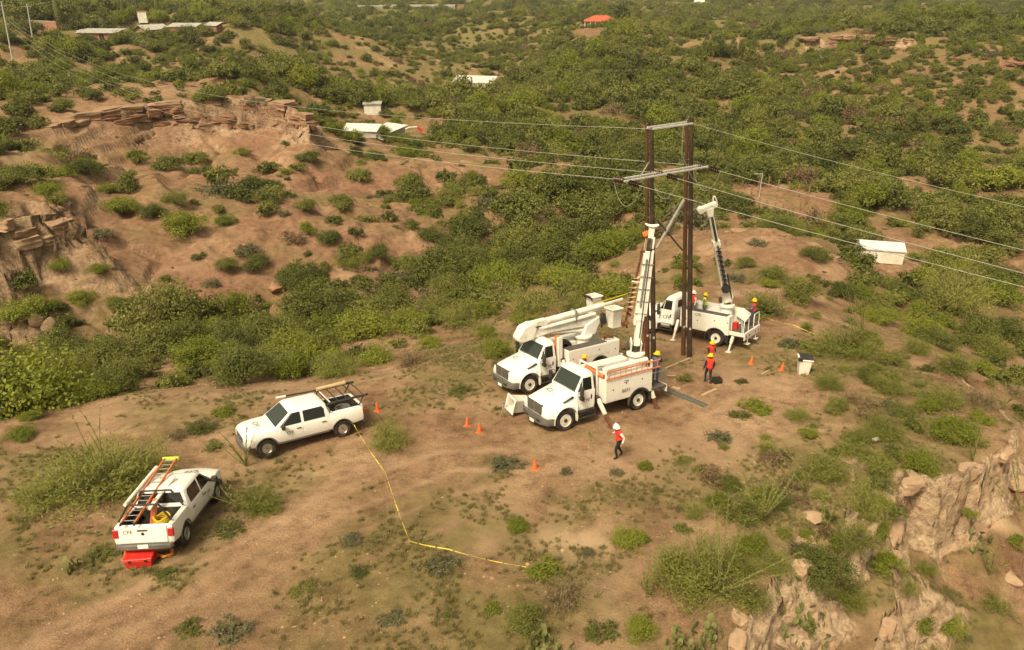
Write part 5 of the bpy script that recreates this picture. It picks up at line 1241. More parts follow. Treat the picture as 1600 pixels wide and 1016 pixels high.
# ------------------------------------------------------------------ things on the ground
worn('cone_orange', (0.80, 0.13, 0.03), (0.5, 0.12, 0.05), 0.55, 6, 0.5)
worn('plank_wood', (0.42, 0.30, 0.19), (0.26, 0.17, 0.1), 0.85, 6, 0.6)
worn('channel_steel', (0.13, 0.135, 0.13), (0.22, 0.16, 0.12), 0.6, 4, 0.6, metal=0.3)
worn('stick_wood', (0.26, 0.16, 0.09), (0.12, 0.07, 0.04), 0.9, 6, 0.6)
worn('rock_pale', (0.37, 0.25, 0.16), (0.21, 0.12, 0.072), 0.95, 2.2, 0.8, bump=0.5)
worn('rock_red', (0.30, 0.165, 0.10), (0.18, 0.09, 0.055), 0.95, 2.2, 0.8, bump=0.5)
principled('orange_rope', (0.6, 0.22, 0.05), 0.9)
# cones
cb = MB().box((0, 0, .02), (.34, .34, .04)).mesh('base', 'cone_orange', .012)
cc_ = MB().lathe([(.135, .04), (.12, .07), (.035, .60), (.028, .61), (.0, .61)], (0, 0, 0), 'z', 18).mesh('cone_body', 'cone_orange')
cst = MB().lathe([(.0985, .22), (.0765, .36), (.074, .36), (.096, .22)], (0, 0, 0), 'z', 18).mesh('collar', 'orange_fibre')
for px, py, lb in ((590, 643, 'orange traffic cone right behind the black-racked pickup'), (730, 666, 'left one of two orange cones in front of the white tub'), (749, 676, 'right one of two orange cones in front of the white tub'), (836, 733, 'lone orange cone in the open foreground left of the walker'),
                   (1173, 569, 'orange cone beside the bush behind the two red-vested people'), (1221, 579, 'orange cone next to the white bin with black lid'), (199, 874, 'orange cone tucked beside the red chest')):
    q = gz(px, py); t = empty('traffic_cone', q - Vector((0, 0, .01)), (0.05 * math.sin(px), -.12 * .5, px)); tag(t, lb, 'traffic cone', 'orange traffic cones round the work site')
    t.scale = (.84,) * 3; obj('base', cb, t); k = obj('cone_body', cc_, t); obj('collar', cst, k)
# red chest with handle, behind the near pickup
q = gz(222, 880)
t = empty('red_chest', q, (0, 0, math.radians(8))); tag(t, 'bright red plastic chest on the ground behind the near pickup', 'chest')
MB().loft([[(-.40, -.24, .02), (.40, -.24, .02), (.40, .24, .02), (-.40, .24, .02)], [(-.45, -.28, .34), (.45, -.28, .34), (.45, .28, .34), (-.45, .28, .34)]]).build('box', 'red_plastic', t, .02)
MB().bb(-.465, .465, -.29, .29, .345, .42).build('lid', 'red_plastic', t, .025)
for s in (-1, 1): MB().tube([(s * .46, -.12, .25), (s * .52, -.1, .22), (s * .52, .1, .22), (s * .46, .12, .25)], .014, 6).build('handle', 'red_plastic', t)
for x in (-.25, .25): MB().bb(x - .04, x + .04, -.305, -.285, .29, .39).build('latch', 'black_plastic', t, .005)
q = gz(259, 868); rr = MB(); rnd = random.Random(3)
pts = []
for k in range(60): a = k * .55; r = .14 + .10 * rnd.random(); pts.append((r * 1.5 * math.cos(a), r * math.sin(a), .03 + .09 * rnd.random() + .0015 * k))
rr.tube(pts, .017, 5); tag(rr.build('rope_heap', 'orange_rope', None, loc=q), 'tangled orange rope heap beside the red chest', 'rope')
# white bin with black cover
q = gz(1254, 583)
t = empty('white_bin', q, (0, 0, math.radians(-12))); tag(t, 'white aerial basket with black cover standing alone on the ground', 'basket')
MB().loft([[(-.28, -.28, 0), (.28, -.28, 0), (.28, .28, 0), (-.28, .28, 0)], [(-.34, -.34, .92), (.34, -.34, .92), (.34, .34, .92), (-.34, .34, .92)]]).build('shell', 'fibre_white', t, .03)
MB().bb(-.38, .38, -.38, .38, .90, .97).build('rim', 'fibre_white', t, .02)
MB().box((.04, .02, 1.0), (.70, .72, .05), (.03, .02, 0)).box((-.30, -.34, .98), (.24, .12, .2)).build('cover', 'black_plastic', t, .02)
# tipped tub in front of the truck with its rod
q = gz(812, 646)
tb_ = bucket(None, (0, 0, 0), .70, .70, 1.0, 'white_tub'); tb_.rotation_euler = (math.radians(76), math.radians(0), math.radians(-62)); tb_.location = q + Vector((.38, .25, .40)); tag(tb_, 'white basket tipped on its side in front of the front truck bumper', 'basket')
q = gz(782, 652); tag(MB().tube([Vector(), Vector((.08, .1, .35)), Vector((.16, .25, .62))], [.02, .025, .04], 6).box((.16, .25, .64), (.12, .1, .1), (.3, .2, 0)).build('stay_rod', 'steel_grey', None, loc=q), 'grey stay rod leaning at the mouth of the tipped basket', 'rod')
q = gz(803, 640); tag(MB().ball((0, 0, .0), .11, 10, 7, (1.2, .9, .8)).box((.05, .02, .06), (.16, .1, .08), (.2, .4, 0)).build('red_pouch', 'red_plastic', None, .01, loc=q + Vector((.28, .1, .20))), 'small red pouch inside the tipped white basket', 'pouch')
# crate
q = gz(1120, 599)
t = empty('black_crate', q, (0, 0, .3)); tag(t, 'black plastic crate standing behind the person walking away', 'crate')
MB().bb(-.2, .2, -.15, .15, .0, .02).build('bottom', 'black_plastic', t)
for a in range(4):
    m = MB()
    for k in range(4): z = .05 + k * .07; m.bb(-.2 if a % 2 else -.15, .2 if a % 2 else .15, -.012, .012, z - .022, z + .022)
    L_ = .2 if a % 2 else .15
    for x in (-L_, 0, L_): m.bb(x - .015, x + .015, -.014, .014, 0, .30)
    m.build('side_panel', 'black_plastic', t, loc=[(.2, 0, 0), (0, .15, 0), (-.2, 0, 0), (0, -.15, 0)][a], rot=(0, 0, math.pi / 2 * (a + 1)))
# steel channel, planks, pole on the ground
def lying(name, p0, p1, w_, h_, mat, lb, cat, chan=False):
    a, b = gz(*p0), gz(*p1); a.z += h_ / 2 + .01; b.z += h_ / 2 + .01
    t = empty(name, a); tag(t, lb, cat); d = b - a
    if chan:
        MB().beam(Vector((0, 0, -h_ * .4)), d + Vector((0, 0, -h_ * .4)), w_, .02).build('web', mat, t)
        sx = d.cross(Vector((0, 0, 1))).normalized() * w_ / 2
        for s in (-1, 1): MB().beam(sx * s, d + sx * s, .02, h_).build('flange', mat, t)
    else:
        return tag(MB().beam(Vector(), d, w_, h_).build(name, mat, None, .006, loc=a), lb, cat) and bpy.data.objects.remove(t)
lying('steel_channel', (1032, 607), (1102, 636), .28, .08, 'channel_steel', 'long grey steel channel lying behind the front truck', 'steel beam', True)
for p0, p1, w_, lb in (((1097, 619), (1119, 609), .16, 'short pale plank lying right of the steel channel'), ((1050, 606), (1063, 609), .22, 'broad pale board lying beside the steel channel'), ((1039, 577), (1080, 560), .12, 'long thin timber lying between the truck and the poles'),
                       ((1190, 586), (1205, 578), .09, 'thin pale stick between the two right cones'), ((1042, 588), (1056, 588), .08, 'thin short plank beside the green clump at the truck rear')):
    lying('plank', p0, p1, w_, .05, 'plank_wood', lb, 'plank')
# cut stump with splayed sticks
q = gz(1256, 613)
t = empty('brush_stump', q); tag(t, 'cut brush stump with splayed broken sticks below the white basket', 'stump'); rnd = random.Random(8)
MB().tube([(0, 0, -.1), (0, 0, .16)], [.16, .11], 9).build('stump', 'stick_wood', t)
for k in range(16):
    a = rnd.uniform(0, 6.28); l = rnd.uniform(.3, .8); e = rnd.uniform(.05, .5)
    MB().tube([(.06 * math.cos(a), .06 * math.sin(a), .08), (l * .5 * math.cos(a), l * .5 * math.sin(a), .1 + e * .3), (l * math.cos(a + .2), l * math.sin(a + .2), .05 + e * .35)], [.02, .014, .006], 5).build('stick', 'stick_wood', t)
q = gz(1367, 690); tag(MB().ball((0, 0, .07), .13, 10, 7, (1.2, .9, .7)).ball((.1, .04, .1), .07, 8, 5).build('white_bag', 'white_cloth', None, loc=q), 'small white bag dropped on the slope at the right', 'bag')
# barrier tape
m = principled('barrier_tape', (0.75, 0.55, 0.02), 0.6)
t_, N, L, B = nodes(m); uv = N.new('ShaderNodeAttribute'); uv.attribute_name = 'along'
fr_ = N.new('ShaderNodeMath'); fr_.operation = 'FRACT'; L.new(uv.outputs['Fac'], fr_.inputs[0]); gt = N.new('ShaderNodeMath'); gt.operation = 'GREATER_THAN'; gt.inputs[1].default_value = 0.90; L.new(fr_.outputs[0], gt.inputs[0])
L.new(mixc(N, L, gt.outputs[0], (0.66, 0.50, 0.06), (0.10, 0.08, 0.04)), B.inputs['Base Color'])
def tape(pts, label):
    P = [Vector(p) for p in pts]; vs = []; fs = []; al = []; path = []
    for i in range(len(P) - 1):
        n = max(6, int((P[i + 1] - P[i]).length * 5)); sag = .05 * (P[i + 1] - P[i]).length
        for k in range(n): t = k / n; q = P[i].lerp(P[i + 1], t); q.z -= 4 * sag * t * (1 - t) * .5; path.append(q)
    path.append(P[-1]); s = 0
    for i, q in enumerate(path):
        if i: s += (q - path[i - 1]).length
        d = (path[min(i + 1, len(path) - 1)] - path[max(i - 1, 0)]).normalized(); sd = d.cross(Vector((0, 0, 1))).normalized(); up = sd.cross(d)
        a = s * 1.7 + .6 * math.sin(s * .9); w_ = sd * math.cos(a) * .013 + up * math.sin(a) * .013; w_ += sd * .004
        nn = d.cross(w_).normalized() * .002
        vs += [q - w_ - nn, q + w_ - nn, q + w_ + nn, q - w_ + nn]; al += [s * 1.6] * 4
    for i in range(len(path) - 1):
        for a, b in ((0, 1), (1, 2), (2, 3), (3, 0)): fs.append((i * 4 + a, i * 4 + b, i * 4 + 4 + b, i * 4 + 4 + a))
    o0 = path[0]
    me = bpy.data.meshes.new('barrier_tape'); me.from_pydata([v - o0 for v in vs], [], fs); at = me.attributes.new('along', 'FLOAT', 'POINT'); at.data.foreach_set('value', al); me.materials.append(MATS['barrier_tape'])
    tag(obj('barrier_tape', me, None, o0), label, 'barrier tape')
tape([at_mh(553, 664, .72), at_mh(602, 738, .50), at_mh(640, 846, .62), at_mh(700, 858, .40), at_mh(822, 886, .62)], 'yellow and black barrier tape stretched from the pickup rear across the foreground')
tape([MC @ Vector((-4.0, -1.15, 1.7)), at_mh(1240, 508, .85), at_mh(1302, 531, .6)], 'yellow barrier tape stretched from the right truck deck to the bushes')
tape([MBm @ Vector((-5.2, -.3, 3.6)), MC @ Vector((.6, -1.6, 1.9)), MC @ Vector((-1.4, -1.6, 1.75)), MC @ Vector((-4.0, -1.2, 1.8))], 'yellow barrier tape passing behind the right truck')
# boulders
def boulder(px, py, wpx, hr, mat, label, seed):
    q = gz(px, py); dep = to_px(np.array(q))[2]; w_ = wpx * dep / FPX
    bm = bmesh.new(); bmesh.ops.create_icosphere(bm, subdivisions=3, radius=.5); r = random.Random(seed); ph = [r.uniform(0, 50) for _ in range(4)]
    planes = [(Vector((r.gauss(0, 1), r.gauss(0, 1), r.gauss(0, .7))).normalized(), r.uniform(.22, .40)) for _ in range(14)]
    for v in bm.verts:
        p = v.co.copy()
        for n_, d_ in planes:
            e = p.dot(n_) - d_
            if e > 0: p -= n_ * e * .9
        p += v.normal * float(fbm(np.array(p.x * 3 + ph[0]), np.array(p.y * 3 + p.z * 2.2 + ph[1]), .5, 3, .5)) * .06
        v.co = Vector((p.x * w_ * 1.15, p.y * w_ * .95, p.z * w_ * hr * 1.25))
    me = bpy.data.meshes.new('boulder'); bm.to_mesh(me); bm.free(); me.materials.append(MATS[mat])
    me.polygons.foreach_set('use_smooth', [True] * len(me.polygons)); me.set_sharp_from_angle(angle=.3)
    o = obj('boulder', me, None, q + Vector((0, 0, w_ * hr * .28)), (r.uniform(-.15, .15), r.uniform(-.15, .15), r.uniform(0, 6))); tag(o, label, 'boulder', 'loose boulders')
for i, (a, b, c, h, mt, lb) in enumerate(((80, 515, 36, .7, 'rock_pale', 'slanted pale boulder at the foot of the left cliff'), (56, 505, 26, .7, 'rock_pale', 'smaller pale boulder left of the slanted one below the cliff'), (190, 606, 50, .5, 'rock_pale', 'rounded pale boulder on the ridge edge left of the pickups'),
        (1268, 808, 38, .22, 'rock_pale', 'flat pale slab on the slope right of the foreground bushes'), (1258, 846, 46, .2, 'rock_pale', 'low broken pale slab just below another slab at the right'), (1325, 745, 30, .6, 'rock_pale', 'pale boulder under the bush beside the cliff rim'), (1590, 760, 40, .3, 'rock_pale', 'pale rock rib on the scree at the right edge'),
        (1580, 905, 34, .22, 'rock_pale', 'white broken rock on the scree below the cliff'), (430, 455, 30, .6, 'rock_red', 'red crumbling boulder on the bare left slope')
)):
    boulder(a, b, c, h, mt, lb, 20 + i)
# ------------------------------------------------------------------ bedded rock outcrops: every block its own piece
worn('strata_pale', (0.40, 0.275, 0.175), (0.22, 0.13, 0.078), 0.95, 1.3, 0.85, lo=.38, hi=.72, bump=0.6)
worn('strata_buff', (0.31, 0.20, 0.125), (0.17, 0.095, 0.056), 0.95, 1.3, 0.85, lo=.38, hi=.72, bump=0.6)
worn('strata_red', (0.27, 0.145, 0.088), (0.155, 0.075, 0.046), 0.95, 1.2, 0.85, lo=.38, hi=.72, bump=0.6)
def block_mesh(seed, mat):
    r = random.Random(seed); bm = bmesh.new(); bmesh.ops.create_cube(bm, size=1.0)
    bmesh.ops.subdivide_edges(bm, edges=bm.edges, cuts=6, use_grid_fill=True)
    pl = [(Vector((r.choice((-1, 1)) * r.uniform(.5, 1), r.choice((-1, 1)) * r.uniform(.5, 1), r.uniform(-.5, .7))).normalized(), r.uniform(.50, .66)) for _ in range(5)]
    for v in bm.verts:
        p = v.co.copy()
        for n_, d_ in pl:
            e = p.dot(n_) - d_
            if e > 0: p -= n_ * e
        n_ = p.normalized()
        p += n_ * float(fbm(np.array(p.x * 2.6 + seed * 3.1), np.array(p.y * 2.6 + p.z * 4.2), 1.0, 4, .65)) * .12
        p.x += .025 * math.sin(p.z * 17 + seed); p.y += .025 * math.cos(p.z * 15 + seed)
        v.co = p
    me = bpy.data.meshes.new('rock_block'); bm.to_mesh(me); bm.free(); me.materials.append(MATS[mat])
    me.polygons.foreach_set('use_smooth', [True] * len(me.polygons)); me.set_sharp_from_angle(angle=.9); return me
BLK = {m_: [block_mesh(i + 10 * j, m_) for i in range(6)] for j, m_ in enumerate(('strata_pale', 'strata_buff', 'strata_red'))}
def outcrop(label, pts, drop, run, size, mats, sign=None, name='rock_outcrop', seed=1, density=1.0, jut=.25, thick=None, low=.8, sink=.46):
    """pts: world rim points; blocks bedded in layers down the face"""
    r = random.Random(seed); P = [Vector(p) for p in pts]; o = empty(name, P[0]); tag(o, label, 'rock outcrop')
    L_ = [(P[i + 1] - P[i]).length for i in range(len(P) - 1)]; dr = drop if isinstance(drop, (list, tuple)) else [drop] * len(P); n_ = 0
    for i in range(len(P) - 1):
        t = P[i + 1] - P[i]; t.z = 0; t.normalize(); out = Vector((-t.y, t.x, 0))
        if sign is None: out = out if out.y < 0 else -out
        else: out = out * sign
        d = (dr[i] + dr[i + 1]) / 2; th0 = thick or max(.3, min(1.1, d / 3.2)); nl = max(1, int(round(d / th0)))
        for l in range(nl):
            m_ = mats[min(len(mats) - 1, int(l * len(mats) / nl))]; s = r.uniform(0, size * .5)
            while s < L_[i]:
                w_ = size * r.uniform(.55, 1.35); th = th0 * r.uniform(.7, 1.3)
                if r.random() < density * (1 if l == 0 else low):
                    q = P[i].lerp(P[i + 1], min(1, s / L_[i])); dz = (l + .45) * d / nl; dep = size * r.uniform(.6, 1.0)
                    c = q + out * (run * dz / max(d, .1) - dep * sink + r.uniform(-jut, jut) * .6) + Vector((0, 0, -dz + r.uniform(-.1, .1) * th))
                    b = obj('rock_block', r.choice(BLK[m_]), o, c - P[0], (r.uniform(-.07, .07), r.uniform(-.07, .07), math.atan2(t.y, t.x) + r.uniform(-.3, .3))); b.scale = (w_ * 1.08, dep, th * 1.15); n_ += 1
                s += w_ * .92
    return n_
def rim_px(L_): return [gz(a, b) for a, b in L_]
nb = 0
nb += outcrop('pale bedded cliff along the right rim of the ridge', [Vector(q) for q in rimw[3:9]], DR[3:9], .9, .8, ['strata_pale', 'strata_buff', 'strata_pale', 'strata_buff'], 1, seed=3, density=.3, low=.12, thick=.5)
nb += outcrop('pale rock face at the lower right of the foreground', [Vector(q) for q in rimw[10:15]], DR[10:15], .9, .6, ['strata_pale', 'strata_pale', 'strata_buff'], 1, seed=4, density=.35, low=.2, thick=.45)
nb += outcrop('thin pale rock fin running down to the bottom right', [Vector(at_z(*q)) for q in ((1400, 800, .9), (1402, 840, .7), (1398, 900, .6), (1388, 970, .4), (1375, 1040, .2))], 1.5, .6, .6, ['strata_pale', 'strata_buff'], 1, seed=5, density=.35, low=.2, thick=.4)
nb += outcrop('layered pale cliff at the left edge', [Vector(at_z(*q)) for q in ((-30, 346, 1.2), (0, 346, 1.2), (30, 343, 1.0), (60, 339, .8), (85, 337, .5), (104, 339, .1), (118, 353, -.8))], [2.6, 2.6, 2.6, 2.5, 2.2, 1.9, 1.3], .9, 1.9, ['strata_pale', 'strata_buff', 'strata_pale', 'strata_pale'], seed=6, sink=.60, density=.4, jut=.25, thick=.75)
nb += outcrop('long layered rock ledge in the upper left', [Vector(at_z(*q)) for q in ((88, 198, .3), (130, 181, .7), (165, 173, .9), (200, 168, 1.0), (235, 164, 1.0), (270, 161, 1.0), (310, 159, .9), (350, 158, .8), (390, 158, .6), (430, 161, .3), (460, 171, -.3), (480, 189, -1.4))], [1.2, 1.6, 2.2, 2.6, 3.2, 3.8, 4.0, 4.2, 4.2, 4.0, 3.2, 1.6], 1.0, 3.2, ['strata_buff', 'strata_red', 'strata_buff', 'strata_red', 'strata_red'], seed=7, sink=.60, density=.6, jut=.5, thick=.8)
nb += outcrop('red rock band across the right-hand mesa', [Vector(at_z(*q)) for q in ((1264, 59, -4.5), (1300, 55, -3.5), (1360, 55, -2.8), (1420, 63, -2.6))], [5, 5, 5, 3.5], 2.5, 5.0, ['strata_buff', 'strata_red', 'strata_buff', 'strata_red'], seed=8, density=.8, jut=.9, thick=1.5)
nb += outcrop('dark red rock band at the upper right edge', [Vector(at_z(*q)) for q in ((1500, 85, -2.8), (1550, 93, -2.8), (1600, 99, -2.8))], 3.0, 2, 4.0, ['strata_red', 'strata_buff'], seed=9, density=.5, jut=1)
nb += outcrop('low rock ledge below the right-hand mesa', rim_px([(1192, 114), (1260, 120), (1332, 134)]), 1.4, .8, 3.2, ['strata_buff', 'strata_red'], seed=10, density=.6, jut=.6)
nb += outcrop('second low rock ledge among the right scrub', rim_px([(1312, 154), (1380, 160), (1442, 167)]), 1.4, .8, 3.0, ['strata_buff', 'strata_red'], seed=11, density=.6, jut=.6)
nb += outcrop('third low rock ledge at the far right', rim_px([(1462, 180), (1510, 186), (1562, 193)]), 1.3, .8, 2.8, ['strata_buff', 'strata_red'], seed=12, density=.6, jut=.6)
nb += outcrop('small sandy scarp on the knoll behind the right truck', rim_px([(1125, 364), (1170, 360), (1215, 366), (1262, 382), (1296, 404)]), [.8, 1.2, 1.2, 1.3, 1.6], 1.0, 1.3, ['strata_buff', 'strata_pale'], seed=13, density=.4, jut=.5)
nb += outcrop('crumbling orange scarp on the wooded hillside', rim_px([(300, 84), (322, 74), (345, 88), (372, 118)]), [3, 4.5, 3.5, 2], 2.5, 2.6, ['strata_red', 'strata_buff'], seed=14, density=.5, jut=.8)
print('blocks', nb)
# ------------------------------------------------------------------ far buildings
worn('plaster_white', (0.70, 0.67, 0.60), (0.45, 0.38, 0.3), 0.85, .8, 0.6)
worn('plaster_cream', (0.60, 0.53, 0.42), (0.4, 0.32, 0.24), 0.85, .8, 0.6)
worn('roof_metal', (0.60, 0.59, 0.56), (0.4, 0.36, 0.31), 0.4, .7, 0.6)
worn('roof_grey', (0.42, 0.41, 0.38), (0.3, 0.24, 0.18), 0.5, .7, 0.7)
worn('roof_white', (0.62, 0.61, 0.58), (0.42, 0.38, 0.33), 0.45, .7, 0.5)
worn('roof_tile', (0.42, 0.10, 0.05), (0.26, 0.07, 0.04), 0.8, 1.2, 0.7)
worn('block_grey', (0.45, 0.42, 0.37), (0.3, 0.27, 0.23), 0.9, .8, 0.6)
worn('sheet_pale', (0.55, 0.57, 0.58), (0.4, 0.38, 0.35), 0.5, .8, 0.5)
m = principled('brick_red', (0.32, 0.13, 0.075), 0.9)
t_, N, L, B = nodes(m); tc = N.new('ShaderNodeTexCoord'); br = N.new('ShaderNodeTexBrick'); br.inputs['Scale'].default_value = 1.0
br.inputs['Brick Width'].default_value = .42; br.inputs['Row Height'].default_value = .16; br.inputs['Mortar Size'].default_value = .012
br.inputs['Color1'].default_value = (0.36, 0.15, 0.085, 1); br.inputs['Color2'].default_value = (0.27, 0.105, 0.06, 1); br.inputs['Mortar'].default_value = (0.40, 0.32, 0.25, 1)
mp = N.new('ShaderNodeMapping'); mp.inputs['Rotation'].default_value = (math.pi / 2, 0, 0); L.new(tc.outputs['Object'], mp.inputs['Vector']); L.new(mp.outputs[0], br.inputs['Vector']); L.new(br.outputs['Color'], B.inputs['Base Color'])
principled('dark_opening', (0.02, 0.018, 0.016), 0.5)
EXCL = []            # (x, y, radius) kept free of shrubs
for a_ in range(560, 811, 18):
    q = gz(a_, 19); EXCL.append((q.x, q.y, 16))
for a_, b_ in ((812, 18), (806, 12), (1060, 6), (1100, 6), (1140, 6)): q = gz(a_, b_); EXCL.append((q.x, q.y, 12))
def house(label, px, py, Lx, Ly, H, rot, wall, roof, shape='mono', rise=.7, wins=(), door=None, over=.3, name='house', cat='house', wend=()):
    """wins: (centre along the front 0..1, width, sill, height) on the camera side; wend: the same on the left end"""
    q = gz(px, py); t = empty(name, q - Vector((0, 0, .15)), (0, 0, math.radians(rot))); tag(t, label, cat)
    EXCL.append((q.x, q.y, max(Lx, Ly) * .62))
    x, y = Lx / 2, Ly / 2
    c, s = math.cos(math.radians(rot)), math.sin(math.radians(rot))
    # walls with real openings: front built of strips round the windows
    w = MB(); th = .2; top = H
    ops = sorted([(-x + f * Lx - ww / 2, -x + f * Lx + ww / 2, sl, sl + hh) for f, ww, sl, hh in (list(wins) + ([(door[0], door[1], 0, door[2])] if door else []))])
    cx = -x
    for a, b, z0, z1 in ops:
        w.bb(cx, a, -y, -y + th, 0, top)
        if z0 > 0: w.bb(a, b, -y, -y + th, 0, z0)
        w.bb(a, b, -y, -y + th, z1, top); cx = b
    w.bb(cx, x, -y, -y + th, 0, top)
    w.bb(x - th, x, -y + th, y, 0, top).bb(-x, -x + th, -y + th, y, 0, top).bb(-x + th, x - th, y - th, y, 0, top + (rise if shape == 'mono' else 0))
    if shape == 'mono':
        for sx in (-x, x - th): w.prism([(-y + th, top), (y, top), (y, top + rise)], sx, sx + th, 'yz')
    if shape == 'gable':
        for sx in (-x, x - th): w.prism([(-y, top + .002), (y, top + .002), (0, top + rise)], sx + .003, sx + th - .003, 'yz')
    w.build('wall', wall, t)
    for k, (a, b, z0, z1) in enumerate(ops):
        isd = door is not None and z0 == 0
        fr = MB().bb(a, b, -y + .10, -y + .14, z0, z1).build('door' if isd else 'window', 'dark_opening', t)
        MB().bb(a - .05, b + .05, -y - .04, -y + .0, z0 - .06, z0 - .01).build('sill', 'block_grey', fr)
        if not isd: MB().bb((a + b) / 2 - .03, (a + b) / 2 + .03, -y + .05, -y + .09, z0, z1).build('window_bar', 'block_grey', fr)
    for f, ww, sl, hh in wend: MB().bb(-x - .02, -x + .02, -y + f * Ly - ww / 2, -y + f * Ly + ww / 2, sl, sl + hh).build('window', 'dark_opening', t)
    o = over; r = MB(); k = .12
    if shape == 'flat': r.bb(-x - o, x + o, -y - o, y + o, top, top + .22)
    elif shape == 'mono': r.prism([(-y - o, top - o * rise / Ly + .02), (y + o, top + rise + o * rise / Ly + .02), (y + o, top + rise + o * rise / Ly + k), (-y - o, top - o * rise / Ly + k)], -x - o, x + o, 'yz')
    elif shape == 'gable':
        e = rise / y
        for sg in (1, -1): r.prism([(sg * (y + o), top - o * e + .02), (0, top + rise + .02), (0, top + rise + k), (sg * (y + o), top - o * e + k)], -x - o, x + o, 'yz')
    elif shape == 'hip':
        a, b = x + o, y + o; d = min(a, b) * .95
        r.add([(-a, -b, top), (a, -b, top), (a, b, top), (-a, b, top), (-a + d, 0, top + rise), (a - d, 0, top + rise), (-a, -b, top - .15), (a, -b, top - .15), (a, b, top - .15), (-a, b, top - .15)], [(0, 1, 5, 4), (1, 2, 5), (2, 3, 4, 5), (3, 0, 4), (6, 7, 1, 0), (7, 8, 2, 1), (8, 9, 3, 2), (9, 6, 0, 3), (6, 9, 8, 7)])
    ro = r.build('roof', roof, t, smooth=False)
    if shape in ('mono', 'gable') and 'roof_' in roof and roof != 'roof_tile':
        n = max(3, int(Lx / 1.0)); e = rise / Ly if shape == 'mono' else rise / y
        for i in range(n + 1):
            xx = -x - o + (Lx + 2 * o) * i / n
            if shape == 'mono': m = MB().beam((xx, -y - o, top - o * e + k + .02), (xx, y + o, top + rise + o * e + k + .02), .06, .05)
            else: m = MB().beam((xx, -y - o, top - o * e + k + .02), (xx, 0, top + rise + k + .02), .06, .05)
            m.build('roof_rib', roof, ro)
    return t
h1_ = house('long cream house with pale metal roof in the middle of the valley', 742, 139, 14.5, 8.0, 2.7, -10, 'plaster_cream', 'roof_metal', 'mono', 1.3, ((.22, 1.3, .7, 1.4), (.40, 1.3, .0, 2.0), (.7, 1.2, .9, 1.1)), wend=((.4, .8, .9, 1.0), (.7, .8, .9, 1.0)))
h2_ = house('small white cube house behind a bush in the valley', 583, 177, 3.6, 3.2, 2.3, 8, 'plaster_white', 'roof_grey', 'flat', over=.25, name='small_house')
h3_ = house('white house with stepped white roof and grey side wall in the valley', 608, 220, 4.2, 5.0, 2.2, -32, 'block_grey', 'roof_white', 'mono', .5, name='white_house', over=.5)
h4_ = house('long low white roof annex half hidden by trees', 566, 212, 6.0, 2.6, 1.2, -8, 'block_grey', 'roof_white', 'mono', .6, name='annex', cat='annex')
h5_ = house('lone white shed with pale roof on the right flat', 1372, 402, 4.4, 3.0, 1.45, -14, 'plaster_white', 'sheet_pale', 'gable', .45, name='shed', cat='shed', over=.12)
h6_ = house('red brick house with pale metal roof on the upper left plateau', 158, 61, 13.5, 6, 2.2, -4, 'brick_red', 'roof_grey', 'mono', .7, ((.66, 1.6, .0, 1.8), (.88, 1.6, .8, .9)), name='brick_house', over=.6)
h7_ = house('brick house with low gabled grey roof beside the longer brick house', 238, 53, 8, 6.5, 1.9, 55, 'brick_red', 'roof_grey', 'gable', 1.2, name='brick_house', over=.8)
h8_ = house('long low house with white sheet roof behind the trees', 290, 49, 10, 5, 1.7, -3, 'brick_red', 'roof_grey', 'mono', .8, name='low_house')
h9_ = house('small brick house with grey roof at the plateau edge', 335, 50, 4.5, 4, 1.9, -12, 'brick_red', 'roof_grey', 'mono', .8, name='brick_house')
h10 = house('white and brick water tower house above the trees', 226, 36, 3.0, 3, 3.6, 10, 'plaster_white', 'brick_red', 'flat', over=.1, name='tower_house')
q = gz(938, 50); EXCL.append((q.x, q.y, 14)); q = gz(938, 56); EXCL.append((q.x, q.y, 12))
h11 = house('red tiled house with a columned porch on the far knoll', 938, 42, 13.5, 8, 2.9, -4, 'plaster_cream', 'roof_tile', 'hip', 2.5, ((.25, 1.4, .7, 1.1), (.6, 1.4, .7, 1.1)), (.42, 1.2, 2.0), over=1.6, name='tiled_house')
for k in range(7): MB().bb(-7.8 + k * 2.6 - .15, -7.8 + k * 2.6 + .15, -5.4, -5.1, -.4, 2.8).build('porch_column', 'plaster_white', h11)
h12 = house('white farm building far off at the top centre', 1092, 7, 9, 6, 2.4, 0, 'plaster_white', 'roof_white', 'gable', 1.4, name='farm_building', cat='farm building')
h13 = house('pinkish long house far off beyond the left trees', 336, 8, 22, 8, 3.4, -3, 'plaster_cream', 'roof_tile', 'gable', 1.6, name='far_house')
q = gz(1372, 412); EXCL.append((q.x, q.y, 4.5)); q = gz(1380, 425); EXCL.append((q.x, q.y, 3))
q = gz(742, 148); EXCL.append((q.x, q.y, 7)); q = gz(730, 156); EXCL.append((q.x, q.y, 5))
for a_, b_, r_ in ((1215, 322, 8), (1195, 308, 6), (1240, 338, 6), (1262, 320, 5), (1425, 402, 6), (1372, 418, 5), (640, 214, 6), (600, 232, 5), (660, 205, 6), (742, 154, 9), (725, 160, 6), (585, 186, 4), (938, 52, 10), (160, 72, 8)): q = gz(a_, b_); EXCL.append((q.x, q.y, r_))
# small brick tower on the right knoll
q = gz(1440, 17); t = empty('brick_tower', q, (0, 0, .2)); tag(t, 'small brick shrine tower on top of the right knoll', 'tower')
MB().bb(-1.6, 1.6, -1.6, 1.6, -.5, 3.6).build('wall', 'brick_red', t); MB().bb(-1.0, 1.0, -1.0, 1.0, 3.6, 5.2).build('upper_wall', 'brick_red', t); MB().bb(-1.25, 1.25, -1.25, 1.25, 5.2, 5.5).build('cap', 'block_grey', t); MB().bb(-.5, .5, -1.66, -1.6, .2, 2.2).build('door', 'dark_opening', t); EXCL.append((q.x, q.y, 7))
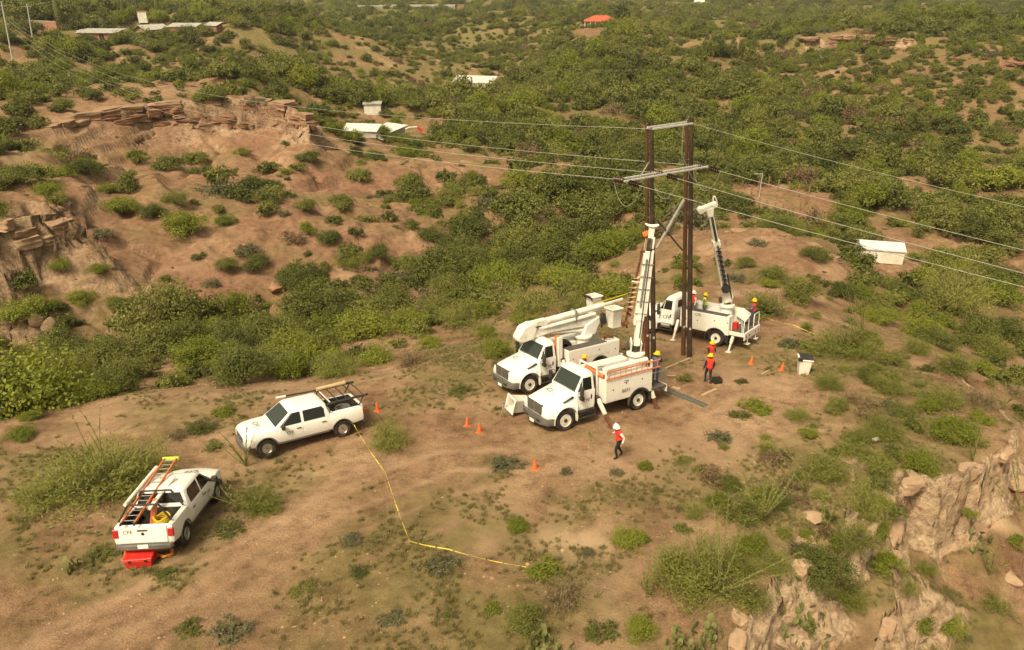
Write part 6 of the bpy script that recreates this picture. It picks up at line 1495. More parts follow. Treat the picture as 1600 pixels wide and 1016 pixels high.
# brick garden wall on the left plateau
q = gz(72, 52); t = empty('brick_wall', q, (0, 0, math.radians(-25))); tag(t, 'plain red brick garden wall at the upper left', 'wall')
MB().bb(-7, 6, -.12, .12, -.6, 3.4).build('wall_panel', 'brick_red', t); MB().bb(-7.1, 6.1, -.2, .2, 3.4, 3.55).build('coping', 'block_grey', t); MB().bb(5.7, 6.1, -.3, .3, -.6, 3.7).build('pier', 'brick_red', t); EXCL.append((q.x, q.y, 5))
# far greenhouse with hoops, its field and the pale road
q = gz(636, 12); worn('shade_net', (0.27, 0.26, 0.22), (0.2, 0.19, 0.16), 0.7, .2, 0.5)
t = empty('greenhouse', q, (0, 0, math.radians(1.5))); tag(t, 'long grey shade house far off at the top of the picture', 'greenhouse')
LG = 150 / FPX * to_px(np.array(q))[2]
MB().prism([(-9, -1), (-9, 1.4), (-4.5, 2.4), (0, 1.6), (4.5, 2.4), (9, 1.4), (9, -1)], -LG / 2, LG / 2, 'yz').build('cover', 'shade_net', t)
for k in range(13): xx = -LG / 2 + LG * k / 12; MB().tube([(xx, -9.1, -1), (xx, -9.1, 1.5), (xx, -4.5, 2.5), (xx, 0, 1.7)], .12, 5).build('hoop', 'galvanised', t)
EXCL.append((q.x, q.y, 14))
# corral fence by the shed flat
t0 = gz(1178, 322); t = empty('corral_fence', t0); tag(t, 'old corral of thin dark posts and wire on the sandy flat', 'fence')
pm = MB().tube([(0, 0, -.2), (.02, 0, 1.9)], [.12, .09], 6).mesh('post', 'stick_wood')
fp = [(1172, 312), (1186, 300), (1200, 294), (1214, 300), (1230, 303), (1246, 308), (1262, 312), (1170, 326), (1184, 330), (1196, 334), (1208, 337), (1222, 340), (1236, 344), (1250, 330), (1258, 322), (1185, 292)]
pp = []
for a, b in fp: q = gz(a, b); pp.append(q); obj('post', pm, t, q - t0, (.05 * math.sin(a), .05 * math.cos(b), a))
for i0, i1 in ((0, 1), (1, 2), (2, 3), (3, 4), (4, 5), (5, 6), (7, 8), (8, 9), (9, 10), (10, 11), (11, 12), (12, 13), (13, 14), (0, 7)):
    for z in (.6, 1.2): MB().tube([pp[i0] - t0 + Vector((0, 0, z)), pp[i1] - t0 + Vector((0, 0, z))], .02, 4).build('rail', 'stick_wood', t)
for k, (a, b) in enumerate(((1186, 306), (1187, 262))): pass
q = gz(1186, 308); tag(MB().tube([(0, 0, -.2), (0, 0, 3.6)], [.06, .05], 6).tube([(0, 0, 3.5), (-1.2, 0, 3.5)], .04, 5).build('corral_post', 'galvanised', None, loc=q), 'tall thin grey gate post with side arm at the corral', 'post')
# arched pipe with a red end near the white house
q = gz(634, 210); t = empty('arched_pipe', q); tag(t, 'white arched pipe with red end beside the white house', 'pipe')
MB().tube([(-1.2, 0, 0), (-.4, 0, .9), (.8, 0, 1.4), (2.4, 0, 1.5), (3.4, 0, .8)], .14, 8).build('arch', 'roof_white', t); MB().tube([(2.5, 0, 1.5), (3.5, 0, .7)], .26, 8).build('red_end', 'red_plastic', t)
# ------------------------------------------------------------------ plants
def leaf_material(name, stops, trans=0.3, rough=0.6):
    m = bpy.data.materials.new(name); m.use_nodes = True; MATS[name] = m
    N, L = m.node_tree.nodes, m.node_tree.links; N.clear()
    out = N.new('ShaderNodeOutputMaterial'); at = N.new('ShaderNodeAttribute'); at.attribute_name = 'tone'; oi = N.new('ShaderNodeObjectInfo')
    ad = N.new('ShaderNodeMath'); ad.operation = 'MULTIPLY_ADD'; ad.inputs[1].default_value = .55; L.new(oi.outputs['Random'], ad.inputs[0])
    ml = N.new('ShaderNodeMath'); ml.operation = 'MULTIPLY'; ml.inputs[1].default_value = .45; L.new(at.outputs['Fac'], ml.inputs[0]); L.new(ml.outputs[0], ad.inputs[2])
    r = ramp(N, stops); L.new(ad.outputs[0], r.inputs['Fac'])
    d = N.new('ShaderNodeBsdfPrincipled'); d.inputs['Roughness'].default_value = rough; d.inputs['Specular IOR Level'].default_value = .25; t = N.new('ShaderNodeBsdfTranslucent'); mx = N.new('ShaderNodeMixShader'); mx.inputs[0].default_value = trans
    L.new(r.outputs[0], d.inputs['Base Color']); L.new(r.outputs[0], t.inputs['Color']); L.new(d.outputs[0], mx.inputs[1]); L.new(t.outputs[0], mx.inputs[2]); L.new(mx.outputs[0], out.inputs['Surface'])
leaf_material('leaf_olive', [(0.0, (0.050, 0.062, 0.015)), (0.35, (0.105, 0.118, 0.026)), (0.65, (0.165, 0.172, 0.038)), (1.0, (0.25, 0.245, 0.064))], .28)
leaf_material('leaf_bright', [(0.0, (0.115, 0.140, 0.016)), (0.5, (0.185, 0.210, 0.026)), (1.0, (0.28, 0.295, 0.048))], .35)
leaf_material('leaf_feather', [(0.0, (0.135, 0.148, 0.030)), (0.5, (0.205, 0.214, 0.046)), (1.0, (0.30, 0.295, 0.08))], .3)
leaf_material('leaf_dry', [(0.0, (0.13, 0.082, 0.045)), (0.5, (0.19, 0.125, 0.07)), (1.0, (0.23, 0.18, 0.09))], .2)
leaf_material('leaf_grey', [(0.0, (0.085, 0.085, 0.045)), (0.5, (0.125, 0.120, 0.060)), (1.0, (0.17, 0.16, 0.085))], .2)
leaf_material('grass_blade', [(0.0, (0.19, 0.175, 0.06)), (0.5, (0.30, 0.26, 0.11)), (1.0, (0.44, 0.37, 0.2))], .45)
worn('bark', (0.10, 0.07, 0.048), (0.05, 0.035, 0.025), 0.95, 6, 0.7)
worn('cactus_pad', (0.13, 0.14, 0.045), (0.19, 0.16, 0.06), 0.6, 3, 0.6)
worn('ocotillo_stem', (0.17, 0.17, 0.055), (0.10, 0.08, 0.035), 0.85, 7, 0.6)
def leaf_mesh(name, cen, nor, size, tone, mat, asp=.5, axis=None):
    """one rhombic leaf per row"""
    n = len(cen); rs = np.random.RandomState(n % 97 + 1)
    nor = nor / np.maximum(np.linalg.norm(nor, axis=1, keepdims=True), 1e-6)
    a = rs.normal(size=(n, 3)) if axis is None else axis
    u = a - nor * np.sum(a * nor, 1, keepdims=True); u /= np.maximum(np.linalg.norm(u, axis=1, keepdims=True), 1e-6); v = np.cross(nor, u)
    s = size[:, None]
    P = np.stack([cen - u * s * .5, cen + v * s * asp * .5 - u * s * .05, cen + u * s * .5, cen - v * s * asp * .5 - u * s * .05], 1).reshape(-1, 3)
    me = bpy.data.meshes.new(name); me.vertices.add(4 * n); me.vertices.foreach_set('co', P.ravel())
    me.loops.add(4 * n); me.loops.foreach_set('vertex_index', np.arange(4 * n)); me.polygons.add(n); me.polygons.foreach_set('loop_start', np.arange(0, 4 * n, 4)); me.polygons.foreach_set('loop_total', np.full(n, 4))
    me.update(calc_edges=True)
    at = me.attributes.new('tone', 'FLOAT', 'POINT'); at.data.foreach_set('value', np.repeat(np.clip(tone, 0, 1), 4).astype(np.float32))
    me.materials.append(MATS[mat]); return me
def round_crown(seed, nleaf, leaf, mat, flat=.8, nl=8, lift=.24, per=18):
    """lobed dome of radius ~1, base at z=0: leaves cluster on the shells of several lobes"""
    rs = np.random.RandomState(seed); lobes = []
    for k in range(nl):
        a = rs.uniform(0, 6.28); r = np.sqrt(rs.uniform(0, 1)) * .62; R = rs.uniform(.30, .52)
        lobes.append((r * math.cos(a), r * math.sin(a), (lift + rs.uniform(0, .75) * (1 - r)) * flat, R))
    lobes = np.array(lobes); ncl = max(20, nleaf // per); k = rs.randint(0, nl, ncl)
    d = rs.normal(size=(ncl, 3)); d /= np.linalg.norm(d, axis=1, keepdims=True); d[:, 2] = np.where(d[:, 2] < -.35, -d[:, 2] * .5, d[:, 2])
    c = lobes[k, :3] + d * (lobes[k, 3] * rs.uniform(.72, 1.08, ncl))[:, None] * np.array([1, 1, .85]); c[:, 2] = np.maximum(c[:, 2], .06)
    tc = rs.uniform(.1, .9, ncl); sp = rs.uniform(.05, .11, ncl)
    i = rs.randint(0, ncl, nleaf); cen = c[i] + rs.normal(size=(nleaf, 3)) * sp[i][:, None]; cen[:, 2] = np.maximum(cen[:, 2], .02)
    nor = d[i] * .8 + rs.normal(size=(nleaf, 3)) * .7 + np.array([0, 0, .5])
    return leaf_mesh('crown', cen, nor, leaf * rs.uniform(.6, 1.4, nleaf), tc[i] + rs.uniform(-.25, .25, nleaf), mat, .55), lobes
def wood(seed, targets, mat='bark', r=.05, name='trunk'):
    m = MB(); rs = random.Random(seed)
    for t in targets:
        b = (rs.uniform(-.06, .06), rs.uniform(-.06, .06), -.12); mid = (b[0] * .5 + t[0] * .45 + rs.uniform(-.06, .06), b[1] * .5 + t[1] * .45 + rs.uniform(-.06, .06), t[2] * .5)
        m.tube([b, mid, (t[0], t[1], t[2])], [r, r * .6, r * .2], 5, caps=False)
        for q in range(2): e = (t[0] + rs.uniform(-.3, .3), t[1] + rs.uniform(-.3, .3), t[2] + rs.uniform(-.05, .3)); m.tube([mid, e], [r * .4, r * .1], 4, caps=False)
    return m.mesh(name, mat)
def spray_crown(seed, nstem, per, leaf, mat, spread=.75, h=1.3):
    """fan of thin upright sprays from the base: feathery desert shrubs"""
    rs = np.random.RandomState(seed); C_, U, T = [], [], []
    ends = []
    for k in range(nstem):
        a = rs.uniform(0, 6.28); tl = np.sqrt(rs.uniform(0, 1)) * spread; L_ = h * rs.uniform(.55, 1.05) * (1 - .25 * tl)
        d = np.array([math.cos(a) * tl, math.sin(a) * tl, 1 - .45 * tl]); d /= np.linalg.norm(d); bend = np.array([math.cos(a), math.sin(a), -.35]) * .25 * tl
        ends.append(d * L_ * .8); t = rs.uniform(.18, 1.0, per) ** .8
        p = d[None] * (t * L_)[:, None] + bend[None] * (t ** 2)[:, None] + rs.normal(size=(per, 3)) * (.035 + .05 * t)[:, None]
        C_.append(p); U.append(d[None] + rs.normal(size=(per, 3)) * .45 + np.array([0, 0, .25])); T.append(rs.uniform(.1, .8) + .25 * t + rs.uniform(-.15, .15, per))
    cen = np.concatenate(C_); ax = np.concatenate(U); tone = np.concatenate(T); cen[:, 2] = np.maximum(cen[:, 2], .02)
    nor = np.random.RandomState(seed + 1).normal(size=cen.shape) + np.array([0, -.2, .4])
    return leaf_mesh('crown', cen, nor, leaf * rs.uniform(.6, 1.5, len(cen)), tone, mat, .19, ax), ends
PROTO = {}
def proto(kind, crowns, stems): PROTO[kind] = list(zip(crowns, stems))
def mk(kind, n, fn):
    cr, st = [], []
    for i in range(n): c, s = fn(i); cr.append(c); st.append(s)
    proto(kind, cr, st)
def f_round(nleaf, leaf, mat, flat=.8, nl=8, seed=0, lift=.24):
    def g(i):
        c, lb = round_crown(seed + i * 7, nleaf, leaf, mat, flat, nl, lift); return c, wood(seed + i, [tuple(l[:3]) for l in lb[:6]], r=.045)
    return g
def f_spray(nst, per, leaf, mat, spread, h, seed):
    def g(i):
        c, e = spray_crown(seed + i * 5, nst, per, leaf, mat, spread, h); return c, wood(seed + i, [tuple(x) for x in e[:14]], r=.016)
    return g
mk('round_fine', 3, f_round(9000, .054, 'leaf_olive', .85, 10, 11)); mk('round_mid', 5, f_round(4600, .075, 'leaf_olive', .85, 9, 51)); mk('round_far', 5, f_round(1600, .125, 'leaf_olive', .85, 8, 91))
mk('bright_fine', 2, f_round(7500, .058, 'leaf_bright', .8, 10, 131)); mk('bright_mid', 3, f_round(4200, .08, 'leaf_bright', .9, 8, 151))
mk('feather_fine', 3, f_spray(110, 90, .070, 'leaf_feather', .95, 1.25, 171)); mk('feather_mid', 3, f_spray(55, 45, .13, 'leaf_feather', .95, 1.2, 191)); mk('olive_spray', 3, f_spray(70, 60, .10, 'leaf_olive', 1.0, 1.15, 211))
mk('dry_fine', 2, f_spray(80, 40, .075, 'leaf_dry', 1.0, 1.0, 231)); mk('dry_mid', 2, f_round(1500, .09, 'leaf_dry', .8, 8, 251))
mk('grey_low', 3, f_round(1600, .10, 'leaf_grey', .45, 9, 271, .1)); mk('green_low', 3, f_round(1700, .10, 'leaf_olive', .45, 9, 291, .1)); mk('bright_low', 2, f_round(1700, .11, 'leaf_bright', .5, 9, 311, .1))
def cypress(i):
    rs = np.random.RandomState(500 + i); n = 1600; z = rs.uniform(.05, 1, n); r = .13 * np.sin(np.clip(z * 1.1, 0, 1) * math.pi) ** .6 * (1 - z * .75) * 1.6 + .01; a = rs.uniform(0, 6.28, n)
    cen = np.stack([r * np.cos(a), r * np.sin(a), z], 1); return leaf_mesh('crown', cen, np.stack([np.cos(a), np.sin(a), .4 + 0 * a], 1), .05 * rs.uniform(.6, 1.4, n), rs.uniform(0, .5, n), 'leaf_olive', .5), MB().tube([(0, 0, -.05), (0, 0, .9)], [.018, .004], 6).mesh('trunk', 'bark')
mk('cypress', 2, cypress)
def poplar(i):
    c, lb = round_crown(600 + i, 1400, .13, 'leaf_olive', 1.0, 8, .4)
    co_ = np.empty(len(c.vertices) * 3); c.vertices.foreach_get('co', co_); co_ = co_.reshape(-1, 3) * np.array([.5, .5, 1.7]); c.vertices.foreach_set('co', co_.ravel()); return c, MB().tube([(0, 0, -.1), (0, 0, 1.6)], [.05, .02], 6).mesh('trunk', 'bark')
mk('poplar', 3, poplar)
PLANTS = []
_cnt = {}
def plant(kind, x, y, size, label=None, cat='shrub', name='shrub', group=None, rot=None, zs=1.0, v=None, sink=.03):
    k = _cnt.get(kind, 0); _cnt[kind] = k + 1; pr = PROTO[kind]; c, s = pr[(k if v is None else v) % len(pr)]
    z = float(ground(x, y)) - sink * size
    o = empty(name, (x, y, z), (0, 0, (k * 2.399) % 6.283 if rot is None else rot)); o.scale = (size, size, size * zs)
    obj('crown', c, o); obj('trunk', s, o)
    tag(o, label, cat, group); PLANTS.append((o, x, y, size)); return o
def plant_px(kind, px, py, wpx, label, zs=1.0, **k):
    q = gz(px, py); dep = float(to_px(np.array(q))[2]); w_ = wpx * dep / FPX
    fine = {'round': 'round_fine' if dep < 60 else 'round_mid', 'bright': 'bright_fine' if dep < 60 else 'bright_mid', 'feather': 'feather_fine' if dep < 60 else 'feather_mid'}.get(kind, kind)
    EXCL.append((q.x, q.y, w_ * .45)); return plant(fine, q.x, q.y + w_ * .25, w_ * .52, label, zs=zs, **k)
NEAR = [
 ('feather', 605, 706, 84, 'feathery olive shrub beside the tape behind the black-racked pickup', .95), ('feather', 400, 808, 92, 'feathery shrub right of the near pickup cab', .8), ('feather', 130, 798, 235, 'huge feathery shrub at the left edge behind the near pickup', .62), ('feather', 215, 770, 110, 'tall yellowish feathery shrub touching the near pickup from the left', .95),
 ('grey_low', 690, 896, 62, 'low grey-green tuft under the barrier tape in the foreground', .9), ('bright', 810, 832, 46, 'small round green bush alone in the foreground middle', .75), ('bright', 986, 864, 68, 'bright green round bush in the foreground right of centre', .8), ('grey_low', 545, 856, 46, 'low grey tuft right of the barrier tape bend', .7),
 ('grey_low', 790, 738, 66, 'wide low grey-olive tuft left of the lone cone', .7), ('grey_low', 884, 742, 24, 'small dark tuft between the lone cone and the walker', 1.0), ('bright_low', 1010, 736, 32, 'small bright green plant just right of the walker', 1.2), ('grey_low', 966, 745, 30, 'low tuft at the feet of the walker', .7),
 ('green_low', 1099, 742, 32, 'small dark green tuft right of the walker', .9), ('green_low', 1073, 724, 32, 'low dark tuft upper right of the walker', .8), ('round', 1140, 768, 46, 'round olive bush on the slope right of the foreground', .9), ('feather', 1086, 814, 44, 'slim upright feathery bush right of the bright green bush', 1.3), ('green_low', 1068, 834, 34, 'low dark bush at the foot of the slim feathery bush', .9),
 ('olive_spray', 1165, 826, 110, 'spiky shrub tangled with ocotillo in the right foreground', .6), ('feather', 1110, 945, 190, 'largest feathery shrub in the right foreground', .72), ('olive_spray', 1180, 960, 80, 'dark shrub at the right end of the largest feathery shrub', .7), ('feather', 1300, 757, 96, 'feathery shrub above the flat pale slab', .85), ('feather', 1362, 812, 84, 'tall feathery shrub left of the cliff rim', 1.15),
 ('bright', 1372, 856, 56, 'bright leafy bush under the tall feathery shrub at the rim', .9), ('bright', 1434, 762, 72, 'bright yellow-green bush on the cliff rim', 1.0), ('feather', 1392, 690, 80, 'feathery bush above the cliff rim', .9), ('bright', 1500, 700, 96, 'wide yellow-green bush above the overhanging block', .75), ('dry_fine', 1545, 640, 80, 'reddish dry bush at the right above the cliff', .8), ('dry_fine', 1590, 625, 50, 'second reddish dry bush at the right edge', .8),
 ('feather', 1440, 556, 62, 'feathery bush at the upper end of the right rim', .9), ('feather', 1392, 618, 62, 'feathery bush in the middle of the right slope', .9), ('round', 1310, 648, 46, 'bright round bush on the slope below the stump', .9), ('bright_low', 1185, 648, 60, 'bright grassy clump below the right cones', .8), ('green_low', 1160, 600, 24, 'small dark clump left of the first right cone', .8), ('green_low', 1072, 598, 34, 'green clump beside the steel channel', .9),
 ('grey_low', 1240, 545, 46, 'pale spiky clump under the tape right of the right truck', .8), ('bright_low', 1262, 545, 30, 'small bright clump beside the pale spiky clump', 1.0), ('olive_spray', 1200, 500, 100, 'big dark bush right behind the rear deck of the right truck', .75), ('round', 1262, 482, 84, 'dark round bush right of the right truck', .8), ('round', 1318, 470, 60, 'round bush on the slope edge right of the right truck', .8), ('feather', 1340, 560, 110, 'tall bright shrub with ocotillo right of the white basket', .95),
 ('feather', 1300, 612, 60, 'feathery bush below the tall bright shrub', .8), ('round', 1360, 600, 50, 'round olive bush below the tall bright shrub', .8), ('bright', 1440, 525, 80, 'bright yellow-green bush on the right slope', .9),
 ('bright_low', 848, 905, 66, 'bright yellow-green plant where the barrier tape ends', .9), ('dry_fine', 880, 960, 110, 'brown dry shrub in the bottom foreground', .8), ('round', 830, 1000, 82, 'dark green leafy bush at the bottom centre', .9), ('bright', 1000, 1000, 62, 'upright green leafy bush at the bottom right of centre', 1.0), ('green_low', 938, 1005, 64, 'low green-grey shrub at the bottom beside the dry shrub', .8),
 ('round', 1285, 945, 120, 'broad dark bush in the hollow below the slabs', .75), ('olive_spray', 1335, 910, 90, 'dark spiky bush in the hollow beside the rock fin', .8), ('bright', 1490, 1000, 60, 'bright leafy bush on the scree at the bottom right', .8), ('feather', 1450, 905, 44, 'small feathery bush at the foot of the cliff', .9), ('bright_low', 1440, 1000, 50, 'low bright bush at the bottom right of the rock fin', .9), ('round', 1470, 545, 70, 'round dark bush at the top of the right rim', .8),
 ('round', 1535, 840, 60, 'round bush on the scree under the overhang', .8), ('bright_low', 1505, 845, 30, 'small bright clump under the overhang', .8), ('bright', 776, 560, 62, 'leafy green bush left of the bucket truck cab', 1.0), ('bright', 760, 530, 40, 'upright leafy plant behind the bucket truck cab', 1.2), ('green_low', 716, 618, 46, 'low bush on the ridge left of the bucket truck', .7), ('dry_fine', 640, 575, 90, 'grey-brown dry shrub on the ridge edge', .7),
 ('bright_low', 345, 652, 44, 'bright low bush beyond the black-racked pickup', .8), ('bright', 42, 658, 44, 'bright leafy bush at the left edge', .7), ('bright', 20, 692, 58, 'second bright leafy bush at the left edge below another', .7), ('dry_fine', 272, 690, 60, 'dry twiggy shrub on the left part of the ridge', .7), ('olive_spray', 310, 680, 60, 'olive shrub left of the black-racked pickup nose', .7), ('green_low', 330, 705, 40, 'low olive clump in front of the black-racked pickup', .7),
 ('green_low', 700, 968, 26, 'tiny green clump at the bottom centre', .9), ('grey_low', 350, 1005, 74, 'straw-tipped grass clump at the bottom left', .7), ('green_low', 288, 995, 52, 'dark grass clump at the bottom left', .7), ('green_low', 250, 908, 50, 'dark low clump in front of the red chest', .5), ('green_low', 350, 842, 70, 'dark low clump right of the near pickup', .4), ('green_low', 150, 880, 60, 'dark low clump left of the near pickup', .4),
 ('grey_low', 920, 870, 30, 'small grey clump left of the bright green bush', .9), ('green_low', 1200, 712, 30, 'small clump on the right middle slope', .8), ('green_low', 1160, 655, 40, 'low clump left of the bright grassy clump', .6), ('grey_low', 1030, 770, 22, 'tiny grey clump below the walker', .9), ('olive_spray', 1220, 800, 60, 'olive shrub between the slabs and the spiky shrub', .7), ('green_low', 1230, 720, 36, 'low clump left of the feathery shrub above the slab', .8),
 ('feather', 1480, 640, 70, 'feathery shrub high on the right rim between two others', .85), ('feather', 1250, 660, 50, 'feathery tuft on the middle of the right slope', .8), ('olive_spray', 1420, 655, 60, 'dark spiky shrub just inside the right rim', .75), ('feather', 1345, 700, 60, 'pale feathery shrub above the white bag', .85), ('round', 1405, 575, 56, 'dark round bush near the top of the right slope', .8), ('olive_spray', 1500, 590, 80, 'olive shrub outside the upper right rim', .8), ('feather', 1560, 560, 80, 'feathery shrub on the outer right flank', .8), ('olive_spray', 1290, 560, 70, 'spiky olive shrub where the right tape ends', .7),
 ('feather', 1215, 905, 70, 'yellowish feathery shrub left of the pale rock face', .8), ('feather', 1330, 960, 90, 'feathery shrub in the hollow at the bottom right', .8), ('bright', 1380, 800, 46, 'leafy bush wedged between rim rocks', .9), ('feather', 1410, 960, 50, 'feathery shrub on the side of the rock fin', .9), ('olive_spray', 1560, 960, 60, 'olive shrub low on the scree', .7), ('bright_low', 1590, 860, 40, 'small green clump at the right edge of the scree', .8), ('feather', 1060, 900, 70, 'feathery shrub merging with the largest one on its left', .8), ('feather', 1160, 905, 80, 'feathery shrub merging with the largest one on its right', .9),
 ('feather', 60, 800, 120, 'feathery shrub at the left end of the huge one', .6), ('green_low', 560, 905, 40, 'low green clump at the lower left of the tape', .6), ('green_low', 470, 930, 50, 'low green clump in the lower left foreground', .5), ('bright_low', 770, 960, 36, 'small green clump left of the dark leafy bush', .8), ('grey_low', 610, 980, 50, 'grey clump at the bottom left of centre', .6), ('green_low', 1010, 850, 26, 'tiny clump beside the bright green bush', .7),
]
for kd, px, py, wp, lb, zs in NEAR: plant_px(kd, px, py, wp, lb, zs, cat='bush' if kd in ('round', 'bright') else 'shrub', name='bush' if kd in ('round', 'bright') else 'shrub')
# ocotillos: long arching wands
def ocotillo(px, py, hpx, n, label, seed, lean=0.0):
    q = gz(px, py); dep = float(to_px(np.array(q))[2]); H = hpx * dep / FPX * 1.1; rs = np.random.RandomState(seed)
    o = empty('ocotillo', q); tag(o, label, 'ocotillo', 'ocotillos on the ridge')
    for k in range(n):
        a = rs.uniform(0, 6.28); t = rs.uniform(.12, .75); L_ = H * rs.uniform(.6, 1.05); d = np.array([math.cos(a) * t + lean, math.sin(a) * t * .8, 1.0]); d /= np.linalg.norm(d); bn = np.array([math.cos(a), math.sin(a), -.3]) * rs.uniform(.02, .2) * L_; wb = rs.normal(size=3) * .04 * L_
        pts = [tuple(d * L_ * s + bn * s * s + wb * math.sin(3 * s)) for s in np.linspace(0, 1, 7)]
        w_ = MB().tube(pts, [.020, .019, .017, .015, .013, .010, .006], 5).build('wand', 'ocotillo_stem', o)
        m_ = 60; s = rs.uniform(.15, 1, m_); cen = d[None] * (L_ * s)[:, None] + bn[None] * (s ** 2)[:, None] + wb[None] * np.sin(3 * s)[:, None] + rs.normal(size=(m_, 3)) * .025
        obj('wand_leaves', leaf_mesh('wand_leaves', cen, rs.normal(size=(m_, 3)) + [0, 0, .4], .075 * rs.uniform(.6, 1.3, m_), rs.uniform(.3, 1, m_), 'leaf_feather', .5), w_)
for px, py, hp, n, lb, ln in ((385, 730, 80, 7, 'thin ocotillo in front of the black-racked pickup wheel', -.1), (170, 770, 150, 14, 'tall ocotillo fan left of the near pickup', .1), (400, 800, 80, 8, 'ocotillo wands rising from the shrub right of the near pickup', -.4), (1190, 815, 95, 16, 'many-wanded ocotillo in the right foreground', .2), (1120, 930, 150, 6, 'long-wanded ocotillo rising from the largest feathery shrub', .3), (1010, 935, 90, 4, 'crooked sparse ocotillo left of the largest feathery shrub', -.2),
                             (1345, 555, 130, 14, 'tall bright ocotillo right of the white basket', 0), (1260, 770, 90, 6, 'thin ocotillo left of the feathery shrub above the slab', -.3), (1290, 830, 60, 4, 'small thin ocotillo beside the flat slab', -.2), (900, 470, 60, 9, 'pale ocotillo beyond the buckets of the bucket truck', 0), (1595, 800, 110, 5, 'ocotillo at the right edge of the scree', -.1), (1520, 720, 60, 4, 'thin ocotillo on the overhanging block', -.4), (90, 600, 60, 7, 'pale ocotillo at the left in the gully', .1), (1560, 640, 60, 5, 'ocotillo beside the reddish dry bush', .2), (1545, 900, 60, 4, 'small ocotillo on the scree', 0)):
    ocotillo(px, py, hp, n, lb, int(px + py), ln)
# prickly pears: every pad its own piece
pad = MB().ball((0, 0, .5), .5, 12, 8, (.86, .17, 1.0)).mesh('pad', 'cactus_pad')
def prickly(px, py, wpx, n, label, seed):
    q = gz(px, py); dep = float(to_px(np.array(q))[2]); W_ = wpx * dep / FPX / 2; r = random.Random(seed); o = empty('prickly_pear', q); tag(o, label, 'cactus', 'prickly pear cacti')
    tips = []
    for k in range(n):
        s = r.uniform(.16, .26)
        if k < n * .45: a = r.uniform(0, 6.28); d = math.sqrt(r.random()) * W_; p = Vector((d * math.cos(a), d * math.sin(a) * .7, float(ground(q.x + d * math.cos(a), q.y + d * math.sin(a) * .7)) - q.z - .03)); tl = r.uniform(-.5, .5)
        else: p, sp_ = r.choice(tips); tl = r.uniform(-.7, .7)
        rz = r.uniform(0, 6.28); e = Euler((tl, r.uniform(-.4, .4), rz)); ob = obj('pad', pad, o, p, e); ob.scale = (s, s, s * 1.15)
        tips.append((p + e.to_matrix() @ Vector((0, 0, s * 1.05)), s))
for px, py, wp, n, lb in ((1085, 1006, 100, 70, 'prickly pear patch at the bottom right of centre'), (1250, 985, 96, 70, 'prickly pear patch beside the pale rock face'), (860, 1012, 66, 36, 'prickly pear at the bottom under the dark leafy bush'), (1525, 850, 60, 22, 'prickly pear under the overhang'), (125, 890, 40, 14, 'small prickly pear left of the red chest'), (1235, 548, 40, 14, 'pale prickly pear clump right of the right truck')):
    prickly(px, py, wp, n, lb, int(px * 3 + py))
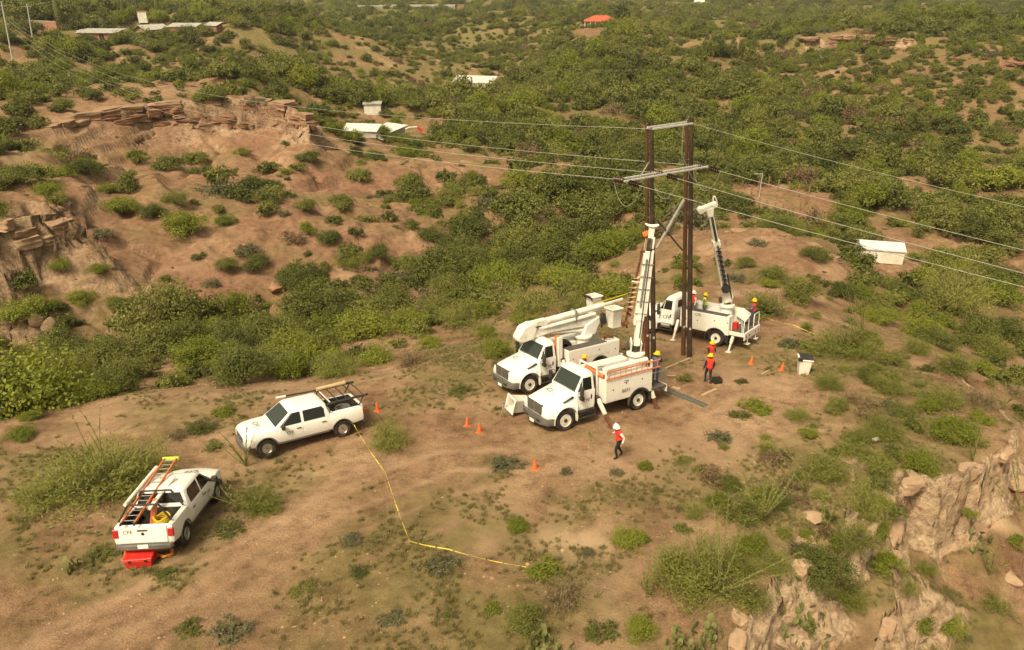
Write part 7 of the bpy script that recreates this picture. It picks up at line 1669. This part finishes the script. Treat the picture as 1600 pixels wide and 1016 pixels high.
# ------------------------------------------------------------------ scrub beyond the ridge
rs = np.random.RandomState(99)
def in_view(x, y, z, m=60):
    px, py, dp = to_px(np.stack([x, y, z], -1)); return (dp > 1) & (px > -m) & (px < 1600 + m) & (py > -m) & (py < 1016 + m), px, py, dp
MID = [ # bushes one can pick out on the bare slopes: px, foot, width, kind
 (195, 160, 54, 'round'), (143, 155, 40, 'round'), (60, 130, 60, 'round'), (300, 258, 52, 'round'), (255, 268, 56, 'round'), (215, 255, 40, 'bright'), (390, 305, 62, 'round'), (180, 335, 66, 'bright'), (278, 368, 80, 'bright'), (455, 382, 44, 'dry'), (516, 384, 46, 'round'), (590, 402, 44, 'round'), (350, 425, 46, 'round'), (400, 425, 50, 'round'), (328, 448, 34, 'grey'), (385, 402, 46, 'grey'), (70, 312, 52, 'bright'), (130, 280, 56, 'round'), (165, 305, 40, 'bright'), (240, 345, 50, 'round'), (95, 430, 40, 'bright'), (75, 490, 46, 'bright'), (120, 480, 50, 'bright'), (190, 490, 54, 'round'), (150, 430, 36, 'bright'),
 (880, 240, 78, 'bright'), (765, 112, 46, 'round'), (645, 246, 50, 'bright'), (732, 238, 42, 'round'), (520, 208, 40, 'bright'), (690, 325, 46, 'round'), (640, 300, 60, 'round'), (470, 330, 46, 'round'), (530, 330, 50, 'round'), (420, 300, 46, 'round'), (350, 355, 40, 'bright'), (270, 320, 40, 'round'), (560, 290, 50, 'round'), (480, 255, 40, 'round'), (340, 190, 50, 'round'), (310, 165, 30, 'round'), (400, 188, 36, 'grey'), (90, 175, 46, 'round'), (30, 165, 50, 'round'), (20, 205, 40, 'round'),
 (820, 350, 110, 'round'), (900, 345, 120, 'round'), (740, 380, 90, 'round'), (800, 400, 100, 'round'), (960, 345, 80, 'round'), (680, 385, 60, 'round'), (720, 430, 90, 'round'), (860, 415, 100, 'round'), (940, 410, 90, 'bright'), (640, 430, 60, 'round'), (780, 455, 100, 'bright'), (690, 470, 100, 'round'), (880, 455, 90, 'bright'), (960, 465, 80, 'bright'), (600, 490, 90, 'round'), (500, 510, 130, 'round'), (560, 530, 110, 'bright'), (420, 530, 110, 'round'), (460, 560, 100, 'bright'), (640, 520, 80, 'bright'), (720, 510, 80, 'feather'), (830, 490, 90, 'feather'), (900, 490, 70, 'feather'), (340, 540, 100, 'round'), (240, 560, 110, 'round'), (300, 575, 100, 'bright'), (380, 590, 100, 'feather'), (160, 580, 110, 'round'), (80, 560, 100, 'round'), (20, 590, 90, 'round'), (120, 630, 90, 'bright'), (200, 600, 80, 'round'), (40, 540, 90, 'bright'), (520, 590, 80, 'feather'), (590, 570, 70, 'bright'), (670, 545, 50, 'bright'),
 (1185, 385, 36, 'grey'), (1165, 420, 40, 'round'), (1215, 445, 60, 'round'), (1275, 410, 46, 'round'), (1150, 440, 40, 'grey'), (1140, 320, 66, 'round'), (1180, 290, 90, 'round'), (1120, 300, 50, 'round'), (1430, 410, 30, 'bright'), (1500, 430, 70, 'bright'), (1540, 420, 80, 'round'), (1580, 400, 80, 'round'), (1560, 300, 110, 'bright'), (1480, 300, 90, 'round'), (1400, 330, 130, 'round'), (1480, 350, 130, 'round'), (1560, 370, 110, 'round'), (1340, 310, 80, 'round'), (1260, 290, 70, 'dry'), (1490, 430, 90, 'round'), (1570, 480, 90, 'bright'), (1530, 540, 90, 'round'), (1590, 540, 80, 'round'), (1420, 470, 60, 'round'), (1350, 470, 50, 'bright'), (1380, 510, 60, 'bright'), (1470, 490, 80, 'round'), (548, 222, 44, 'bright'), (600, 186, 26, 'round'), (560, 226, 30, 'round'), (532, 216, 30, 'round'), (600, 182, 30, 'round'), (130, 72, 40, 'round'), (190, 70, 44, 'round'), (215, 66, 40, 'round'), (255, 62, 46, 'round'), (290, 60, 40, 'round'), (320, 58, 40, 'round'), (110, 40, 46, 'round'), (150, 40, 44, 'round'), (185, 42, 44, 'bright'), (245, 40, 46, 'bright'), (290, 36, 46, 'round'), (330, 38, 46, 'bright'), (370, 45, 46, 'round'), (420, 45, 46, 'round'), (1392, 412, 16, 'round'), (40, 55, 50, 'round'), (10, 70, 50, 'round'), (778, 150, 24, 'round'), (1490, 215, 90, 'round'), (1400, 240, 90, 'round'), (1330, 250, 80, 'round')]
items = []     # x, y, size, kind, zs
def blocked(x, y, r=0.0):
    b = np.zeros(np.shape(x), bool)
    for ex, ey, er in EXCL: b |= np.hypot(np.asarray(x) - ex, np.asarray(y) - ey) < er + r * .5
    return b
for px, py, wp, kd in MID:
    q = gz(px, py); dep = float(to_px(np.array(q))[2]); w_ = min(wp * dep / FPX, 9); items.append((q.x, q.y + w_ * .2, w_ * .54, kd, .85)); EXCL.append((q.x, q.y, w_ * .3))
# shrubs on the right shoulder and the margins of the ridge
_r2 = np.random.RandomState(5); _k = 0
while _k < 75:
    _px, _py = _r2.uniform(1120, 1590), _r2.uniform(430, 900)
    if (_px < 1300 and 530 < _py < 680) or (_px > 1400 and _py > 690) or (_px < 1230 and _py < 560): continue
    q = gz(_px, _py)
    if q.z - plane_z(q.x, q.y) < -1.5 or blocked(np.array(q.x), np.array(q.y), .2): continue
    items.append((q.x, q.y, _r2.uniform(.35, .85), ['feather', 'feather', 'round', 'grey', 'dry', 'bright'][_k % 6], _r2.uniform(.7, 1.1))); EXCL.append((q.x, q.y, .5)); _k += 1
# tall trees seen singly
for px, py, hp, kd, lb in ((95, 40, 44, 'cypress', 'dark slim cypress left of the other cypresses on the plateau'), (118, 40, 34, 'cypress', 'second dark cypress close to the leftmost one'), (194, 22, 24, 'cypress', 'bluish short cypress above the brick house'), (247, 20, 26, 'cypress', 'dark leaning cypress right of the white tower house'),
                           (1098, 92, 30, 'poplar', 'tall tree at the left end of the poplar row'), (1112, 92, 34, 'poplar', 'second tree in the poplar row from the left'), (1126, 94, 34, 'poplar', 'third tree in the poplar row from the left'), (1142, 94, 36, 'poplar', 'fourth tree in the poplar row from the left'), (1158, 94, 38, 'poplar', 'fifth tree in the poplar row from the left'), (1174, 92, 36, 'poplar', 'tall tree at the right end of the poplar row')):
    q = gz(px, py); dep = float(to_px(np.array(q))[2]); h_ = hp * dep / FPX; sc = h_ / (1.0 if kd == 'cypress' else 2.2)
    plant(kd, q.x, q.y, sc, lb, 'tree', 'cypress_tree' if kd == 'cypress' else 'poplar_tree')
DENSE = np.zeros_like(GX)
for q in [(440, 90, 130, 50), (250, 50, 150, 22), (480, 130, 90, 40), (330, 105, 90, 30), (780, 110, 120, 30), (900, 90, 120, 40), (620, 110, 80, 40), (900, 150, 160, 30), (1450, 300, 180, 60), (1300, 220, 200, 50), (1130, 180, 120, 40), (1080, 250, 80, 40), (1550, 350, 120, 60), (1400, 30, 100, 20), (1250, 40, 150, 20), (1150, 30, 150, 20), (1520, 230, 100, 30), (700, 140, 120, 30), (330, 555, 400, 75), (150, 570, 260, 80), (100, 620, 180, 40), (550, 520, 200, 60), (850, 400, 240, 110), (700, 480, 220, 70), (950, 330, 150, 60), (1450, 500, 150, 70), (1250, 260, 200, 60), (1500, 430, 120, 40), (80, 130, 120, 40), (60, 40, 100, 20), (600, 190, 120, 30), (560, 50, 120, 30), (750, 60, 150, 30)]:
    DENSE = np.maximum(DENSE, wblob(*q))
def field(r0, r1, cell, dens, smin, smax, only=False):
    """jittered grid of candidate bushes, thinned by a cover map"""
    a0, a1 = math.radians(-42), math.radians(42)
    n = int((a1 - a0) * (r1 ** 2 - r0 ** 2) / 2 / cell ** 2); r = np.sqrt(rs.uniform(r0 ** 2, r1 ** 2, n)); a = rs.uniform(a0, a1, n); x, y = r * np.sin(a), r * np.cos(a)
    cov = fbm(x, y, 22, 3, .5, 41) * 1.3 + fbm(x, y, 6, 2, .5, 42) * .6
    bare = grid_at(BARE, x, y); rock = grid_at(ROCK, x, y); z = ground(x, y)
    low = sstep(-7.5, -9.5, z) * (r < 110) * sstep(-.2, .1, fbm(x, y, 30, 2, .5, 43) + .22)
    p = dens * np.clip((.50 + .12 * sstep(52, 60, r)) + cov * 1.6 + .7 * low + .8 * grid_at(DENSE, x, y) + .42 * sstep(105, 170, r), .05, 1.3) * (1 - .72 * bare) * (1 - .9 * (rock > .5))
    if only: p = dens * grid_at(DENSE, x, y) * (rock < .5)
    ridge = (z - plane_z(x, y) > -.8) & (y < 52) & (x > -60)
    keep = (rs.rand(n) < p) & ~ridge & ~blocked(x, y, 1.0)
    x, y = x[keep], y[keep]; s = rs.uniform(smin, smax, len(x)) * (.6 + 1.0 * rs.rand(len(x)) ** 2.2) * (1 + .35 * np.clip(fbm(x, y, 40, 2, .5, 91) * 3, -1, 1)); k = rs.rand(len(x))
    for i in range(len(x)): items.append((x[i], y[i], s[i] * (1.25 if low[keep][i] > .4 else 1), 'round' if k[i] < .72 else 'bright' if k[i] < .82 else 'feather' if k[i] < .92 else 'dry' if k[i] < .95 else 'grey', (.85 + .6 * rs.rand()) if only else (.75 + .7 * rs.rand() ** 2)))
field(36, 70, 1.7, .62, .8, 1.7); field(70, 130, 2.1, .72, 1.0, 2.2); field(130, 260, 2.5, .95, 1.3, 2.8); field(260, 520, 3.5, 1.0, 1.8, 3.4); field(520, 1000, 6.0, 1.0, 2.2, 4.4)
field(34, 120, 2.3, .8, 1.5, 2.7, True); _n0 = len(items); field(44, 150, 1.9, .42, .22, .5); items[_n0:] = [(a, b, c, 'grey' if i % 3 else 'round', .7) for i, (a, b, c, _, _) in enumerate(items[_n0:])]
IT = np.array([(a, b, c) for a, b, c, _, _ in items]); ZI = ground(IT[:, 0], IT[:, 1])
ok, ipx, ipy, idp = in_view(IT[:, 0], IT[:, 1], ZI)
rowK = RR
# hidden behind the terrain?
vis = np.zeros(len(items), bool)
Tt = np.linspace(.05, .985, 90)
for i in np.nonzero(ok)[0]:
    top = np.array([IT[i, 0], IT[i, 1], ZI[i] + IT[i, 2] * .7]) - np.array([0, 0, CAMZ]); P = Tt[:, None] * top[None]
    vis[i] = np.all(P[:, 2] + CAMZ > ground(P[:, 0], P[:, 1]) - .05)
scr = np.where(ok & vis, IT[:, 2] * FPX / idp, 0)
nmid = len(MID); scr[:nmid] += 500
order = np.argsort(-scr)
KM = {'round': 'round_mid', 'bright': 'bright_mid', 'feather': 'feather_mid', 'dry': 'dry_mid', 'grey': 'grey_low'}
FARK = {'round': 'round_far', 'bright': 'bright_mid', 'feather': 'feather_mid', 'dry': 'dry_mid', 'grey': 'grey_low'}
TONE = {'round': 'olive green', 'bright': 'fresh green', 'feather': 'feathery yellow-green', 'dry': 'brown half-dry', 'grey': 'grey-green low'}
ZONES = [ # px0, px1, py0, py1, phrase
 (0, 360, 470, 760, 'in the gully at far left'), (360, 680, 440, 660, 'in the gully beyond the pickups'), (620, 1000, 300, 400, 'in the thicket beside the poles'), (640, 1010, 380, 560, 'in the thicket behind the trucks'), (0, 180, 250, 480, 'around the pale left cliff'), (0, 330, 110, 260, 'on the plateau above the ledge'), (330, 560, 70, 200, 'on the wooded left hillside'), (150, 480, 190, 330, 'below the long rock ledge'), (150, 680, 320, 480, 'on the bare red slope'), (430, 900, 215, 340, 'on the bank below white houses'), (480, 700, 100, 240, 'around the white valley houses'), (640, 900, 100, 240, 'near the long cream house'), (0, 430, 0, 110, 'among the upper brick houses'), (430, 820, 0, 110, 'in the far central valley'), (820, 1100, 20, 130, 'near the red tiled house'), (880, 1120, 120, 300, 'in the valley behind the poles'), (1090, 1300, 230, 350, 'around the corral posts'), (1090, 1330, 340, 520, 'on the sandy knoll'), (1300, 1600, 380, 480, 'around the white shed'), (1200, 1600, 0, 110, 'above the right rock bands'), (1100, 1600, 100, 220, 'among the right rock bands'), (1090, 1600, 200, 400, 'on the right valley floor'), (1300, 1600, 440, 720, 'on the steep right flank'), (0, 1600, 0, 120, 'on the far plain')]
def zone(px, py):
    for a, b, c, d, s in ZONES:
        if a <= px < b and c <= py < d: return s, (px - a) / (b - a), (py - c) / (d - c)
    return 'on the slopes beyond the ridge', px / 1600, py / 1016
NI = 300
chosen = [i for i in order[:NI] if scr[i] > 0]
used = {}
for i in chosen:
    x, y, s, kd, zs = items[i]
    z_, fx, fy = zone(ipx[i], ipy[i]); wpx = IT[i, 2] * FPX / idp[i]
    sz = 'big' if wpx > 44 else 'mid-sized' if wpx > 26 else 'small'
    pos = ('left' if fx < .34 else 'right' if fx > .66 else 'middle'); ver = ('upper ' if fy < .4 else 'lower ' if fy > .6 else '')
    lb = '%s %s bush %s, %s%s' % (sz, TONE[kd], z_, ver, pos)
    dep = idp[i]; kk = 'olive_spray' if kd == 'round' and s < .9 and dep < 60 else {'round': 'round_fine', 'bright': 'bright_fine', 'feather': 'feather_fine'}.get(kd, KM[kd]) if dep < 85 else KM[kd]
    plant(kk, x, y, s, lb, 'bush', 'bush', 'wild bushes ' + z_, zs=zs)
    used.setdefault(lb, []).append((ipx[i], PLANTS[-1][0]))
ORD = ['leftmost', 'second from left', 'third from left', 'fourth from left', 'fifth from left', 'sixth from left', 'seventh from left', 'eighth from left']
for lb, L_ in used.items():
    if len(L_) > 1:
        L_.sort(key=lambda t: t[0])
        for k, (_, o) in enumerate(L_): o['label'] = lb + ', ' + (ORD[k] if k < len(ORD) else '%dth from left' % (k + 1))
# ------------------------------------------------------------------ the uncountable rest: instances on points
def point_stuff(name, label, pts, meshes, mats=None):
    """pts: x y z scale zscale rot variant ; meshes: list of mesh objects used as sources"""
    A = np.array(pts, float); me = bpy.data.meshes.new(name); me.vertices.add(len(A)); me.vertices.foreach_set('co', A[:, :3].ravel())
    for nm, col_ in (('sxy', 3), ('sz', 4), ('rz', 5)):
        a = me.attributes.new(nm, 'FLOAT', 'POINT'); a.data.foreach_set('value', A[:, col_].astype(np.float32))
    a = me.attributes.new('vid', 'INT', 'POINT'); a.data.foreach_set('value', A[:, 6].astype(np.int32))
    o = obj(name, me); tag(o, label, kind='stuff')
    g = bpy.data.node_groups.new(name, 'GeometryNodeTree'); g.interface.new_socket('Geometry', in_out='INPUT', socket_type='NodeSocketGeometry'); g.interface.new_socket('Geometry', in_out='OUTPUT', socket_type='NodeSocketGeometry')
    N, L = g.nodes, g.links; gi = N.new('NodeGroupInput'); go = N.new('NodeGroupOutput'); ip = N.new('GeometryNodeInstanceOnPoints')
    jn = N.new('GeometryNodeJoinGeometry')
    for s in reversed(meshes):          # the join puts the last link first
        oi = N.new('GeometryNodeObjectInfo'); oi.transform_space = 'ORIGINAL'; oi.inputs['Object'].default_value = s; oi.inputs['As Instance'].default_value = True; L.new(oi.outputs['Geometry'], jn.inputs[0])
    def na(nm, ty='FLOAT'):
        n = N.new('GeometryNodeInputNamedAttribute'); n.data_type = ty; n.inputs['Name'].default_value = nm; return n.outputs['Attribute']
    cx = N.new('ShaderNodeCombineXYZ'); L.new(na('sxy'), cx.inputs[0]); L.new(na('sxy'), cx.inputs[1]); L.new(na('sz'), cx.inputs[2])
    cr = N.new('ShaderNodeCombineXYZ'); L.new(na('rz'), cr.inputs[2])
    L.new(gi.outputs[0], ip.inputs['Points']); L.new(jn.outputs[0], ip.inputs['Instance']); ip.inputs['Pick Instance'].default_value = True; L.new(na('vid', 'INT'), ip.inputs['Instance Index'])
    L.new(cr.outputs[0], ip.inputs['Rotation']); L.new(cx.outputs[0], ip.inputs['Scale']); L.new(ip.outputs[0], go.inputs[0])
    md = o.modifiers.new('scatter', 'NODES'); md.node_group = g; return o
def crown_objs(kinds):
    out = {}; 
    for k in kinds:
        out[k] = []
        for c, s in PROTO[k]:
            src = next((ch for p in PLANTS for ch in p[0].children if ch.data == c), None)
            if src is not None: out[k].append(src)
    return out
ch_set = set(chosen)
# make sure every far variant exists once as a real bush
fk = ['round_far', 'bright_mid', 'feather_mid', 'dry_mid', 'grey_low']
extra = [i for i in order[NI:NI + 400] if scr[i] > 0 and items[i][3] == 'round'][:5]
for k, i in enumerate(extra):
    x, y, s, kd, zs = items[i]; z_, fx, fy = zone(ipx[i], ipy[i]); plant('round_far', x, y, s, 'loose small olive bush %s, %s' % (z_, ORD[k]), 'bush', 'bush', 'wild bushes ' + z_, zs=zs, v=k); ch_set.add(i)
SRC = crown_objs(fk); srcs = []; base = {}
for k in fk: base[k] = len(srcs); srcs += SRC[k]
pts = []
for i, (x, y, s, kd, zs) in enumerate(items):
    if i in ch_set or not ok[i]: continue
    if scr[i] == 0 and idp[i] > 60 and not vis[i] and idp[i] < 120: pass
    k = FARK[kd]; n = len(SRC[k])
    if not n: k = 'round_far'; n = len(SRC[k])
    pts.append((x, y, ZI[i] - .05 * s, s, s * zs, (i * 2.39996) % 6.283, base[k] + i % n))
print('scatter', len(items), 'stuff', len(pts), 'chosen', len(chosen))
point_stuff('distant_scrub', 'endless olive scrub covering the valley and the far plain', pts, srcs)
# grass tufts, herbs and pebbles on the near ground
def tuft(seed, n, h, mat):
    r = np.random.RandomState(seed); a = r.uniform(0, 6.28, n); t = r.uniform(.05, .9, n); d = np.stack([np.cos(a) * t, np.sin(a) * t, np.ones(n)], 1); d /= np.linalg.norm(d, axis=1, keepdims=True); L_ = h * r.uniform(.5, 1.1, n)
    cen = d * (L_ * .5)[:, None] + np.stack([r.normal(size=n) * .25, r.normal(size=n) * .25, np.zeros(n)], 1) * h
    return leaf_mesh('tuft', cen, np.cross(d, r.normal(size=(n, 3))), L_, r.uniform(0, 1, n), mat, .10, d)
tf = []
for k in range(4):
    o = obj('grass_tuft', tuft(700 + k, 46, .26, 'grass_blade'), None); q = gz(430 + 60 * k, 930 - 20 * k); o.location = q; tag(o, ['short', 'thin', 'straw-coloured', 'sparse'][k] + ' grass tuft in the lower left foreground, ' + ORD[k] + ' of four', 'grass tuft', 'grass tufts'); tf.append(o)
for k, kd in enumerate(('green_low', 'grey_low')):
    src = next(ch for p in PLANTS for ch in p[0].children if ch.data == PROTO[kd][0][0]); tf.append(src)
n = 90000; r = np.sqrt(rs.uniform(9 ** 2, 52 ** 2, n)); a = rs.uniform(-.72, .72, n); x, y = r * np.sin(a), r * np.cos(a)
gr = grid_at(GREEN, x, y); rk = grid_at(ROCK, x, y); dn = np.clip(gr * 1.4 - .30, 0, 1) * np.clip(.45 + 1.8 * fbm(x, y, 1.8, 3, .5, 51), 0, 1) * (rk < .4)
keep = rs.rand(n) < dn; x, y = x[keep], y[keep]; z = ground(x, y)
car = np.zeros(len(x), bool)
for M in (MA, MBm, MC, M1, M2):
    Mi = np.array(M.inverted()); lx = Mi[0, 0] * x + Mi[0, 1] * y + Mi[0, 2] * z + Mi[0, 3]; ly = Mi[1, 0] * x + Mi[1, 1] * y + Mi[1, 2] * z + Mi[1, 3]; car |= (np.abs(lx) < 3.2) & (np.abs(ly) < 1.1)
x, y, z = x[~car], y[~car], z[~car]
kk = rs.rand(len(x)); vv = np.where(kk < .985, rs.randint(0, 4, len(x)), np.where(kk < .992, 4, 5)); sc = np.where(kk < .985, rs.uniform(.30, .85, len(x)), rs.uniform(.10, .30, len(x)))
point_stuff('grass_cover', 'thin dry grass and low herbs over the ridge top', np.stack([x, y, z - .02, sc, sc, rs.uniform(0, 6.28, len(x)), vv], 1), tf)
print('grass', len(x))
pb = []
for k in range(3):
    bm = bmesh.new(); bmesh.ops.create_icosphere(bm, subdivisions=1, radius=.5); rr_ = random.Random(k)
    for v_ in bm.verts: v_.co = Vector((v_.co.x * rr_.uniform(.7, 1.2), v_.co.y * rr_.uniform(.7, 1.2), v_.co.z * .6))
    me = bpy.data.meshes.new('stone'); bm.to_mesh(me); bm.free(); me.materials.append(MATS['rock_pale' if k else 'rock_red'])
    q = gz(770 + 55 * k, 905 - 22 * k); o = obj('stone', me, None, q); o.scale = (.22, .2, .2); tag(o, 'fist-sized stone lying in the open foreground, ' + ORD[k] + ' of three', 'stone', 'loose stones'); pb.append(o)
n = 16000; r = np.sqrt(rs.uniform(9 ** 2, 48 ** 2, n)); a = rs.uniform(-.72, .72, n); x, y = r * np.sin(a), r * np.cos(a)
keep = rs.rand(n) < np.clip(.30 + 1.6 * fbm(x, y, 4, 3, .5, 61) + .5 * grid_at(PALE, x, y), 0.03, 1); x, y = x[keep], y[keep]; s = .03 + .10 * rs.rand(len(x)) ** 4 + .02 * rs.rand(len(x))
point_stuff('loose_gravel', 'loose pebbles strewn over the ridge top', np.stack([x, y, ground(x, y), s, s, rs.uniform(0, 6.28, len(x)), rs.randint(0, 3, len(x))], 1), pb)
# ------------------------------------------------------------------ the air: thin even haze
hm = bpy.data.materials.new('haze_air'); hm.use_nodes = True; N, L = hm.node_tree.nodes, hm.node_tree.links; N.clear()
out = N.new('ShaderNodeOutputMaterial'); pv = N.new('ShaderNodeVolumePrincipled'); pv.inputs['Color'].default_value = (0.92, 0.93, 0.90, 1); pv.inputs['Density'].default_value = 0.00014; pv.inputs['Anisotropy'].default_value = 0.2
L.new(pv.outputs[0], out.inputs['Volume'])
zlo, zhi = float(GZ.min()) - 1.5, float(GZ.max()) + 6
hz = MB().bb(-5600, 5600, -1300, 6200, zlo, zhi).build('haze', hm, None, smooth=False); tag(hz, 'thin pale haze over the valley', kind='stuff')
S.cycles.volume_bounces = 0
